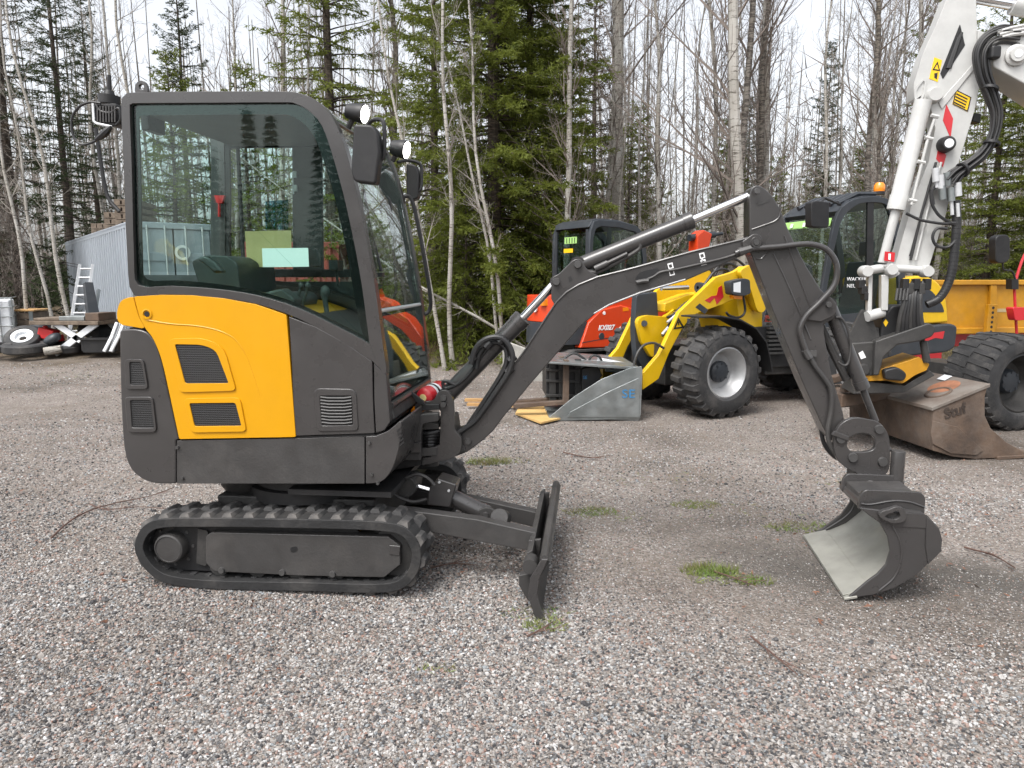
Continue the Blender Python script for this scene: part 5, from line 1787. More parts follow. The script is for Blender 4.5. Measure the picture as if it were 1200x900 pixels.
# ---------------------------------------------------------------- machines parked behind
def wheel(root, c, ax, r, w, rimr, nl, style, name='wheel', rimmat='rim', hubmat='navy', lugs_h=.03):
    """c centre of the tyre, ax outward axis; a tyre mesh with lugs, rim and hub under it"""
    ax = Vector(ax).normalized()
    E = bpy.data.objects.new(name, None)
    b = MB()
    h = w / 2
    b.lathe(c, ax, [(rimr, -h * .8), (rimr * 1.12, -h * .98), (r * .82, -h * 1.02), (r * .93, -h * .93), (r * .97, -h * .72), (r * .985, -h * .3), (r * .985, h * .3), (r * .97, h * .72), (r * .93, h * .93), (r * .82, h * 1.02), (rimr * 1.12, h * .98), (rimr, h * .8)], 44)
    bpy.data.objects.remove(E)
    tyre = b.build(name, M['rubber'], root)
    up = Vector((0, 0, 1))
    sd = ax.cross(up).normalized()
    bm_ = MB()
    if style == 'lug':      # slanted bars from the shoulder to the middle
        for s_ in (1,):
            bm_.add([(-.028, 0.0, -.02), (.028, .0, -.02), (.055, h * 1.0, -.055), (-.010, h * 1.0, -.055), (-.02, .0, lugs_h * .75), (.02, .0, lugs_h * .75), (.042, h * .84, lugs_h * .5), (-.0, h * .84, lugs_h * .5)],
                    [[0, 3, 2, 1], [4, 5, 6, 7], [0, 1, 5, 4], [1, 2, 6, 5], [2, 3, 7, 6], [3, 0, 4, 7]])
    elif style == 'block':
        bm_.add([(-.045, h * .12, -.02), (.03, h * .05, -.02), (.05, h * 1.03, -.05), (-.03, h * 1.03, -.05), (-.034, h * .18, lugs_h * .8), (.02, h * .12, lugs_h * .8), (.034, h * .9, lugs_h * .45), (-.02, h * .9, lugs_h * .45)],
                [[0, 3, 2, 1], [4, 5, 6, 7], [0, 1, 5, 4], [1, 2, 6, 5], [2, 3, 7, 6], [3, 0, 4, 7]])
    else:                   # flat implement tyre: shallow stepped bars
        bm_.add([(-.035, 0.0, -.02), (.030, .0, -.02), (.075, h * .97, -.03), (.012, h * .97, -.03), (-.028, .0, .010), (.024, .0, .010), (.066, h * .9, .0), (.018, h * .9, .0)],
                [[0, 3, 2, 1], [4, 5, 6, 7], [0, 1, 5, 4], [1, 2, 6, 5], [2, 3, 7, 6], [3, 0, 4, 7]])
    to = bm_.build('tread_block', M['rubber_tread'])
    me = to.data
    bpy.data.objects.remove(to)
    o0 = Vector(root.location)
    for k in range(nl):
        for s_ in (1, -1):
            a = 2 * math.pi * (k + (0 if s_ > 0 else .5)) / nl
            ez = sd * math.cos(a) + up * math.sin(a)
            ey = ax * s_
            ex = ey.cross(ez)
            lo = bpy.data.objects.new('tread_block', me)
            COL.objects.link(lo)
            lo.parent = tyre
            lo.matrix_local = Matrix.Translation(c + ez * r * .985 - o0) @ Matrix((ex, ey, ez)).transposed().to_4x4()
    b = MB(); b.lathe(c, ax, [(rimr * 1.02, -h * .75), (rimr * 1.06, h * .84), (rimr * .98, h * .88), (rimr * .93, h * .72), (rimr * .86, h * .62), (rimr * .80, h * .30), (rimr * .74, h * .2), (rimr * .70, h * .12), (rimr * .45, h * .1), (rimr * .42, h * .18), (.001, h * .18)], 40)
    rm = b.build('rim', M[rimmat], tyre)
    b = MB(); b.lathe(c, ax, [(rimr * .44, h * .1), (rimr * .44, h * .3), (rimr * .36, h * .42), (rimr * .2, h * .46), (.001, h * .46)], 24)
    for k in range(8):
        a = k * math.pi / 4
        q = c + ax * h * .3 + (sd * math.cos(a) + up * math.sin(a)) * rimr * .33
        b.cyl(q, q + ax * h * .16, .014, n=6)
    b.build('hub', M[hubmat], tyre)
    return tyre

# --- yellow wheel loader -----------------------------------------------------
LF = PL(1.98, 8.62, 27)
LR = PL(2.80, 9.07, 15)
WL = thing('wheel_loader', 'yellow compact wheel loader with black cab, facing left behind the dark dipper arm', 'loader', (3.2, 9.2, 0))
wheel(WL, LF.W(0, -.66, .50), -LF.n, .49, .40, .275, 22, 'block', lugs_h=.036)
wheel(WL, LF.W(0, .66, .50), LF.n, .49, .40, .275, 22, 'block', lugs_h=.036)
wheel(WL, LR.W(1.15, -.62, .50), -LR.n, .49, .40, .275, 22, 'block', lugs_h=.036)
wheel(WL, LR.W(1.15, .62, .50), LR.n, .49, .40, .275, 22, 'block', lugs_h=.036)
b = MB(); b.bx(LF, -.45, .7, -.32, .32, .32, .78); b.cyl(LF.W(0, -.6, .5), LF.W(0, .6, .5), .12)
b.build('front_frame', M['steel_dark'], WL, .02)
# mudguard
b = MB()
arc = [LF.uz(*p, -.86) for p in [(824, 373), (845, 372), (868, 376), (886, 386), (898, 402), (903, 424), (905, 436)]]
b.sheet(LF, arc, -.86, -.5, .02); b.build('mudguard', M['black'], WL, .006)
# lift arm
V1 = -.42
larm = rounded([(753, 457), (754, 437), (773, 415), (784, 392), (796, 366), (839, 325), (862, 318, 6), (870, 312), (886, 314, 8), (893, 330), (894, 362, 8), (885, 366, 8), (877, 345, 8), (866, 348), (846, 357), (812, 369, 8), (799, 386), (784, 414), (772, 444)], 3)
def arm_pair(nm, px, m_, v, th, off):
    b = MB()
    p = LF.pts(px, v)
    b.prism(LF, p, v, v + th)
    b.prism(LF, p, v + off, v + off + th)
    return b.build(nm, M[m_], WL, .006)
la = arm_pair('lift_arm', larm, 'lyellow', V1, .06, .78)
b = MB(); b.pp(LF, [(862, 345), (893, 350), (894, 395), (872, 396), (866, 372)], -.36, .36); b.build('arm_tower', M['lyellow'], WL, .01)
b = MB(); b.pp(LF, rounded([(865, 318, 8), (880, 309, 8), (894, 314, 8), (900, 345), (897, 366, 8), (888, 367, 8), (880, 340)], 4), V1 - .07, V1 - .01); b.build('tower_plate', M['lyellow'], WL, .006)
tl = rounded([(746, 374, 8), (757, 369, 6), (779, 371), (790, 362), (786, 385), (772, 410), (764, 420, 4), (752, 400)], 3)
b = MB(); b.pp(LF, tl, -.12, -.06); b.pp(LF, tl, .06, .12); zl = b.build('tilt_lever', M['lyellow'], WL, .005)
b = MB(); b.pp(LF, [(779, 355), (806, 345), (838, 340), (820, 356), (795, 364), (778, 366)], -.1, .1); b.build('cross_tube_cover', M['lyellow'], WL, .02)
b = MB(); b.pp(LF, [(796, 366), (812, 352), (850, 340), (862, 348), (812, 369)], .02, .3); b.build('inner_lift_arm', M['lyellow'], WL, .01)
MB().cyl(LF.X(755, 379, -.14), LF.X(755, 379, .14), .035, n=14).build('pin', M['navy'], zl)
MB().cyl(LF.X(806, 376, V1 - .005), LF.X(806, 376, V1 + .01), .03, n=12).build('pin', M['navy'], la)
# warning triangle, logo strokes
b = MB(); b.ring(LF, LF.pts([(789, 386), (795, 372), (802, 384)], V1), LF.pts([(791.5, 383.8), (795, 376), (799, 382.7)], V1), V1 - .003, V1)
b.pp(LF, [(794.2, 377.5), (795.8, 377), (796, 381), (795, 381.2)], V1 - .003, V1)
b.build('warning_triangle', M['black'], la)
b = MB(); b.pp(LF, [(826, 352), (834, 347), (840, 346), (842, 337), (846, 334.5), (848, 348), (840, 357), (837.5, 349), (832, 355)], V1 - .003, V1); b.build('red_emblem', M['red'], la)
b = MB(); b.pp(LF, [(815, 360), (820, 355.5), (830, 363), (826, 368)], V1 - .003, V1); b.build('grey_emblem', M['navy'], la)
# hydraulic cylinder over the arm, hoses, work light
d1 = MB(); a_, c_ = LF.X(853, 337, -.1), LF.X(806, 337, -.1)
d1.lathe(a_, c_ - a_, [(.001, 0), (.055, 0), (.055, .42), (.062, .42), (.062, .47), (.02, .47)], 18)
dc = d1.build('tilt_cylinder', M['navy'], WL)
MB().cyl(c_, LF.X(775, 338, -.1), .028, n=12).build('piston_rod', M['chrome'], dc)
for l, v in (([(858, 323), (850, 316), (838, 318), (828, 330), (818, 345), (800, 358), (790, 368), (782, 372)], -.2), ([(872, 311), (862, 304), (848, 306), (840, 318), (836, 330)], .0), ([(866, 315), (855, 309), (842, 312), (832, 326)], -.05),
             ([(836, 345), (815, 352), (800, 362), (786, 378), (776, 394)], -.2)):
    MB().tube(spline([LF.X(*p, v) for p in l], 5), .016, 7).build('hose', M['hose'], WL)
for l in ([(782, 378), (789, 372), (795, 367)], [(776, 392), (783, 384)]):
    MB().tube([LF.X(*p, -.22) for p in l], .018, 8).build('hose_coupling', M['alu'], WL)
b = MB(); b.pp(LF, rounded([(856, 330, 2), (873, 326, 3), (879, 328, 2), (880, 344, 2), (872, 347, 2), (858, 345, 2)], 2), V1 - .2, V1 - .09); wl_ = b.build('work_light', M['navy'], WL, .006)
MB().add(*(lambda q: (q.v, q.f))(MB().pp(LF, [(860, 332), (868, 330), (868, 343), (860, 342)], V1 - .205, V1 - .2))).build('light_lens', M['offwhite'], wl_)
b = MB(); b.pp(LF, [(859, 346), (870, 347), (870, 351), (860, 350)], V1 - .16, V1 - .1); b.build('indicator', M['amber'], wl_)
MB().tube(spline([LF.X(*p, V1 - .12) for p in [(871, 347), (873, 365), (866, 372), (855, 370), (851, 366)]], 5), .014, 8).build('light_arm', M['black'], WL)
# dark quick hitch at the arm tips
b = MB(); b.pp(LF, rounded([(746, 345, 4), (770, 342), (772, 372), (766, 395), (776, 425), (782, 440, 6), (772, 452, 4), (760, 440), (746, 420, 10), (743, 385, 10)], 4), -.06, .03); hitch = b.build('quick_hitch', M['navy'], WL, .012, 2)
MB().tube(spline([LF.X(*p, -.45) for p in [(742, 432), (746, 416), (754, 405), (766, 402), (778, 408)]], 5), .014, 8).build('hose', M['steel_dark'], WL)
# cab
VC = -.55
LO = [(950, 424), (957, 375), (972, 290), (982, 250), (996, 236), (1012, 231), (1034, 231), (1046, 238), (1054, 262), (1060, 310), (1064, 370), (1066, 425), (1040, 425), (1000, 425)]
LI = [(957, 415), (963, 375), (978, 292), (987, 258), (999, 244), (1012, 238), (1032, 238), (1040, 243), (1046, 264), (1052, 310), (1055, 368), (1057, 415), (1040, 416), (1000, 416)]
def ds(l):
    return [(p[0], p[1]) for p in spline([(a, c, 0) for a, c in l], 3, True)]
o_, i_ = LR.pts(ds(LO), VC), LR.pts(ds(LI), VC)
b = MB(); b.ring(LR, o_, i_, VC, VC + .05); b.ring(LR, o_, i_, -VC - .05, -VC); b.build('cab_frame', M['navy'], WL, .008)
b = MB(); b.prism(LR, i_, VC + .02, VC + .025); b.prism(LR, i_, -VC - .025, -VC - .02); b.build('door_glass', M['glassdark'], WL)
b = MB(); b.pp(LR, [(1017, 236), (1024, 236), (1023, 420), (1014, 420)], VC + .01, VC + .04); b.build('door_bar', M['black'], WL)
b = MB(); b.pp(LR, [(953, 372), (1014, 366), (1016, 425), (948, 425)], VC + .005, VC + .035); lp_ = b.build('door_panel', M['navy'], WL)
roofp = LR.pts([(984, 247), (997, 234), (1014, 229), (1034, 229), (1047, 237), (1046, 243), (1034, 236), (1012, 237), (998, 242), (988, 252)], VC)
b = MB(); b.prism(LR, roofp, VC + .03, -VC - .03)
b.build('cab_roof', M['navy'], WL, .006)
for k in range(6):
    vv = VC + .12 + k * .15
    b = MB(); q0, q1, q2 = LR.uz(990, 238, VC), LR.uz(1012, 228, VC), LR.uz(1034, 228, VC)
    b.tube([LR.W(q0[0], vv, q0[1] + .01), LR.W(q1[0], vv, q1[1] + .02), LR.W(q2[0], vv, q2[1] + .02)], .03, 6)
    b.build('roof_rib', M['navy'], WL)
wsp = LR.pts([(952, 415), (959, 375), (973, 295), (983, 256)], VC)
b = MB(); b.sheet(LR, [(p[0] - .015, p[1]) for p in wsp], VC + .05, -VC - .05, .006); b.build('windscreen', glass('pale_glass', (.95, .98, .98), 1.0, .16), WL)
b = MB(); b.sheet(LR, [(p[0] - .022, p[1]) for p in LR.pts([(981.3, 264), (983.6, 254.5)], VC)], VC + .1, -VC - .1, .003); st_ = b.build('sun_strip', M['lime'], WL)
for vv in (VC + .25, .0, .25):
    b = MB(); b.sheet(LR, [(p[0] - .026, p[1]) for p in LR.pts([(980.6, 262), (982, 257)], VC)], vv, vv + .05, .003); b.build('strip_mark', M['decal'], st_)
u0 = LR.uz(1010, 400, VC)[0]
b = MB(); b.prism(LR, rounded([(u0 + .05, .9), (u0 + .5, .9), (u0 + .5, 1.1, .05), (u0 + .42, 1.2, .05), (u0 + .5, 1.72, .06), (u0 + .38, 1.75, .06), (u0 + .28, 1.15, .05), (u0 + .05, 1.05, .05)], 3), -.25, .25); b.box(LR.W(u0 + .45, 0, 1.9), .1, .24, .18)
b.build('cab_seat', M['seat'], WL, .03)
b = MB(); b.tube([LR.W(u0 - .25, 0, .9), LR.W(u0 - .1, 0, 1.25)], .04, 8); b.lathe(LR.W(u0 - .1, 0, 1.26), (LR.u * -.4 + Vector((0, 0, 1))), [(.16, 0), (.18, .01), (.16, .02)], 20); b.build('steering_column', M['seat'], WL)
b = MB(); u1 = LR.uz(950, 400, VC)[0]; b.bx(LR, u1 - .02, u1 + 1.35, VC + .04, -VC - .04, .55, .93); b.build('cab_floor_box', M['black'], WL, .01)
b = MB(); b.bx(LR, u1 - .7, u1 + .1, -.4, .4, .45, .95); b.build('front_bulkhead', M['black'], WL, .01)
for k in range(9):
    MB().add(*(lambda q: (q.v, q.f))(MB().bx(LR, u1 - .52, u1 - .30, -.47, -.40, .62 + .05 * k, .645 + .05 * k))).build('grille_slat', M['steel_dark'], WL)
MB().bx(LR, u1 - .1, u1 + .2, -.62, -.5, .3, .55).build('step_box', M['steel_dark'], WL, .01)
text(LR, LR.uz(992, 329, VC)[0], VC - .002, LR.uz(992, 329, VC)[1], .062, 'WACKER', M['decal'], WL, sx=1.1)
text(LR, LR.uz(992, 336.5, VC)[0], VC - .002, LR.uz(992, 337, VC)[1], .062, 'NEUSON', M['decal'], WL, sx=1.1)
# mirror, beacon
b = MB(); b.pp(LR, rounded([(951, 237, 2), (957, 235, 2), (972, 237, 2), (972, 264, 2), (969, 267, 2), (951, 266, 2)], 2), VC - .22, VC - .1); mr_ = b.build('mirror', M['black'], WL, .012)
MB().tube([LR.X(962, 238, VC - .16), LR.X(966, 232, VC - .12), LR.X(985, 240, VC)], .014, 8).build('mirror_arm', M['black'], WL)
c_ = LR.X(1030, 228, -.1)
b = MB(); b.lathe(c_, (0, 0, 1), [(.001, 0), (.07, 0), (.07, .035), (.055, .04)], 16); bn = b.build('beacon_base', M['black'], WL)
MB().lathe(c_ + Vector((0, 0, .035)), (0, 0, 1), [(.065, 0), (.07, .03), (.066, .08), (.045, .11), (.001, .12)], 18).build('beacon_dome', M['amber'], bn)
# bonnet and counterweight at the rear
b = MB(); b.pp(LR, rounded([(1058, 326), (1085, 322, 10), (1103, 332, 12), (1110, 352, 8), (1112, 378), (1060, 382)], 4), VC - .02, -VC + .02); bo_ = b.build('bonnet', M['lyellow'], WL, .03, 3)
b = MB(); b.pp(LR, rounded([(1080, 336, 4), (1092, 340, 6), (1105, 358, 4), (1107, 366, 2), (1074, 366, 3)], 3), VC - .026, VC + .02); b.build('bonnet_grille', M['navy'], bo_, .004)
b = MB(); b.pp(LR, rounded([(1040, 385), (1115, 379, 5), (1123, 382, 5), (1120, 408, 6), (1110, 413, 5), (1040, 420)], 3), VC - .04, -VC + .04); cwt = b.build('counterweight', M['navy'], WL, .03, 3)
b = MB(); b.pp(LR, [(1080, 397), (1090, 391), (1107, 388), (1105, 397), (1096, 396), (1083, 401)], VC - .044, VC - .04); b.build('red_emblem', M['red'], cwt)
b = MB(); b.bx(LR, .2, 2.3, -.35, .35, .35, .9); b.build('rear_frame', M['steel_dark'], WL, .02)

# --- grey steel bucket with a pallet fork in it --------------------------------
BK = PL(.8, 7.45, 3)
gp0 = G(735, 494)
BK = PL(gp0.x, gp0.y, 2)
SB = thing('loader_bucket', 'grey galvanised steel bucket with blue letters, lying before the yellow loader', 'bucket', (gp0.x - .4, gp0.y + .5, 0))
plate = [(643, 492), (672, 468), (705, 447), (738, 434), (752, 432), (753, 437), (751, 489), (748, 493), (700, 495), (650, 496)]
pu = BK.pts(plate)
zmn = min(p[1] for p in pu)
pu = [(p[0], p[1] - zmn + .012) for p in pu]
BWD = 1.15
for v0 in (0, BWD):
    b = MB(); b.prism(BK, pu, v0, v0 + .015)
    b.build('side_plate', M['steel'], SB, .004)
b = MB(); b.pp(BK, [(665, 489), (668, 483), (709, 461), (748, 443), (750, 447), (749, 489)], -.008, .001); b.build('side_reinforcement', M['steel'], SB, .003)
b = MB(); b.prism(BK, [pu[0], (pu[0][0], pu[0][1] + .02), (pu[7][0] - .03, .035), (pu[6][0] - .02, .06), (pu[5][0] - .02, pu[5][1]), (pu[5][0], pu[5][1]), (pu[6][0], .04), (pu[7][0], .0)], .016, BWD - .001)
b.build('bucket_shell', M['steel'], SB, .004)
u, z = BK.uz(728, 466)
text(BK, u, -.012, z, .13, 'SE', M['blue'], SB, sx=1.2, bold=.0)
# top plate of the hitch side, clamps
tz = pu[4][1]
b = MB(); b.prism(BK, [(pu[4][0] - 1.0, tz + .05), (pu[4][0] - .2, tz - .0), (pu[4][0] - .02, tz - .01), (pu[4][0] - .02, tz - .03), (pu[4][0] - .2, tz - .03), (pu[4][0] - 1.0, tz + .03)], .02, BWD); b.build('top_plate', M['steel'], SB, .004)
FK = thing('pallet_fork', 'dark pallet fork carriage with two tines resting in the grey steel bucket', 'pallet fork', (gp0.x - .9, gp0.y + .5, 0))
v2 = .32
b = MB()
b.pp(BK, [(640, 425), (672, 424), (680, 462), (668, 470), (640, 466)], v2 + .04, v2 + .6)
b.build('carriage', M['black'], FK, .01)
for px in (644, 655, 674):
    b = MB(); b.pp(BK, [(px, 421), (px + 7, 421), (px + 8, 473), (px, 474)], v2 + .0, v2 + .05); b.build('upright', M['steel_dark'], FK, .004)
for y0 in (432, 445, 462):
    b = MB(); b.pp(BK, [(640, y0), (680, y0 + 1), (680, y0 + 4), (640, y0 + 3)], v2 - .02, v2 + .03); b.build('cross_bar', M['steel_dark'], FK, .004)
for vv, dx, dy in ((.14, 0, 0), (.50, -6, -4)):
    b = MB()
    b.pp(BK, [(661 + dx, 422 + dy), (667 + dx, 422 + dy), (667 + dx, 474 + dy), (602 + dx * .3, 479 + dy), (601 + dx * .3, 474 + dy), (660 + dx, 470 + dy)], vv, vv + .09)
    b.build('fork_tine', M['rust'], FK, .004)
b = MB(); b.pp(BK, rounded([(682, 432, 4), (700, 428, 4), (706, 440), (690, 462, 4), (682, 460)]), .22, .34); ba_ = b.build('cover', M['black'], FK, .01)
u, z = BK.uz(683, 444, .22); text(BK, u, .215, z, .05, 'SE', M['blue'], FK)
b = MB()
for (px, py, s) in ((690, 424, .3), (700, 426, .22), (712, 428, .26), (720, 432, .2)):
    c_ = BK.X(px, py, .45); b.tube([c_ - BK.u * s * .5, c_ + BK.u * s * .5 - Vector((0, 0, .02))], .035, 9)
b.cyl(BK.X(700, 422, .5), BK.X(742, 430, .4), .035, n=10)
b.build('lock_cylinder', M['alu'], FK, .006)
for l in ([(688, 426), (694, 417), (702, 418), (706, 425)], [(660, 421), (672, 414), (684, 420), (690, 427)]):
    MB().tube(spline([BK.X(*p, .45) for p in l], 4), .014, 7).build('hose', M['hose'], FK)
pz = .045
P1 = [G(604, 484, pz), G(634, 495, pz), G(690, 482, pz), G(668, 468, pz), G(612, 470, pz)]
b = MB(); b.add(P1 + [p - Vector((0, 0, .018)) for p in P1], [[0, 1, 2, 3, 4], [9, 8, 7, 6, 5]] + [[i, (i + 1) % 5, 5 + (i + 1) % 5, 5 + i] for i in range(5)])
tag(b.build('plywood_sheet', M['ply']), 'warm brown plywood sheet lying under the pallet fork tines', 'plywood')
for k, (x0, y0, x1, y1) in enumerate(((545, 470, 606, 471), (548, 475, 604, 477))):
    a_, c_ = G(x0, y0, .04), G(x1, y1, .04)
    b = MB(); d = (c_ - a_); n_ = d.cross(Vector((0, 0, 1))).normalized() * .04
    b.add([a_ - n_, c_ - n_, c_ + n_, a_ + n_] + [q + Vector((0, 0, .03)) for q in (a_ - n_, c_ - n_, c_ + n_, a_ + n_)], [[3, 2, 1, 0], [4, 5, 6, 7], [0, 1, 5, 4], [1, 2, 6, 5], [2, 3, 7, 6], [3, 0, 4, 7]])
    tag(b.build('timber_batten', M['wood']), ('far' if k == 0 else 'near') + ' pale timber batten of two lying left of the plywood sheet on gravel', 'timber')
pb = G(600, 448)
b = MB(); cb = PL(pb.x - .1, pb.y, 12)
b.pp(cb, [(597, 443), (638, 450), (640, 418), (634, 415), (600, 402), (596, 404)], 0, .5)
tag(b.build('concrete_block', M['concrete'], None, .02), 'pale concrete block with sloping top behind the lower boom', 'block')

# --- orange red mini excavator ---------------------------------------------------
OP = PL(1.165, 11.0, 31)
OX = thing('mini_excavator', 'orange red mini excavator with dark cab, parked behind the boom and yellow loader', 'excavator', (1.6, 11.8, 0))
zc = lambda py, px=690: OP.uz(px, py)[1]
LC = 1.14
o_ = [(0.0, zc(345)), (-.01, zc(300)), (.0, zc(272)), (.06, zc(259)), (.16, zc(256.5)), (.55, zc(257)), (.90, zc(262)), (1.06, zc(272)), (1.12, zc(300)), (1.14, zc(345))]
i_ = [(.06, zc(338)), (.055, zc(300)), (.065, zc(278)), (.11, zc(268)), (.2, zc(265)), (.55, zc(265.5)), (.87, zc(270)), (.99, zc(279)), (1.05, zc(302)), (1.06, zc(338))]
b = MB()
for v0 in (0, .94):
    b.ring(OP, o_, i_, v0, v0 + .06)
b.build('cab_frame', M['navy'], OX, .012, 2)
b = MB()
for v0 in (.02, .97):
    b.prism(OP, i_, v0, v0 + .006)
b.build('side_window', M['glassdark'], OX)
b = MB(); b.prism(OP, [(.33, zc(345)), (.40, zc(345)), (.43, zc(262)), (.36, zc(262))], .03, .06); b.prism(OP, [(.7, zc(345)), (.74, zc(345)), (.74, zc(262)), (.7, zc(262))], .9, .93); b.build('window_bar', M['black'], OX)
b = MB(); b.prism(OP, [(.0, zc(266)), (.06, zc(258)), (.16, zc(255)), (.55, zc(255.5)), (.90, zc(261)), (.9, zc(266)), (.5, zc(262)), (.1, zc(264))], .05, .95); b.build('cab_roof', M['navy'], OX, .01)
b = MB(); b.prism(OP, [(.015, zc(340)), (.02, zc(340)), (.02, zc(272)), (.015, zc(272))], .08, .92); b.build('rear_window', M['glassdark'], OX)
b = MB(); b.prism(OP, [(-.005, zc(345)), (.03, zc(345)), (.03, zc(330)), (-.005, zc(330))], .06, .94)
for v0 in (.06, .88):
    b.prism(OP, [(-.004, zc(345)), (.03, zc(345)), (.04, zc(268)), (.006, zc(268))], v0, v0 + .06)
b.build('rear_window_frame', M['navy'], OX)
b = MB(); b.prism(OP, [(-.002, zc(284)), (.004, zc(284)), (.004, zc(276)), (-.002, zc(276))], .34, .66); lst = b.build('lime_sticker', M['lime'], OX)
for k in range(4):
    MB().add(*(lambda q: (q.v, q.f))(MB().prism(OP, [(-.004, zc(283.4)), (-.002, zc(283.4)), (-.002, zc(277)), (-.004, zc(277))], .38 + .07 * k, .40 + .07 * k))).build('sticker_gap', M['black'], lst)
b = MB(); b.prism(OP, [(-.002, zc(295)), (.004, zc(295)), (.004, zc(290)), (-.002, zc(290))], .44, .68); b.build('yellow_sticker', M['signyellow'], OX)
b = MB(); b.prism(OP, rounded([(.2, .9), (.6, .9), (.6, 1.15, .05), (.35, 1.2, .05), (.3, 1.8, .08), (.16, 1.8, .08)], 3), .28, .72); b.build('cab_seat', M['seat'], OX, .03)
# body: plan outlines extruded up
def plan(pts, z0, z1, name, m_, bev=.03, parent=None):
    n = len(pts)
    b = MB(); b.add([OP.W(p[0], p[1], z0) for p in pts] + [OP.W(p[0], p[1], z1) for p in pts], [list(range(n))[::-1], list(range(n, 2 * n))] + [[i, (i + 1) % n, n + (i + 1) % n, n + i] for i in range(n)])
    return b.build(name, M[m_], parent or OX, bev, 3)
zb1, zb0, zl = zc(346), zc(408), zc(377)
tail = rounded([(.95, -.02), (.96, -.02), (.96, 1.02), (-.2, 1.02, .35), (-.62, .85, .3), (-.70, .5, .3), (-.62, .12, .3), (-.2, -.02, .35)], 6)
plan(tail, zl, zb1 - .0, 'engine_cover', 'orange', .04)
plan([(p[0] * 1.0 - .012, p[1]) for p in tail], zb0 + .06, zl - .006, 'counterweight', 'navy', .03)
sp_ = OP.pts([(680, 408), (729, 407), (736, 396), (744, 362), (728, 357.5), (705, 363), (690, 378)], -.05)
b = MB(); b.prism(OP, sp_, -.05, .3); spn = b.build('side_cover', M['orange'], OX, .02, 3)
b = MB(); b.prism(OP, OP.pts([(683, 401), (734, 392), (734, 393), (682, 402.2)], -.052), -.052, -.04); b.build('panel_gap', M['navy'], spn)
ku, kz = OP.uz(701, 387, -.053)
text(OP, ku, -.054, kz, .105, 'KX027', M['decal'], spn, shear=.25, sx=1.0, bold=.004)
text(OP, ku + .38, -.054, kz, .06, '-4', M['decal'], spn, shear=.25, bold=.003)
b = MB(); b.lathe(OP.X(705, 394, -.05), -OP.n, [(.001, .006), (.05, .006), (.055, 0)], 16); b.build('fuel_cap', M['navy'], spn)
b = MB(); b.prism(OP, OP.pts([(730, 365), (737, 364), (736, 360), (730, 360.5)], -.053), -.053, -.04); b.build('reflector', M['amber'], spn)
b = MB(); b.lathe(OP.X(708, 367, -.048), -OP.n, [(.001, .006), (.025, .006), (.03, 0)], 14); b.build('round_sticker', M['decal'], spn)
u_ = -.39
for dz, nm in ((zc(362), 'rear_emblem'),):
    b = MB(); b.lathe(OP.W(-.69, .42, dz), -OP.u, [(.03, .0), (.03, .02), (.05, .02), (.05, .0)], 16); b.build(nm, M['decal'], OX)
b = MB(); b.prism(OP, [(-.70, zc(358)), (-.6, zc(358)), (-.6, zc(350)), (-.70, zc(350))], .2, .3); b.build('tail_light', M['amber'], OX, .006)
b = MB(); b.bx(OP, -.2, 1.3, .1, .9, .35, zb0 + .06); b.build('slew_frame', M['black'], OX, .02)
for v0 in (-.12, .85):
    lp_ = [Vector((p[0], p[1], 0)) for p in rounded([(-.45, .02, .18), (1.35, .02, .18), (1.35, .46, .18), (-.45, .46, .18)], 8)]
    q = resample(lp_, 80)
    b = MB(); b.ring(OP, [(p.x, p.y) for p in q], [((p.x - .45) * .95 + .45, (p.y - .24) * .86 + .24) for p in q], v0, v0 + .28); t_ = b.build('track', M['rubber'], OX)
    b = MB(); b.bx(OP, -.2, 1.1, v0 + .05, v0 + .2, .12, .36); b.build('track_frame', M['navy'], OX, .02)
# its boom, folded, seen as red pieces between our boom and the loader
b = MB(); b.prism(OP, [(1.5, .6), (1.75, .6), (2.15, 1.15), (2.75, 1.62), (2.95, 2.02), (2.7, 2.02), (2.45, 1.78), (1.9, 1.35)], .42, .60); ob = b.build('boom', M['orange'], OX, .015)
b = MB(); b.prism(OP, [(1.15, .45), (1.6, .45), (1.75, .75), (1.55, .9), (1.15, .75)], .36, .66); b.build('swing_bracket', M['orange'], OX, .02)
a_, c_ = OP.W(2.5, .5, 2.2), OP.W(3.3, .5, 2.3)
b = MB(); b.lathe(a_, c_ - a_, [(.001, 0), (.06, 0), (.06, .6), (.03, .6), (.03, .8)], 12); b.build('dipper_cylinder', M['navy'], OX)
b = MB(); b.prism(OP, [(2.6, 1.9), (2.85, 1.9), (2.95, 2.28), (2.75, 2.34), (2.6, 2.25)], .40, .62); b.build('boom_head', M['orange'], OX, .02)

# --- white digger arm with tilt rotator and rusty bucket --------------------------
WA = thing('excavator_arm', 'white excavator dipper arm and boom end reaching in from the upper right', 'excavator arm', (3.5, 6.4, 0))
A_ = PL(3.35, 6.2, -10)
VW = -.085
da = rounded([(1111, -6), (1144, -6), (1145, 30), (1150, 70), (1148, 100), (1142, 130), (1124, 189), (1109, 248), (1089, 312), (1048, 312), (1052, 300), (1070, 235), (1088, 190), (1096, 150), (1090, 122, 4), (1080, 112), (1071, 118, 3), (1071, 98), (1082, 62), (1098, 27)], 3)
wh = [(1124, 30, 3), (1130, 52), (1127, 56), (1104, 92, 2), (1102.5, 85)]
b = MB(); b.pp(A_, da, VW, -VW); arm_w = b.build('dipper_arm', M['white'], WA, .012, 3)
b = MB(); b.pp(A_, [(1100, 120), (1148, 66), (1151, 70), (1104, 128)], VW - .012, VW); b.build('raised_rib', M['white'], arm_w, .005)
b = MB(); b.pp(A_, rounded([(1125, 28, 2), (1131, 53), (1105, 93, 2), (1102, 86)], 3), VW - .003, VW + .01); op_ = b.build('arm_opening', M['black'], arm_w)
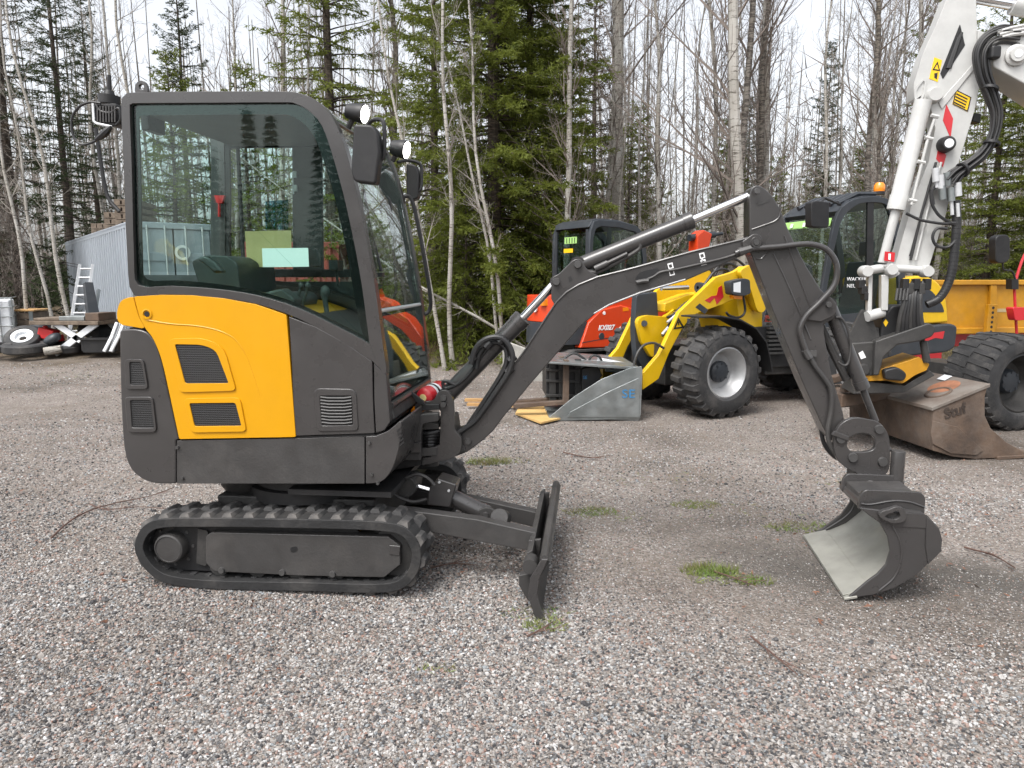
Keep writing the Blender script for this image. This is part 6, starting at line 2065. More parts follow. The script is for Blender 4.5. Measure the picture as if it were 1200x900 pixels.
for k in range(3):
    MB().tube([A_.X(1124 - 2 * k + 3, 38 + 3 * k, VW - .006), A_.X(1110 - 1.5 * k + 3, 80, VW - .006)], .012, 6).build('hose', M['hose'], op_)
b = MB(); b.ring(A_, A_.pts(spline([(x, y, 0) for x, y in [(1072, 118), (1072, 104), (1080, 94), (1085, 93), (1083, 110), (1079, 118)]], 3, True), VW), A_.pts(spline([(x, y, 0) for x, y in [(1074, 116), (1074, 106), (1080, 97), (1083, 96), (1081, 109), (1078, 116)]], 3, True), VW), VW - .01, VW + .1); b.build('cylinder_pocket', M['white'], arm_w)
u0, z0 = A_.uz(1090, 82, VW)
b = MB(); b.pp(A_, [(1095, 67), (1104, 70.5), (1099, 96), (1089, 92)], VW - .003, VW); s1 = b.build('warning_sign', M['signyellow'], arm_w)
b = MB(); b.ring(A_, A_.pts([(1092.5, 82), (1098.5, 72), (1101.5, 83.5)], VW), A_.pts([(1094.5, 81), (1098, 75), (1100, 81.8)], VW), VW - .005, VW - .002); b.pp(A_, [(1095, 86), (1099, 85), (1098, 93), (1095, 91)], VW - .005, VW - .002); b.build('warning_symbol', M['black'], s1)
b = MB(); b.pp(A_, [(1120, 105), (1138, 114), (1134, 131), (1116, 122)], VW - .003, VW); s2 = b.build('warning_sign', M['signyellow'], arm_w)
b = MB(); b.ring(A_, A_.pts([(1120, 105), (1138, 114), (1134, 131), (1116, 122)], VW), A_.pts([(1120.8, 106.6), (1136.8, 114.6), (1133.2, 129.4), (1117.2, 121.4)], VW), VW - .005, VW - .002)
for k in range(4):
    b.pp(A_, [(1121 - .9 * k, 109 + 3.3 * k), (1134 - .9 * k, 115.5 + 3.3 * k), (1133.7 - .9 * k, 117 + 3.3 * k), (1120.6 - .9 * k, 110.6 + 3.3 * k)], VW - .005, VW - .002)
b.build('warning_print', M['black'], s2)
for l in ([(1109, 122), (1117, 139), (1114, 162), (1105, 141)], [(1100, 172), (1109, 182), (1105, 196), (1097, 186)]):
    b = MB(); b.pp(A_, l, VW - .003, VW); b.build('red_stripe', M['red'], arm_w)
b = MB(); b.lathe(A_.X(1107, 170, VW), -A_.n, [(.001, .09), (.045, .09), (.06, .07), (.065, .0)], 18); wl2 = b.build('work_light', M['black'], WA)
MB().lathe(A_.X(1107, 170, VW), -A_.n, [(.001, .095), (.035, .092)], 16).build('light_lens', M['offwhite'], wl2)
b = MB(); b.pp(A_, [(1142, 132), (1150, 133), (1149, 144), (1140, 142)], -.05, .05); b.build('side_lamp', M['black'], WA, .006)
b = MB(); b.lathe(A_.X(1094, 112, VW), -A_.n, [(.001, .06), (.05, .06), (.06, .03), (.06, -.1)], 18); b.build('cylinder_pin', M['white'], arm_w)
a_, c_, e_ = A_.X(1082, 118, VW - .03), A_.X(1050, 246, VW - .03), A_.X(1034, 308, VW - .03)
b = MB(); b.lathe(a_, c_ - a_, [(.001, 0), (.066, 0), (.066, .86 * (c_ - a_).length), (.072, .87 * (c_ - a_).length), (.072, (c_ - a_).length), (.04, (c_ - a_).length)], 22); wc = b.build('bucket_cylinder', M['white'], WA)
MB().cyl(c_, e_, .036, n=16).build('piston_rod', M['white'], wc)
MB().tube([A_.X(*p, VW - .09) for p in [(1095, 140), (1088, 160), (1078, 200), (1068, 240)]], .012, 7).build('cylinder_pipe', M['white'], wc)
for p in ((1096, 136), (1089, 162), (1080, 190), (1070, 235)):
    MB().tube([A_.X(p[0] - 5, p[1] - 1, VW - .09), A_.X(p[0] + 4, p[1] + 1, VW - .09)], .016, 7).build('pipe_clamp', M['white'], wc)
for dx in (0, 6):
    MB().tube([A_.X(1097 + dx, 190, VW - .02), A_.X(1080 + dx, 250, VW - .02), A_.X(1067 + dx, 305, VW - .02)], .010, 6).build('arm_pipe', M['white' if dx else 'hose'], WA)
MB().tube([A_.X(1092, 205, VW - .01), A_.X(1066, 300, VW - .01)], .006, 5).build('arm_pipe', M['black'], WA)
b = MB(); b.pp(A_, [(1037, 294.5), (1049, 296), (1048, 307), (1036, 305.5)], VW - .10, VW - .097); s3 = b.build('red_sign', M['red'], WA)
b = MB(); b.pp(A_, [(1041.4, 297), (1044, 297.3), (1043.6, 304.6), (1041, 304.3)], VW - .104, VW - .10); b.build('white_symbol', M['decal'], s3)
# linkage
for a_, c_, r_ in (((1012, 318), (1046, 312), .036), ((1040, 314), (1090, 317), .032), ((1040, 308), (1048, 322), .05)):
    MB().cyl(A_.X(*a_, VW - .05), A_.X(*c_, VW - .02), r_, n=16).build('link_shaft', M['white'], WA)
for p in ((1016, 318), (1045, 316), (1087, 318)):
    MB().lathe(A_.X(*p, VW - .08), -A_.n, [(.001, .03), (.042, .03), (.05, .0), (.05, -.10)], 16).build('link_boss', M['white'], WA)
for l in ([(1018, 322), (1023, 322), (1022, 366), (1017, 366)], [(1033, 322), (1042, 322), (1041, 364), (1033, 364)]):
    b = MB(); b.pp(A_, l, VW - .06, VW + .02); b.build('link_bar', M['white'], WA, .008)
MB().cyl(A_.X(1016, 371, VW - .05), A_.X(1034, 366, VW - .0), .045, n=16).build('link_shaft', M['white'], WA)
# tilt rotator
TR = thing('tilt_rotator', 'black and yellow tilt rotator hanging between white arm and rusty bucket', 'tilt rotator', A_.W(-.4, 0, 0))
b = MB(); b.pp(A_, rounded([(995, 392, 3), (1010, 362, 3), (1020, 366), (1028, 388), (1032, 396), (1030, 402), (996, 402)], 3), VW - .02, VW + .02); b.pp(A_, [(998, 392), (1030, 384), (1032, 398), (996, 402)], VW + .02, .3); b.build('hitch_plate', M['steel_dark'], TR, .006)
b = MB(); b.pp(A_, rounded([(1034, 372, 3), (1045, 358, 4), (1078, 358, 6), (1082, 385, 4), (1086, 400), (1030, 402)], 3), VW, .2); b.build('rotator_housing', M['black'], TR, .02)
b = MB(); b.pp(A_, rounded([(1037, 396, 4), (1090, 378, 5), (1097, 384, 3), (1094, 394, 4), (1078, 400), (1052, 404), (1036, 418, 3), (1030, 440), (1024, 440), (1026, 400)], 4), VW - .12, VW + .02); b.build('guard_bar', M['steel_dark'], TR, .012)
b = MB(); b.pp(A_, rounded([(998, 402), (1030, 400), (1030, 440, 6), (1008, 441, 4), (999, 425)], 3), VW - .06, .15); b.build('housing_front', M['steel_dark'], TR, .012)
MB().lathe(A_.X(1012, 433, VW - .06), -A_.n, [(.001, .03), (.04, .03), (.05, .0)], 16).build('pivot_pin', M['steel_dark'], TR)
b = MB(); b.pp(A_, [(1006, 414), (1011, 411), (1015, 419), (1009, 421)], VW - .064, VW - .06); b.build('white_emblem', M['decal'], TR)
b = MB(); b.pp(A_, [(1035, 378), (1038, 374), (1041, 378), (1038, 383)], VW - .004, VW); b.build('yellow_diamond', M['signyellow'], TR)
b = MB(); b.pp(A_, rounded([(1012, 440, 2), (1034, 432), (1058, 425, 4), (1078, 418, 3), (1082, 424), (1090, 426, 3), (1086, 434), (1072, 440, 4), (1058, 450, 4), (1040, 446), (1012, 447)], 3), VW - .05, .25); ry = b.build('rotator_yoke', M['bedyellow'], TR, .012)
b = MB(); b.pp(A_, rounded([(1036, 434, 4), (1052, 430, 5), (1064, 438, 6), (1060, 447, 4), (1038, 445)], 3), VW - .14, VW - .05); b.build('rotator_motor', M['black'], TR, .015)
b = MB(); b.pp(A_, [(1008, 446), (1060, 452), (1090, 434), (1096, 440), (1060, 460), (1000, 462)], VW - .02, .3); b.build('base_plate', M['steel_dark'], TR, .008)
MB().cyl(A_.X(1082, 400, VW - .05), A_.X(1086, 424, VW - .05), .03, n=12).build('tilt_cylinder', M['steel_dark'], TR)
for k in range(7):
    x0 = 1058 + k * 4
    MB().tube(spline([A_.X(x0, 330 + (k % 3) * 4, VW - .06), A_.X(x0 + 2 - k, 350, VW - .10), A_.X(x0 - 3, 372, VW - .10), A_.X(x0 - 6 + k, 392, VW - .08)], 4), .02, 7).build('hose', M['hose' if k % 3 else 'steel_dark'], TR)
for k in range(5):
    c_ = A_.X(1060 + k * 6.5, 333 + (k % 2) * 5, VW - .08)
    MB().box(c_, .05, .06, .09).build('valve_block', M['steel_dark' if k % 2 else 'black'], TR, .006)
for k in range(4):
    MB().tube([A_.X(1052 + 4 * k, 338, VW - .1), A_.X(1050 + 4 * k, 352, VW - .12)], .012, 7).build('coupling', M['steel_dark'], TR)
b = MB()
for k in range(3):
    b.box(A_.X(1008 + 3 * k, 333 + 7 * k, VW - .02), .05, .08, .07)
b.build('proximity_valve', M['black'], TR, .008)
# hoses of the arm
hose_l = [(1196, 42), (1174, 40), (1158, 48), (1150, 64), (1153, 88), (1162, 112), (1168, 135), (1164, 160), (1152, 180), (1136, 193), (1122, 203), (1113, 213)]
for k in range(8):
    o_k = (k - 3.5) * 2.5
    l = []
    for i, p in enumerate(hose_l):
        q0, q1 = Vector(hose_l[max(0, i - 1)]), Vector(hose_l[min(len(hose_l) - 1, i + 1)])
        d = (q1 - q0).normalized()
        w_k = (1.15, 1.1, 1, 1, .95, .85, .7, .6, .6, .65, .8, 1.2)[i]
        l.append((p[0] + d.y * o_k * w_k + random.uniform(-.6, .6), p[1] - d.x * o_k * w_k + random.uniform(-.6, .6)))
    MB().tube(spline([A_.X(*p, VW - .07 - .02 * (k % 3)) for p in l], 5), .0105, 8).build('arm_hose', M['hose' if k % 4 else 'steel_dark'], WA)
for px, py in ((1160, 104), (1162, 168), (1128, 199)):
    MB().lathe(A_.X(px, py, VW - .09), Vector((.3, .1, 1)) if py < 180 else Vector((1, .2, .5)), [(.05, -.012), (.062, -.01), (.062, .01), (.05, .012)], 14).build('hose_strap', M['black'], WA)
MB().tube(spline([A_.X(*p, VW - .05) for p in [(1120, 235), (1121, 262), (1119, 290), (1116, 315), (1110, 335), (1100, 350), (1086, 357)]], 6), .034, 10).build('corrugated_hose', M['hose'], WA)
for p in spline([A_.X(*p, VW - .05) for p in [(1120, 240), (1121, 262), (1119, 290), (1116, 315), (1110, 335), (1100, 350), (1090, 355)]], 5):
    MB().ball(p, .038, .038, .012, 10, 5).build('hose_ring', M['hose'], WA)
for l in ([(1091, 222), (1092, 238), (1100, 252), (1112, 260), (1120, 264)], [(1062, 250), (1080, 258), (1105, 262), (1120, 262), (1123, 275), (1112, 289), (1098, 288), (1093, 278), (1098, 268), (1110, 268)], [(1112, 205), (1100, 215), (1092, 225), (1094, 240)]):
    MB().tube(spline([A_.X(*p, VW - .07) for p in l], 5), .012, 7).build('arm_hose', M['hose'], WA)
for k, (px, py, m_) in enumerate(((1096, 205, 'alu'), (1102, 213, 'alu'), (1110, 210, 'steel'), (1104, 226, 'steel'), (1114, 228, 'steel'), (1122, 222, 'alu'), (1115, 244, 'alu'), (1122, 246, 'alu'), (1097, 212, 'alu'))):
    MB().cyl(A_.X(px, py - 8, VW - .08), A_.X(px + 1, py + 8, VW - .08), .028 if k < 6 else .014, n=10).build('hose_coupling', M[m_], WA)
# boom end at the upper right
b = MB(); b.pp(A_, rounded([(1163, 46, 3), (1172, 40), (1230, 28), (1300, 10), (1300, 140), (1230, 118), (1200, 98), (1164, 78, 4)], 3), -.17, .17); bw = b.build('boom', M['white'], WA, .012, 3)
b = MB(); b.pp(A_, [(1146, 34), (1166, 44), (1166, 80), (1146, 70)], -.11, .11); b.build('arm_hinge', M['white'], WA, .01)
MB().lathe(A_.X(1190, 65, -.17), -A_.n, [(.001, .05), (.055, .05), (.06, .03), (.08, .02), (.08, .0)], 20).build('hinge_pin', M['white'], bw)
MB().lathe(A_.X(1190, 65, -.17), -A_.n, [(.001, .056), (.03, .054)], 16).build('pin_cap', M['offwhite'], bw)
b = MB(); b.lathe(A_.X(1186, 6, -.02), A_.X(1260, 20, -.02) - A_.X(1186, 6, -.02), [(.001, 0), (.07, 0), (.07, .5), (.06, .5)], 20); dcy = b.build('dipper_cylinder', M['white'], WA)
MB().cyl(A_.X(1136, -3, -.02), A_.X(1188, 6, -.02), .038, n=14).build('piston_rod', M['chrome'], dcy)
b = MB()
for k in range(3):
    b.tube([A_.X(1168 + k * 3, 38 + k * 3, -.19), A_.X(1185, 33 + k * 4, -.19), A_.X(1230, 24 + k * 5, -.19)], .016, 7)
b.build('boom_pipe', M['white'], WA)
b = MB(); b.box(A_.X(1165, 62, -.19), .08, .07, .1); b.build('sensor', M['black'], WA, .02)

# rusty bucket
g0 = G(1092, 541)
RK = PL(g0.x, g0.y, 6)
RB = thing('digger_bucket', 'rusty brown digger bucket with a flat top lying on gravel below the white arm', 'bucket', (g0.x + .4, g0.y + .5, 0))
sd = [(1092, 541), (1092, 491), (1157, 463), (1153, 478), (1153, 500), (1160, 515), (1178, 531), (1204, 545), (1180, 549), (1142, 551), (1115, 548)]
su = RK.pts(sd)
mz = min(p[1] for p in su)
su = [(p[0], p[1] - mz + .01) for p in su]
RW = 1.25
def lat(p, v):
    return p
b = MB()
for v0 in (0, RW - .03):
    b.prism(RK, su, v0, v0 + .03)
rb_ = b.build('bucket_side', M['rust'], RB, .006)
b = MB(); b.prism(RK, [su[0], su[1], (su[1][0] + .03, su[1][1] - .02), (su[0][0] + .03, su[0][1] + .03), (su[9][0], su[9][1] + .03), (su[7][0], su[7][1] + .015), su[7], su[8], su[9], su[10]], .031, RW - .031); b.build('bucket_shell', M['rust'], RB, .006)
b = MB(); b.prism(RK, [(su[1][0] - .012, su[1][1] + .004), (su[2][0] + .01, su[2][1] + .004), (su[2][0] + .01, su[2][1] - .025), (su[1][0] - .012, su[1][1] - .025)], -.012, RW); tpb = b.build('top_plate', M['rusttop'], RB, .004)
sl_ = Vector((su[2][0] - su[1][0], su[2][1] - su[1][1]))
def onpl(f, v, dz):
    p = Vector(su[1]) + sl_ * f
    return RK.W(p.x, v, p.y + dz)
ax_ = (RK.u * (-sl_.y) + Vector((0, 0, 1)) * sl_.x).normalized()
MB().lathe(onpl(.42, .22, .008), ax_, [(.085, .0), (.09, .008), (.105, .008), (.11, .0)], 24).build('welded_ring', M['rust'], tpb)
MB().lathe(onpl(.64, .30, .006), ax_, [(.001, .003), (.12, .002), (.13, .0)], 20).build('rust_patch', mat('orange_rust', (.30, .13, .07), .8, noise=.3), tpb)
b = MB(); c_ = [onpl(.80, .40, .010), onpl(.98, .42, .010), onpl(.98, .52, .010), onpl(.80, .50, .010)]
b.add(c_ + [q + ax_ * .004 for q in c_], [[3, 2, 1, 0], [4, 5, 6, 7], [0, 1, 5, 4], [1, 2, 6, 5], [2, 3, 7, 6], [3, 0, 4, 7]]); b.build('white_plate', M['offwhite'], tpb)
b = MB(); b.prism(RK, RK.pts([(1091, 506), (1120, 513), (1150, 540), (1142, 546), (1112, 544), (1091, 533), (1089, 520)]), -.012, 0); 
for i in range(len(b.v)):
    b.v[i].z += -mz + .01
b.build('wear_plate', M['rust'], RB, .004)
b = MB(); b.prism(RK, [(su[7][0] - .3, .0), (su[7][0] + .07, .02), (su[7][0] + .07, .045), (su[7][0] - .3, .03)], -.02, RW + .02); b.build('cutting_edge', M['rust'], RB, .004)
u, z = RK.uz(1106, 504)
text(RK, u, -.004, z - mz + .01, .125, 'Stuf', M['worn_print'], RB, roll=math.atan2(14, 32) * .7, sx=1.0, bold=.004)
# hitch frame on the bucket top, under the rotator
b = MB(); b.prism(RK, [(su[1][0] - .42, su[1][1] + .03), (su[1][0] + .1, su[1][1] + .16), (su[1][0] + .1, su[1][1] + .22), (su[1][0] - .42, su[1][1] + .10)], .62, .70)
b.prism(RK, [(su[1][0] - .42, su[1][1] + .03), (su[1][0] + .1, su[1][1] + .16), (su[1][0] + .1, su[1][1] + .22), (su[1][0] - .42, su[1][1] + .10)], 1.0, 1.1)
b.prism(RK, [(su[1][0] - .45, su[1][1] - .1), (su[1][0] + .02, su[1][1] - .03), (su[1][0] + .02, su[1][1] + .03), (su[1][0] - .45, su[1][1] + .02)], .60, 1.2)
b.build('hitch_frame', M['rust'], RB, .01)

# --- yellow dumper at the right edge ----------------------------------------------
DT = thing('dump_trailer', 'ochre yellow tipper bed on a red chassis at the right edge', 'trailer', (6.2, 10.2, 0))
wc_ = G(1196, 506)
T_ = PL(wc_.x, wc_.y, 14)
MW = thing('machine_wheel', 'big black low pressure tyre at the right edge behind the rusty bucket', 'wheel', T_.W(0, .28, 0))
wheel(MW, T_.W(0, .28, .485), -T_.n, .49, .56, .29, 26, 'bar', rimmat='steel_dark', hubmat='navy')
b = MB(); b.cyl(T_.W(0, .3, .485), T_.W(0, 1.4, .485), .09); b.bx(T_, -.15, .2, .65, 1.3, .38, .6); b.build('axle', M['steel_dark'], MW, .01)
D_ = PL(5.25, 9.9, 10)
def dz(py, px=1140):
    return D_.uz(px, py)[1]
uL = D_.uz(1086, 350)[0]
b = MB(); b.prism(D_, [(uL, dz(388)), (uL + 3.0, dz(388)), (uL + 3.0, dz(332)), (uL, dz(332))], 0, .05)
bed = b.build('bed_side', M['bedyellow'], DT, .008)
b = MB(); b.bx(D_, uL - .04, uL + 3.0, -.06, .08, dz(334), dz(328)); b.build('top_rail', M['bedyellow'], bed, .012)
b = MB(); b.bx(D_, uL - .02, uL + 3.0, -.05, .06, dz(391), dz(384)); b.build('bottom_rail', M['bedyellow'], bed, .012)
for px in (1101, 1160, 1215):
    u = D_.uz(px, 350)[0]
    b = MB(); b.prism(D_, [(u - .05, dz(334)), (u + .05, dz(334)), (u + .12, dz(388)), (u + .0, dz(388))], -.05, .0); b.build('stake_pocket', M['bedyellow'], bed, .01)
b = MB(); b.bx(D_, uL, uL + 3, .05, 1.5, dz(392), dz(385)); b.bx(D_, uL, uL + .06, .05, 1.5, dz(385), dz(332)); b.bx(D_, uL, uL + 3.0, 1.45, 1.5, dz(385), dz(332)); b.build('bed_floor', M['bedyellow'], DT, .008)
b = MB(); b.bx(D_, uL + .0, uL + 2.6, .3, .45, .55, .82); b.bx(D_, uL, uL + 2.6, 1.05, 1.2, .55, .82); b.bx(D_, uL - .25, uL + .4, .1, .25, .35, .86); chs = b.build('chassis', M['red'], DT, .01)
b = MB(); b.bx(D_, uL + .05, uL + .35, .0, .04, .82, .95); b.build('red_cabinet', M['red'], DT, .01)
MB().bx(D_, uL + .1, uL + .22, -.012, .0, .86, .93).build('white_label', M['decal'], DT)
u = D_.uz(1149, 350)[0]
b = MB(); b.bx(D_, u - .06, u + .08, -.22, -.16, dz(392), dz(356)); sp2 = b.build('locking_post', M['bedyellow'], DT, .006)
for k in range(6):
    MB().lathe(D_.W(u + .01, -.22, dz(360 + k * 5.5)), -D_.n, [(.001, .003), (.018, .003), (.02, 0)], 10).build('post_hole', M['black'], sp2)
MB().bx(D_, u + .12, u + .62, -.004, .0, dz(366), dz(362)).build('makers_strip', mat('pale_strip', (.42, .33, .18), .6), bed)
# mirror, stand and red lamp of a machine just out of frame, mounted on the trailer's front pole
b = MB(); b.tube(spline([D_.X(*p, -.5) for p in [(1192, 400), (1189, 345), (1190, 330), (1200, 300), (1212, 285)]], 4), .018, 8); b.build('mirror_pole', M['red'], DT)
b = MB(); b.pp(D_, [(1186, 327), (1194, 327), (1194, 339), (1186, 339)], -.55, -.45); b.build('pole_clamp', M['black'], DT, .005)
b = MB(); b.pp(D_, rounded([(1187, 360, 3), (1202, 360, 2), (1203, 375, 3), (1190, 376, 3)], 3), -.6, -.48); b.build('marker_lamp', M['red'], DT, .008)
b = MB(); b.pp(D_, rounded([(1167, 277, 5), (1177, 274, 5), (1184, 277, 5), (1184, 304, 5), (1177, 309, 5), (1167, 308, 5)], 4), -.6, -.48); mm = b.build('mirror', M['black'], DT, .015, 3)
MB().tube(spline([D_.X(*p, -.54) for p in [(1175, 308), (1176, 316), (1186, 318), (1190, 328)]], 4), .012, 7).build('mirror_arm', M['black'], DT)

# ---------------------------------------------------------------- left: container and the junk in front of it
cn = Vector((AT(150, 262, 14.3).x, 14.3, 0))
cf = Vector((AT(76, 285, 21.0).x, 21.0, 0))
dirc = (cf - cn).normalized()
CT = thing('shipping_container', 'pale grey corrugated shipping container standing left behind the dark cab', 'container', cn)
z1 = AT(150, 259, 14.3).z
z2 = AT(76, 284, 21.0).z
LN = (cf - cn).length
nx = Vector((dirc.y, -dirc.x, 0))
if nx.x > 0:
    nx = -nx                      # outward (to the left and the camera)
inw = -nx
# corrugated long side
prof_, nrib = [], 34
for k in range(nrib):
    s0 = LN * k / nrib
    w = LN / nrib
    for f, dp in ((0, 0), (.30, 0), (.40, .08), (.80, .08), (.90, 0)):
        prof_.append((s0 + w * f, dp))
prof_.append((LN, 0))
V_, Fc = [], []
for s_, dp in prof_:
    q = cn + dirc * s_ + inw * dp
    zt = z1 + (z2 - z1) * s_ / LN
    V_ += [q + Vector((0, 0, .12)), q + Vector((0, 0, zt - .10))]
for i in range(len(prof_) - 1):
    Fc.append([2 * i, 2 * i + 2, 2 * i + 3, 2 * i + 1])
b = MB(); b.add(V_, Fc); b.build('corrugated_side', M['container'], CT)
b = MB()
for zz, h in ((1, .0), (0, 0)):
    pass
b.add([cn + Vector((0, 0, z1 - .11)), cf + Vector((0, 0, z2 - .11)), cf + Vector((0, 0, z2)), cn + Vector((0, 0, z1))] + [q + inw * .08 for q in (cn + Vector((0, 0, z1 - .11)), cf + Vector((0, 0, z2 - .11)), cf + Vector((0, 0, z2)), cn + Vector((0, 0, z1)))],
      [[0, 1, 2, 3], [7, 6, 5, 4], [3, 2, 6, 7], [0, 4, 5, 1], [0, 3, 7, 4], [1, 5, 6, 2]])
b.build('top_rail', M['container'], CT, .01)
b = MB()
b.add([cn, cf, cf + Vector((0, 0, .13)), cn + Vector((0, 0, .13))] + [q + inw * .08 for q in (cn, cf, cf + Vector((0, 0, .13)), cn + Vector((0, 0, .13)))], [[0, 1, 2, 3], [7, 6, 5, 4], [3, 2, 6, 7], [0, 4, 5, 1], [0, 3, 7, 4], [1, 5, 6, 2]])
b.build('bottom_rail', M['container'], CT, .01)
CE = PL(cn.x, cn.y, math.degrees(math.atan2(inw.y, inw.x)))
CWd = 1.62
b = MB(); b.bx(CE, .0, .10, -.02, .1, .0, z1); b.bx(CE, CWd - .1, CWd, -.02, .1, 0, z1); b.bx(CE, .1, CWd - .1, -.02, .1, z1 - .12, z1); b.bx(CE, .1, CWd - .1, -.02, .1, 0, .14); b.build('door_frame', M['container'], CT, .01)
for k in range(2):
    b = MB(); b.bx(CE, .11 + k * .71, .11 + k * .71 + .68, .0, .05, .15, z1 - .13)
    for zz in (.5, .95, 1.4, 1.85):
        b.bx(CE, .16 + k * .71, .11 + k * .71 + .63, -.018, .0, zz, zz + .16)
    dr = b.build('door', M['container'], CT, .006)
    for f in (.3, .78):
        u = .11 + k * .71 + f * .68
        MB().cyl(CE.W(u, -.05, .18), CE.W(u, -.05, z1 - .06), .017, n=8).build('lock_rod', M['alu'], dr)
    if k == 1:
        MB().lathe(CE.W(.95, -.03, 2.02), -CE.n, [(.10, 0), (.10, .012), (.15, .012), (.15, 0)], 24).build('round_emblem', M['decal'], dr)
        MB().bx(CE, .95, 1.25, -.03, -.018, 1.45, 1.50).build('yellow_label', M['signyellow'], dr)
b = MB(); q0 = [cn, cf, cf + inw * CWd, cn + inw * CWd]
b.add([q + Vector((0, 0, (z1, z2, z2, z1)[i] - .03)) for i, q in enumerate(q0)] + [q + Vector((0, 0, (z1, z2, z2, z1)[i] - .06)) for i, q in enumerate(q0)], [[0, 1, 2, 3], [7, 6, 5, 4], [0, 4, 5, 1], [1, 5, 6, 2], [2, 6, 7, 3], [3, 7, 4, 0]])
b.add([q + Vector((0, 0, .1)) for q in (cf, cf + inw * CWd)] + [q + Vector((0, 0, z2 - .06)) for q in (cf + inw * CWd, cf)], [[0, 1, 2, 3]])
b.add([q + Vector((0, 0, .1)) for q in (cn + inw * CWd, cf + inw * CWd)] + [cf + inw * CWd + Vector((0, 0, z2 - .06)), cn + inw * CWd + Vector((0, 0, z1 - .06))], [[0, 1, 2, 3]])
b.build('roof', M['container'], CT)
for zz in (.55, 1.1, 1.7, 2.2):
    MB().bx(CE, -.02, .05, -.06, -.02, zz, zz + .12).build('hinge', M['steel'], CT, .004)
# red container behind, seen through the cab
rc_ = PL(cn.x + 1.72, cn.y + 1.3, 3)
RC = thing('shipping_container', 'rusty red container seen only through the rear cab window', 'container', rc_.W(1, 0, 0))
b = MB()
pr = []
for k in range(8):
    for f, dp in ((0, 0), (.3, 0), (.45, .04), (.8, .04), (.95, 0)):
        pr.append((2.0 * (k + f) / 8, dp))
pr.append((2.0, 0))
b.add([rc_.W(s_, dp, zz) for s_, dp in pr for zz in (.1, 2.15)], [[2 * i, 2 * i + 2, 2 * i + 3, 2 * i + 1] for i in range(len(pr) - 1)])
b.build('corrugated_wall', M['containerred'], RC)
b = MB(); b.bx(rc_, -.02, 2.02, -.02, .08, 2.15, 2.27); b.bx(rc_, -.02, 2.02, -.02, .08, .0, .1); b.bx(rc_, 0, 2, .06, 5, 2.2, 2.25); b.bx(rc_, 1.94, 2.0, .06, 5, .0, 2.2); b.bx(rc_, 0, .06, .06, 5, .0, 2.2); b.build('rails', M['containerred'], RC, .008)
# pallets and boards stacked on the container roof
for k, (px0, px1, y0) in enumerate(((103, 118, 272), (118, 136, 262), (130, 150, 252))):
    d = 17.5 - 1.2 * k
    c0, c1 = AT(px0, y0 + 12, d), AT(px1, y0 + 8, d)
    PLK = PL(c0.x, c0.y, 3)
    w = (c1 - c0).length
    zb = z1 + (z2 - z1) * .45
    T0 = thing('pallet_stack', ('low', 'middle', 'tallest')[k] + ' of three heaps of old pallets on the grey container roof', 'pallets', (c0.x, c0.y, 0))
    for j in range(2 + k):
        b = MB()
        zz = z1 + (z2 - z1) * min(1, (d - 14.3) / 6.7) + .14 * j - .02
        b.bx(PLK, 0, w, .2, 1.2, zz + .10, zz + .125)
        b.bx(PLK, 0, w, .2, 1.2, zz, zz + .02)
        for q in range(3):
            b.bx(PLK, w * q * .44, w * q * .44 + .12, .2, 1.2, zz + .021, zz + .099)
        b.build('pallet', M['oldwood'], T0)
# ladder leaning on the container
lt, lb_ = AT(101, 310, 14.55), G(90, 412) + Vector((0, -.3, 0))
lb_ = AT(88, 404, 13.9)
LD = thing('ladder', 'aluminium extension ladder leaning on the grey container side', 'ladder', (lb_.x, lb_.y, 0))
wv = Vector((.24, .07, 0))
for s_ in (0, 1):
    MB().tube([lb_ + wv * (s_ - .5), lt + wv * (s_ - .5) * .9], .034, 4).build('rail', M['alu'], LD)
for k in range(9):
    f = (k + .5) / 9
    q = lb_.lerp(lt, f)
    MB().cyl(q - wv * .5, q + wv * .48, .02, n=8).build('rung', M['alu'], LD)
b = MB(); b.tube([lb_ + wv * .5 + Vector((.10, .05, 0)), lt + wv * .35 + Vector((.08, .05, -.5))], .04, 4); b.build('second_rail', M['steel'], LD)
b = MB(); a_ = AT(113, 398, 14.0); b.tube([a_, AT(103, 332, 14.25)], [.16, .10], 4); tag(b.build('plank', M['navy']), 'dark board leaning on the container right of the ladder', 'board')
JY = 13.3
# table on crossed white legs
tbz = AT(90, 375, JY).z
tb0, tb1 = AT(47, 377, JY), AT(128, 377, JY)
JP = PL(tb0.x, JY, -2)
tw = (tb1 - tb0).length
TB = thing('trestle_table', 'low wooden table on crossed white legs in front of the grey container', 'table', (tb0.x + .6, JY, 0))
b = MB(); b.bx(JP, 0, tw, -.3, .5, tbz - .07, tbz); b.build('tabletop', M['oldwood'], TB, .008)
zj = float(gz(-8, JY))
for u0, u1 in ((.28, .05), ):
    pass
for vv in (-.26, .42):
    for a_, c_ in ((((75, 378), (104, 398))), (((122, 378), (74, 413)))):
        p0, p1 = AT(*a_, JY), AT(*c_, JY)
        d = (p1 - p0).normalized(); n_ = Vector((-d.z, 0, d.x)) * .055
        b = MB(); b.add([q + Vector((0, vv + e, 0)) for e in (0, .05) for q in (p0 - n_, p0 + n_, p1 + n_, p1 - n_)], [[0, 1, 2, 3], [7, 6, 5, 4], [0, 4, 5, 1], [1, 5, 6, 2], [2, 6, 7, 3], [3, 7, 4, 0]])
        b.build('leg', M['offwhite'], TB, .006)
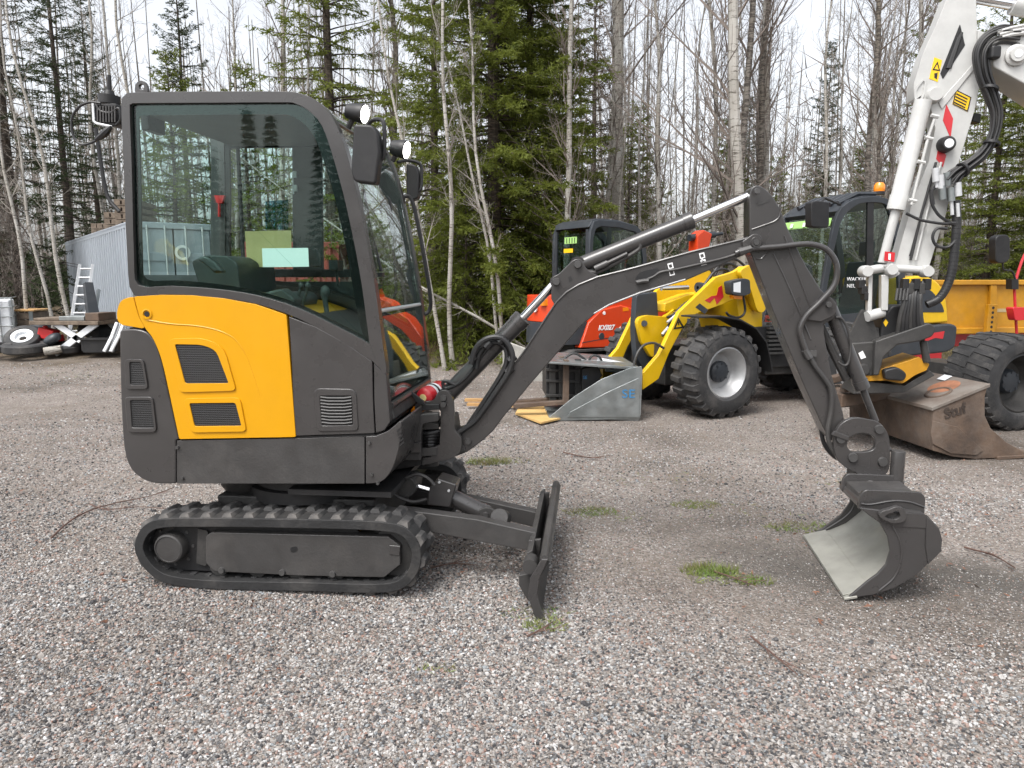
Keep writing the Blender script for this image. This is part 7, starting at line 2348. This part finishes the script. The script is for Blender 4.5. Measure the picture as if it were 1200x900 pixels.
for nm, lab, l, m_, h in (('board', 'weathered brown board lying on the left end of the trestle table', (50, 80), 'oldwood', .05), ('sheet_metal', 'pale sheet of metal lying on the middle of the trestle table', (80, 110), 'steel', .08), ('brick_stack', 'reddish brown timber offcut on the right end of the trestle table', (111, 127), 'rust', .14)):
    p0, p1 = AT(l[0], 374, JY), AT(l[1], 374, JY)
    b = MB(); b.bx(JP, p0.x - tb0.x, p1.x - tb0.x, -.25, .3, tbz + .003, tbz + h)
    o = b.build(nm if nm != 'brick_stack' else 'timber_offcut', M[m_], None, .01); tag(o, lab, nm.split('_')[0] if nm != 'brick_stack' else 'timber')
# caged tank
tk = AT(-12, 348, 13.6)
TKP = PL(AT(-60, 400, 13.4).x, 13.4, 30)
tu1 = TKP.uz(16, 380)[0]; tz1 = TKP.uz(10, 349)[1]; tz0 = TKP.uz(5, 404)[1]
IB = thing('liquid_tank', 'white plastic tank in a steel cage at the left edge', 'tank', TKP.W(tu1 / 2, .5, 0))
b = MB(); b.bx(TKP, .03, tu1 - .03, .03, 1.0, tz0, tz1 - .04); b.build('tank', M['offwhite'], IB, .04, 3)
for k in range(6):
    z = tz0 + (tz1 - tz0) * k / 5
    MB().tube([TKP.W(0, 0, z), TKP.W(tu1, 0, z), TKP.W(tu1, 1.03, z)], .012, 6).build('cage_bar', M['steel'], IB)
for k in range(6):
    u = tu1 * k / 5
    MB().tube([TKP.W(u, 0, tz0), TKP.W(u, 0, tz1)], .012, 6).build('cage_bar', M['steel'], IB)
b = MB(); b.bx(TKP, 0, tu1, 0, 1.0, tz0 - .13, tz0 - .02); b.build('pallet', M['black'], IB, .01)
# crate
c0 = AT(17, 391, 14.6); CR = PL(c0.x, 14.6, 8)
CRT = thing('wooden_crate', 'open wooden crate right of the white caged tank', 'crate', CR.W(.2, .2, 0))
w_ = CR.uz(39, 380)[0]; zz0 = CR.uz(25, 392)[1]; zz1 = CR.uz(25, 366)[1]
for k in range(3):
    h = (zz1 - zz0) / 3
    b = MB(); b.bx(CR, 0, w_, 0, .025, zz0 + h * k + .008, zz0 + h * (k + 1) - .008); b.build('plank', M['oldwood'], CRT, .004)
    b = MB(); b.bx(CR, 0, w_, .7, .725, zz0 + h * k + .008, zz0 + h * (k + 1) - .008); b.bx(CR, w_ - .03, w_ - .002, .026, .7, zz0 + h * k + .008, zz0 + h * (k + 1) - .008); b.build('plank', M['oldwood'], CRT, .004)
for u in (.0, w_ - .06):
    b = MB(); b.bx(CR, u, u + .07, -.025, -.001, zz0 - .05, zz1 + .02); b.build('post', M['steel'], CRT, .004)
b = MB(); b.bx(CR, -.05, w_ + .05, -.03, .75, zz1 + .02, zz1 + .05); b.build('lid', M['wood'], CRT, .004)
# tyres, tub, sacks, log, red box, pipes
def tyre(px, py, d, r, w, tilt, lab, rim=False):
    c = AT(px, py, d)
    T = thing('tyre', lab, 'tyre', (c.x, c.y, 0))
    ax = Vector(tilt).normalized()
    b = MB(); b.lathe(c, ax, [(r * .58, -w * .4), (r * .66, -w * .5), (r * .93, -w * .46), (r, -w * .3), (r, w * .3), (r * .93, w * .46), (r * .66, w * .5), (r * .58, w * .4)], 30, True)
    b.build('tyre_casing', M['rubber'], T)
    if rim:
        MB().lathe(c, ax, [(r * .6, w * .2), (r * .6, w * .45), (r * .5, w * .46), (r * .40, w * .40), (r * .38, w * .1), (r * .2, w * .05)], 26).build('rim', M['offwhite'], T)
tyre(27, 397, 13.1, .30, .17, (.15, -.55, .75), 'black tyre with white rim lying tilted on another tyre by the white tank', True)
tyre(31, 407, 12.9, .38, .17, (.02, -.08, 1), 'larger black tyre lying flat under the tyre with white rim')
tyre(2, 407, 12.9, .28, .14, (.02, -.06, 1), 'black tyre lying flat at the left picture edge under the white tank')
tyre(75, 407, 13.2, .30, .14, (.1, -.1, 1), 'black tyre lying flat behind the birch log')
c0 = AT(95, 413, 12.9); TBp = PL(c0.x, 12.9, 2)
w_ = TBp.uz(136, 400)[0]; zt = TBp.uz(110, 397)[1]; zb = TBp.uz(110, 413)[1]
b = MB(); b.ring(TBp, [(.04, zb), (w_ - .04, zb), (w_, zt), (0, zt)], [(.07, zb + .03), (w_ - .07, zb + .03), (w_ - .03, zt + .001), (.03, zt + .001)], 0, .02)
b.prism(TBp, [(.04, zb), (w_ - .04, zb), (w_, zt), (0, zt)], .003, .02); b.prism(TBp, [(.04, zb), (w_ - .04, zb), (w_, zt), (0, zt)], .48, .5); b.bx(TBp, .06, w_ - .06, .02, .48, zb, zb + .03); b.bx(TBp, .0, .03, .02, .48, zb + .03, zt); b.bx(TBp, w_ - .03, w_, .02, .48, zb + .03, zt)
b.bx(TBp, -.03, w_ + .03, -.04, .0, zt - .02, zt + .02)
tag(b.build('plastic_tub', M['black'], None, .008), 'black plastic tub under the right side of the trestle table', 'tub')
def lump(nm, lab, cat, px, py, d, s, m_, seed, sq=1.0, rot=0.0):
    rg = np.random.default_rng(seed)
    b = MB(); c = AT(px, py, d); b.ball((0, 0, 0), s[0], s[1], s[2], 18, 11)
    R_ = Matrix.Rotation(rot, 3, 'Y')
    out = []
    for v in b.v:
        k = 1 + .13 * math.sin(v.x * 14 + seed) + .10 * math.cos(v.z * 19 + 2 * seed + v.y * 9)
        out.append(R_ @ Vector((v.x * k, v.y * k, max(-s[2] * .75, v.z * k))) + c)
    b.v = out
    return tag(b.build(nm, M[m_], None), lab, cat)
lump('sack', 'crumpled white sack between the crate and the red container box', 'sack', 33, 391, 13.7, (.22, .25, .12), 'offwhite', 2)
lump('bag', 'dark blue grey bag lying on the junk left of the red box', 'bag', 50, 383, 13.6, (.17, .16, .13), 'navy', 4, rot=.5)
lump('bag', 'dark bag slumped right beside the flat tyre below the red box', 'bag', 61, 398, 13.0, (.16, .15, .10), 'navy', 5, rot=-.5)
lump('tarpaulin', 'dark grey tarpaulin heap under the right end of the trestle table', 'tarpaulin', 124, 389, 13.9, (.34, .3, .26), 'navy', 7)
lump('bag', 'grey bag under the trestle table between the crossed legs', 'bag', 103, 384, 13.8, (.2, .2, .12), 'steel_dark', 8)
c0 = AT(57, 391, 13.25)
b = MB(); b.box(c0, .28, .22, .19, Matrix.Rotation(.25, 3, 'Y')); b.box(c0 + Vector((.16, -.05, -.09)), .2, .2, .12, Matrix.Rotation(-.2, 3, 'Y')); b.cyl(c0 + Vector((-.05, 0, .09)), c0 + Vector((-.05, 0, .15)), .04)
tag(b.build('fuel_can', M['redfabric'], None, .02, 3), 'bright red plastic can in the junk heap by the table', 'can')
lg0, lg1 = AT(52, 412, 12.8), AT(72, 409, 12.9)
LG = thing('log', 'short white birch log lying before the junk heap', 'log', (lg0.x, lg0.y, 0))
MB().cyl(lg0, lg1, .075, .07, 14).build('bark', M['birchbark'], LG)
MB().cyl(lg0 - (lg1 - lg0).normalized() * .005, lg0 + (lg1 - lg0).normalized() * .01, .07, n=14).build('cut_end', M['rust'], LG)
for k in range(2):
    p0, p1 = AT(122 + 8 * k, 412, 12.7), AT(137 + 8 * k, 378, 12.95)
    MB().tube([p0, p0.lerp(p1, .5) + Vector((.02, 0, 0)), p1], .028, 7)
    tag(MB().tube([p0, p0.lerp(p1, .5) + Vector((.02, 0, 0)), p1], .028, 7).build('pipe', M['offwhite']), ('left' if k == 0 else 'right') + ' white pipe of two leaning against the hood tail side junk', 'pipe')
MB_ = MB().tube([AT(129, 412, 12.8), AT(142, 376, 13.0)], .02, 6)
tag(MB_.build('pipe', M['alu']), 'thin metal pipe between two white pipes left of the yellow hood tail', 'pipe')

# ---------------------------------------------------------------- small things on the gravel
def tufts():
    rng = np.random.default_rng(21)
    T = []
    for px, py, rad, n, hh in ((832, 670, .10, 420, .06), (846, 678, .12, 160, .035), (884, 682, .07, 110, .045), (572, 543, .13, 420, .06), (590, 541, .16, 120, .03), (695, 600, .13, 260, .035), (815, 592, .12, 240, .03), (935, 618, .14, 260, .034), (640, 735, .07, 150, .035), (705, 603, .2, 60, .02), (860, 600, .3, 60, .02), (760, 560, .3, 50, .02), (511, 785, .05, 40, .025), (1000, 565, .2, 60, .02), (625, 720, .10, 90, .03), (100, 440, .5, 120, .03)):
        c = G(px, py)
        a = rng.uniform(0, 6.28, n); r = rad * np.sqrt(rng.random(n))
        x, y = c.x + r * np.cos(a) * 1.5, c.y + r * np.sin(a) * .7
        bb = np.stack([x, y, gz(x, y)], 1)
        dv = np.stack([rng.normal(0, .022, n), rng.normal(0, .022, n), rng.uniform(.3, 1, n) * hh], 1)
        T.append(blades(bb, bb + dv, rng.uniform(.003, .007, n), rng))
    o = bpy.data.objects.new('grass_tufts', tri_mesh('grass_tufts', np.concatenate(T), [mat('spring_grass', (.12, .20, .03), .6, nscale=6, col2=(.17, .14, .06))]))
    COL.objects.link(o)
    kind(o, 'stuff')
    # dead leaves and needles
    L_ = []
    n = 900
    y = 2.0 + 9 * rng.random(n) ** 1.3
    x = rng.uniform(-.72, .72, n) * y
    keep = hsh(x * 1.5 + 1, y * 1.5) > .1
    x, y = x[keep], y[keep]
    n = len(x)
    c = np.stack([x, y, gz(x, y) + .016], 1)
    for k in range(2):
        d1 = rng.normal(0, 1, (n, 3)) * np.array([1, 1, .3])
        d1 /= np.linalg.norm(d1, axis=1, keepdims=True)
        s = rng.uniform(.012, .036, (n, 1))
        L_.append(np.stack([c, c + d1 * s, c + (d1 + rng.normal(0, .6, (n, 3)) * np.array([1, 1, .3])) * s * .8], 1))
    o = bpy.data.objects.new('leaf_litter', tri_mesh('leaf_litter', np.concatenate(L_), [mat('dead_leaves', (.16, .075, .045), .8, noise=.4, nscale=5)]))
    COL.objects.link(o)
    kind(o, 'stuff')
tufts()
TW = [
 ('long reddish twig lying on gravel left of the rear track', [(60, 630), (80, 612), (105, 598), (140, 588), (175, 581), (203, 571)], .006),
 ('thin twig with side shoots crossing gravel beside the long reddish twig', [(105, 590), (125, 597), (160, 594), (195, 596)], .004),
 ('forked twig on gravel right of the dozer blade', [(835, 668), (860, 676), (880, 684)], .005),
 ('short twig lying at the lower tip of the dozer blade', [(618, 745), (632, 738), (648, 728)], .005),
 ('thin twig on gravel under the blade arms', [(505, 665), (530, 660), (560, 662)], .004),
 ('dark thin twig lying below the dipper bucket toward the camera', [(880, 745), (905, 765), (935, 790)], .005),
 ('short dark twig lying right of the digger bucket', [(1130, 640), (1165, 650), (1190, 665)], .006),
 ('small twig on gravel between boom and plywood', [(660, 530), (690, 536), (715, 533)], .006),
]
for lab, l, r in TW:
    P_ = [G(*p, .02) for p in l]
    P_ = [Vector((p.x, p.y, float(gz(p.x, p.y)) + .018)) for p in P_]
    b = MB(); sp_ = spline(P_, 4); b.tube(sp_, [r * (1 - .6 * i / len(sp_)) for i in range(len(sp_))], 5)
    for k in range(3):
        i = random.randrange(2, len(sp_) - 2)
        d = (sp_[i + 1] - sp_[i]).normalized() + Vector((random.uniform(-.7, .7), random.uniform(-.7, .7), .12))
        b.tube([sp_[i], sp_[i] + d * .10], [r * .6, r * .25], 4)
    tag(b.build('twig', mat('reddish_twig', (.10, .055, .042), .8)), lab, 'twig')
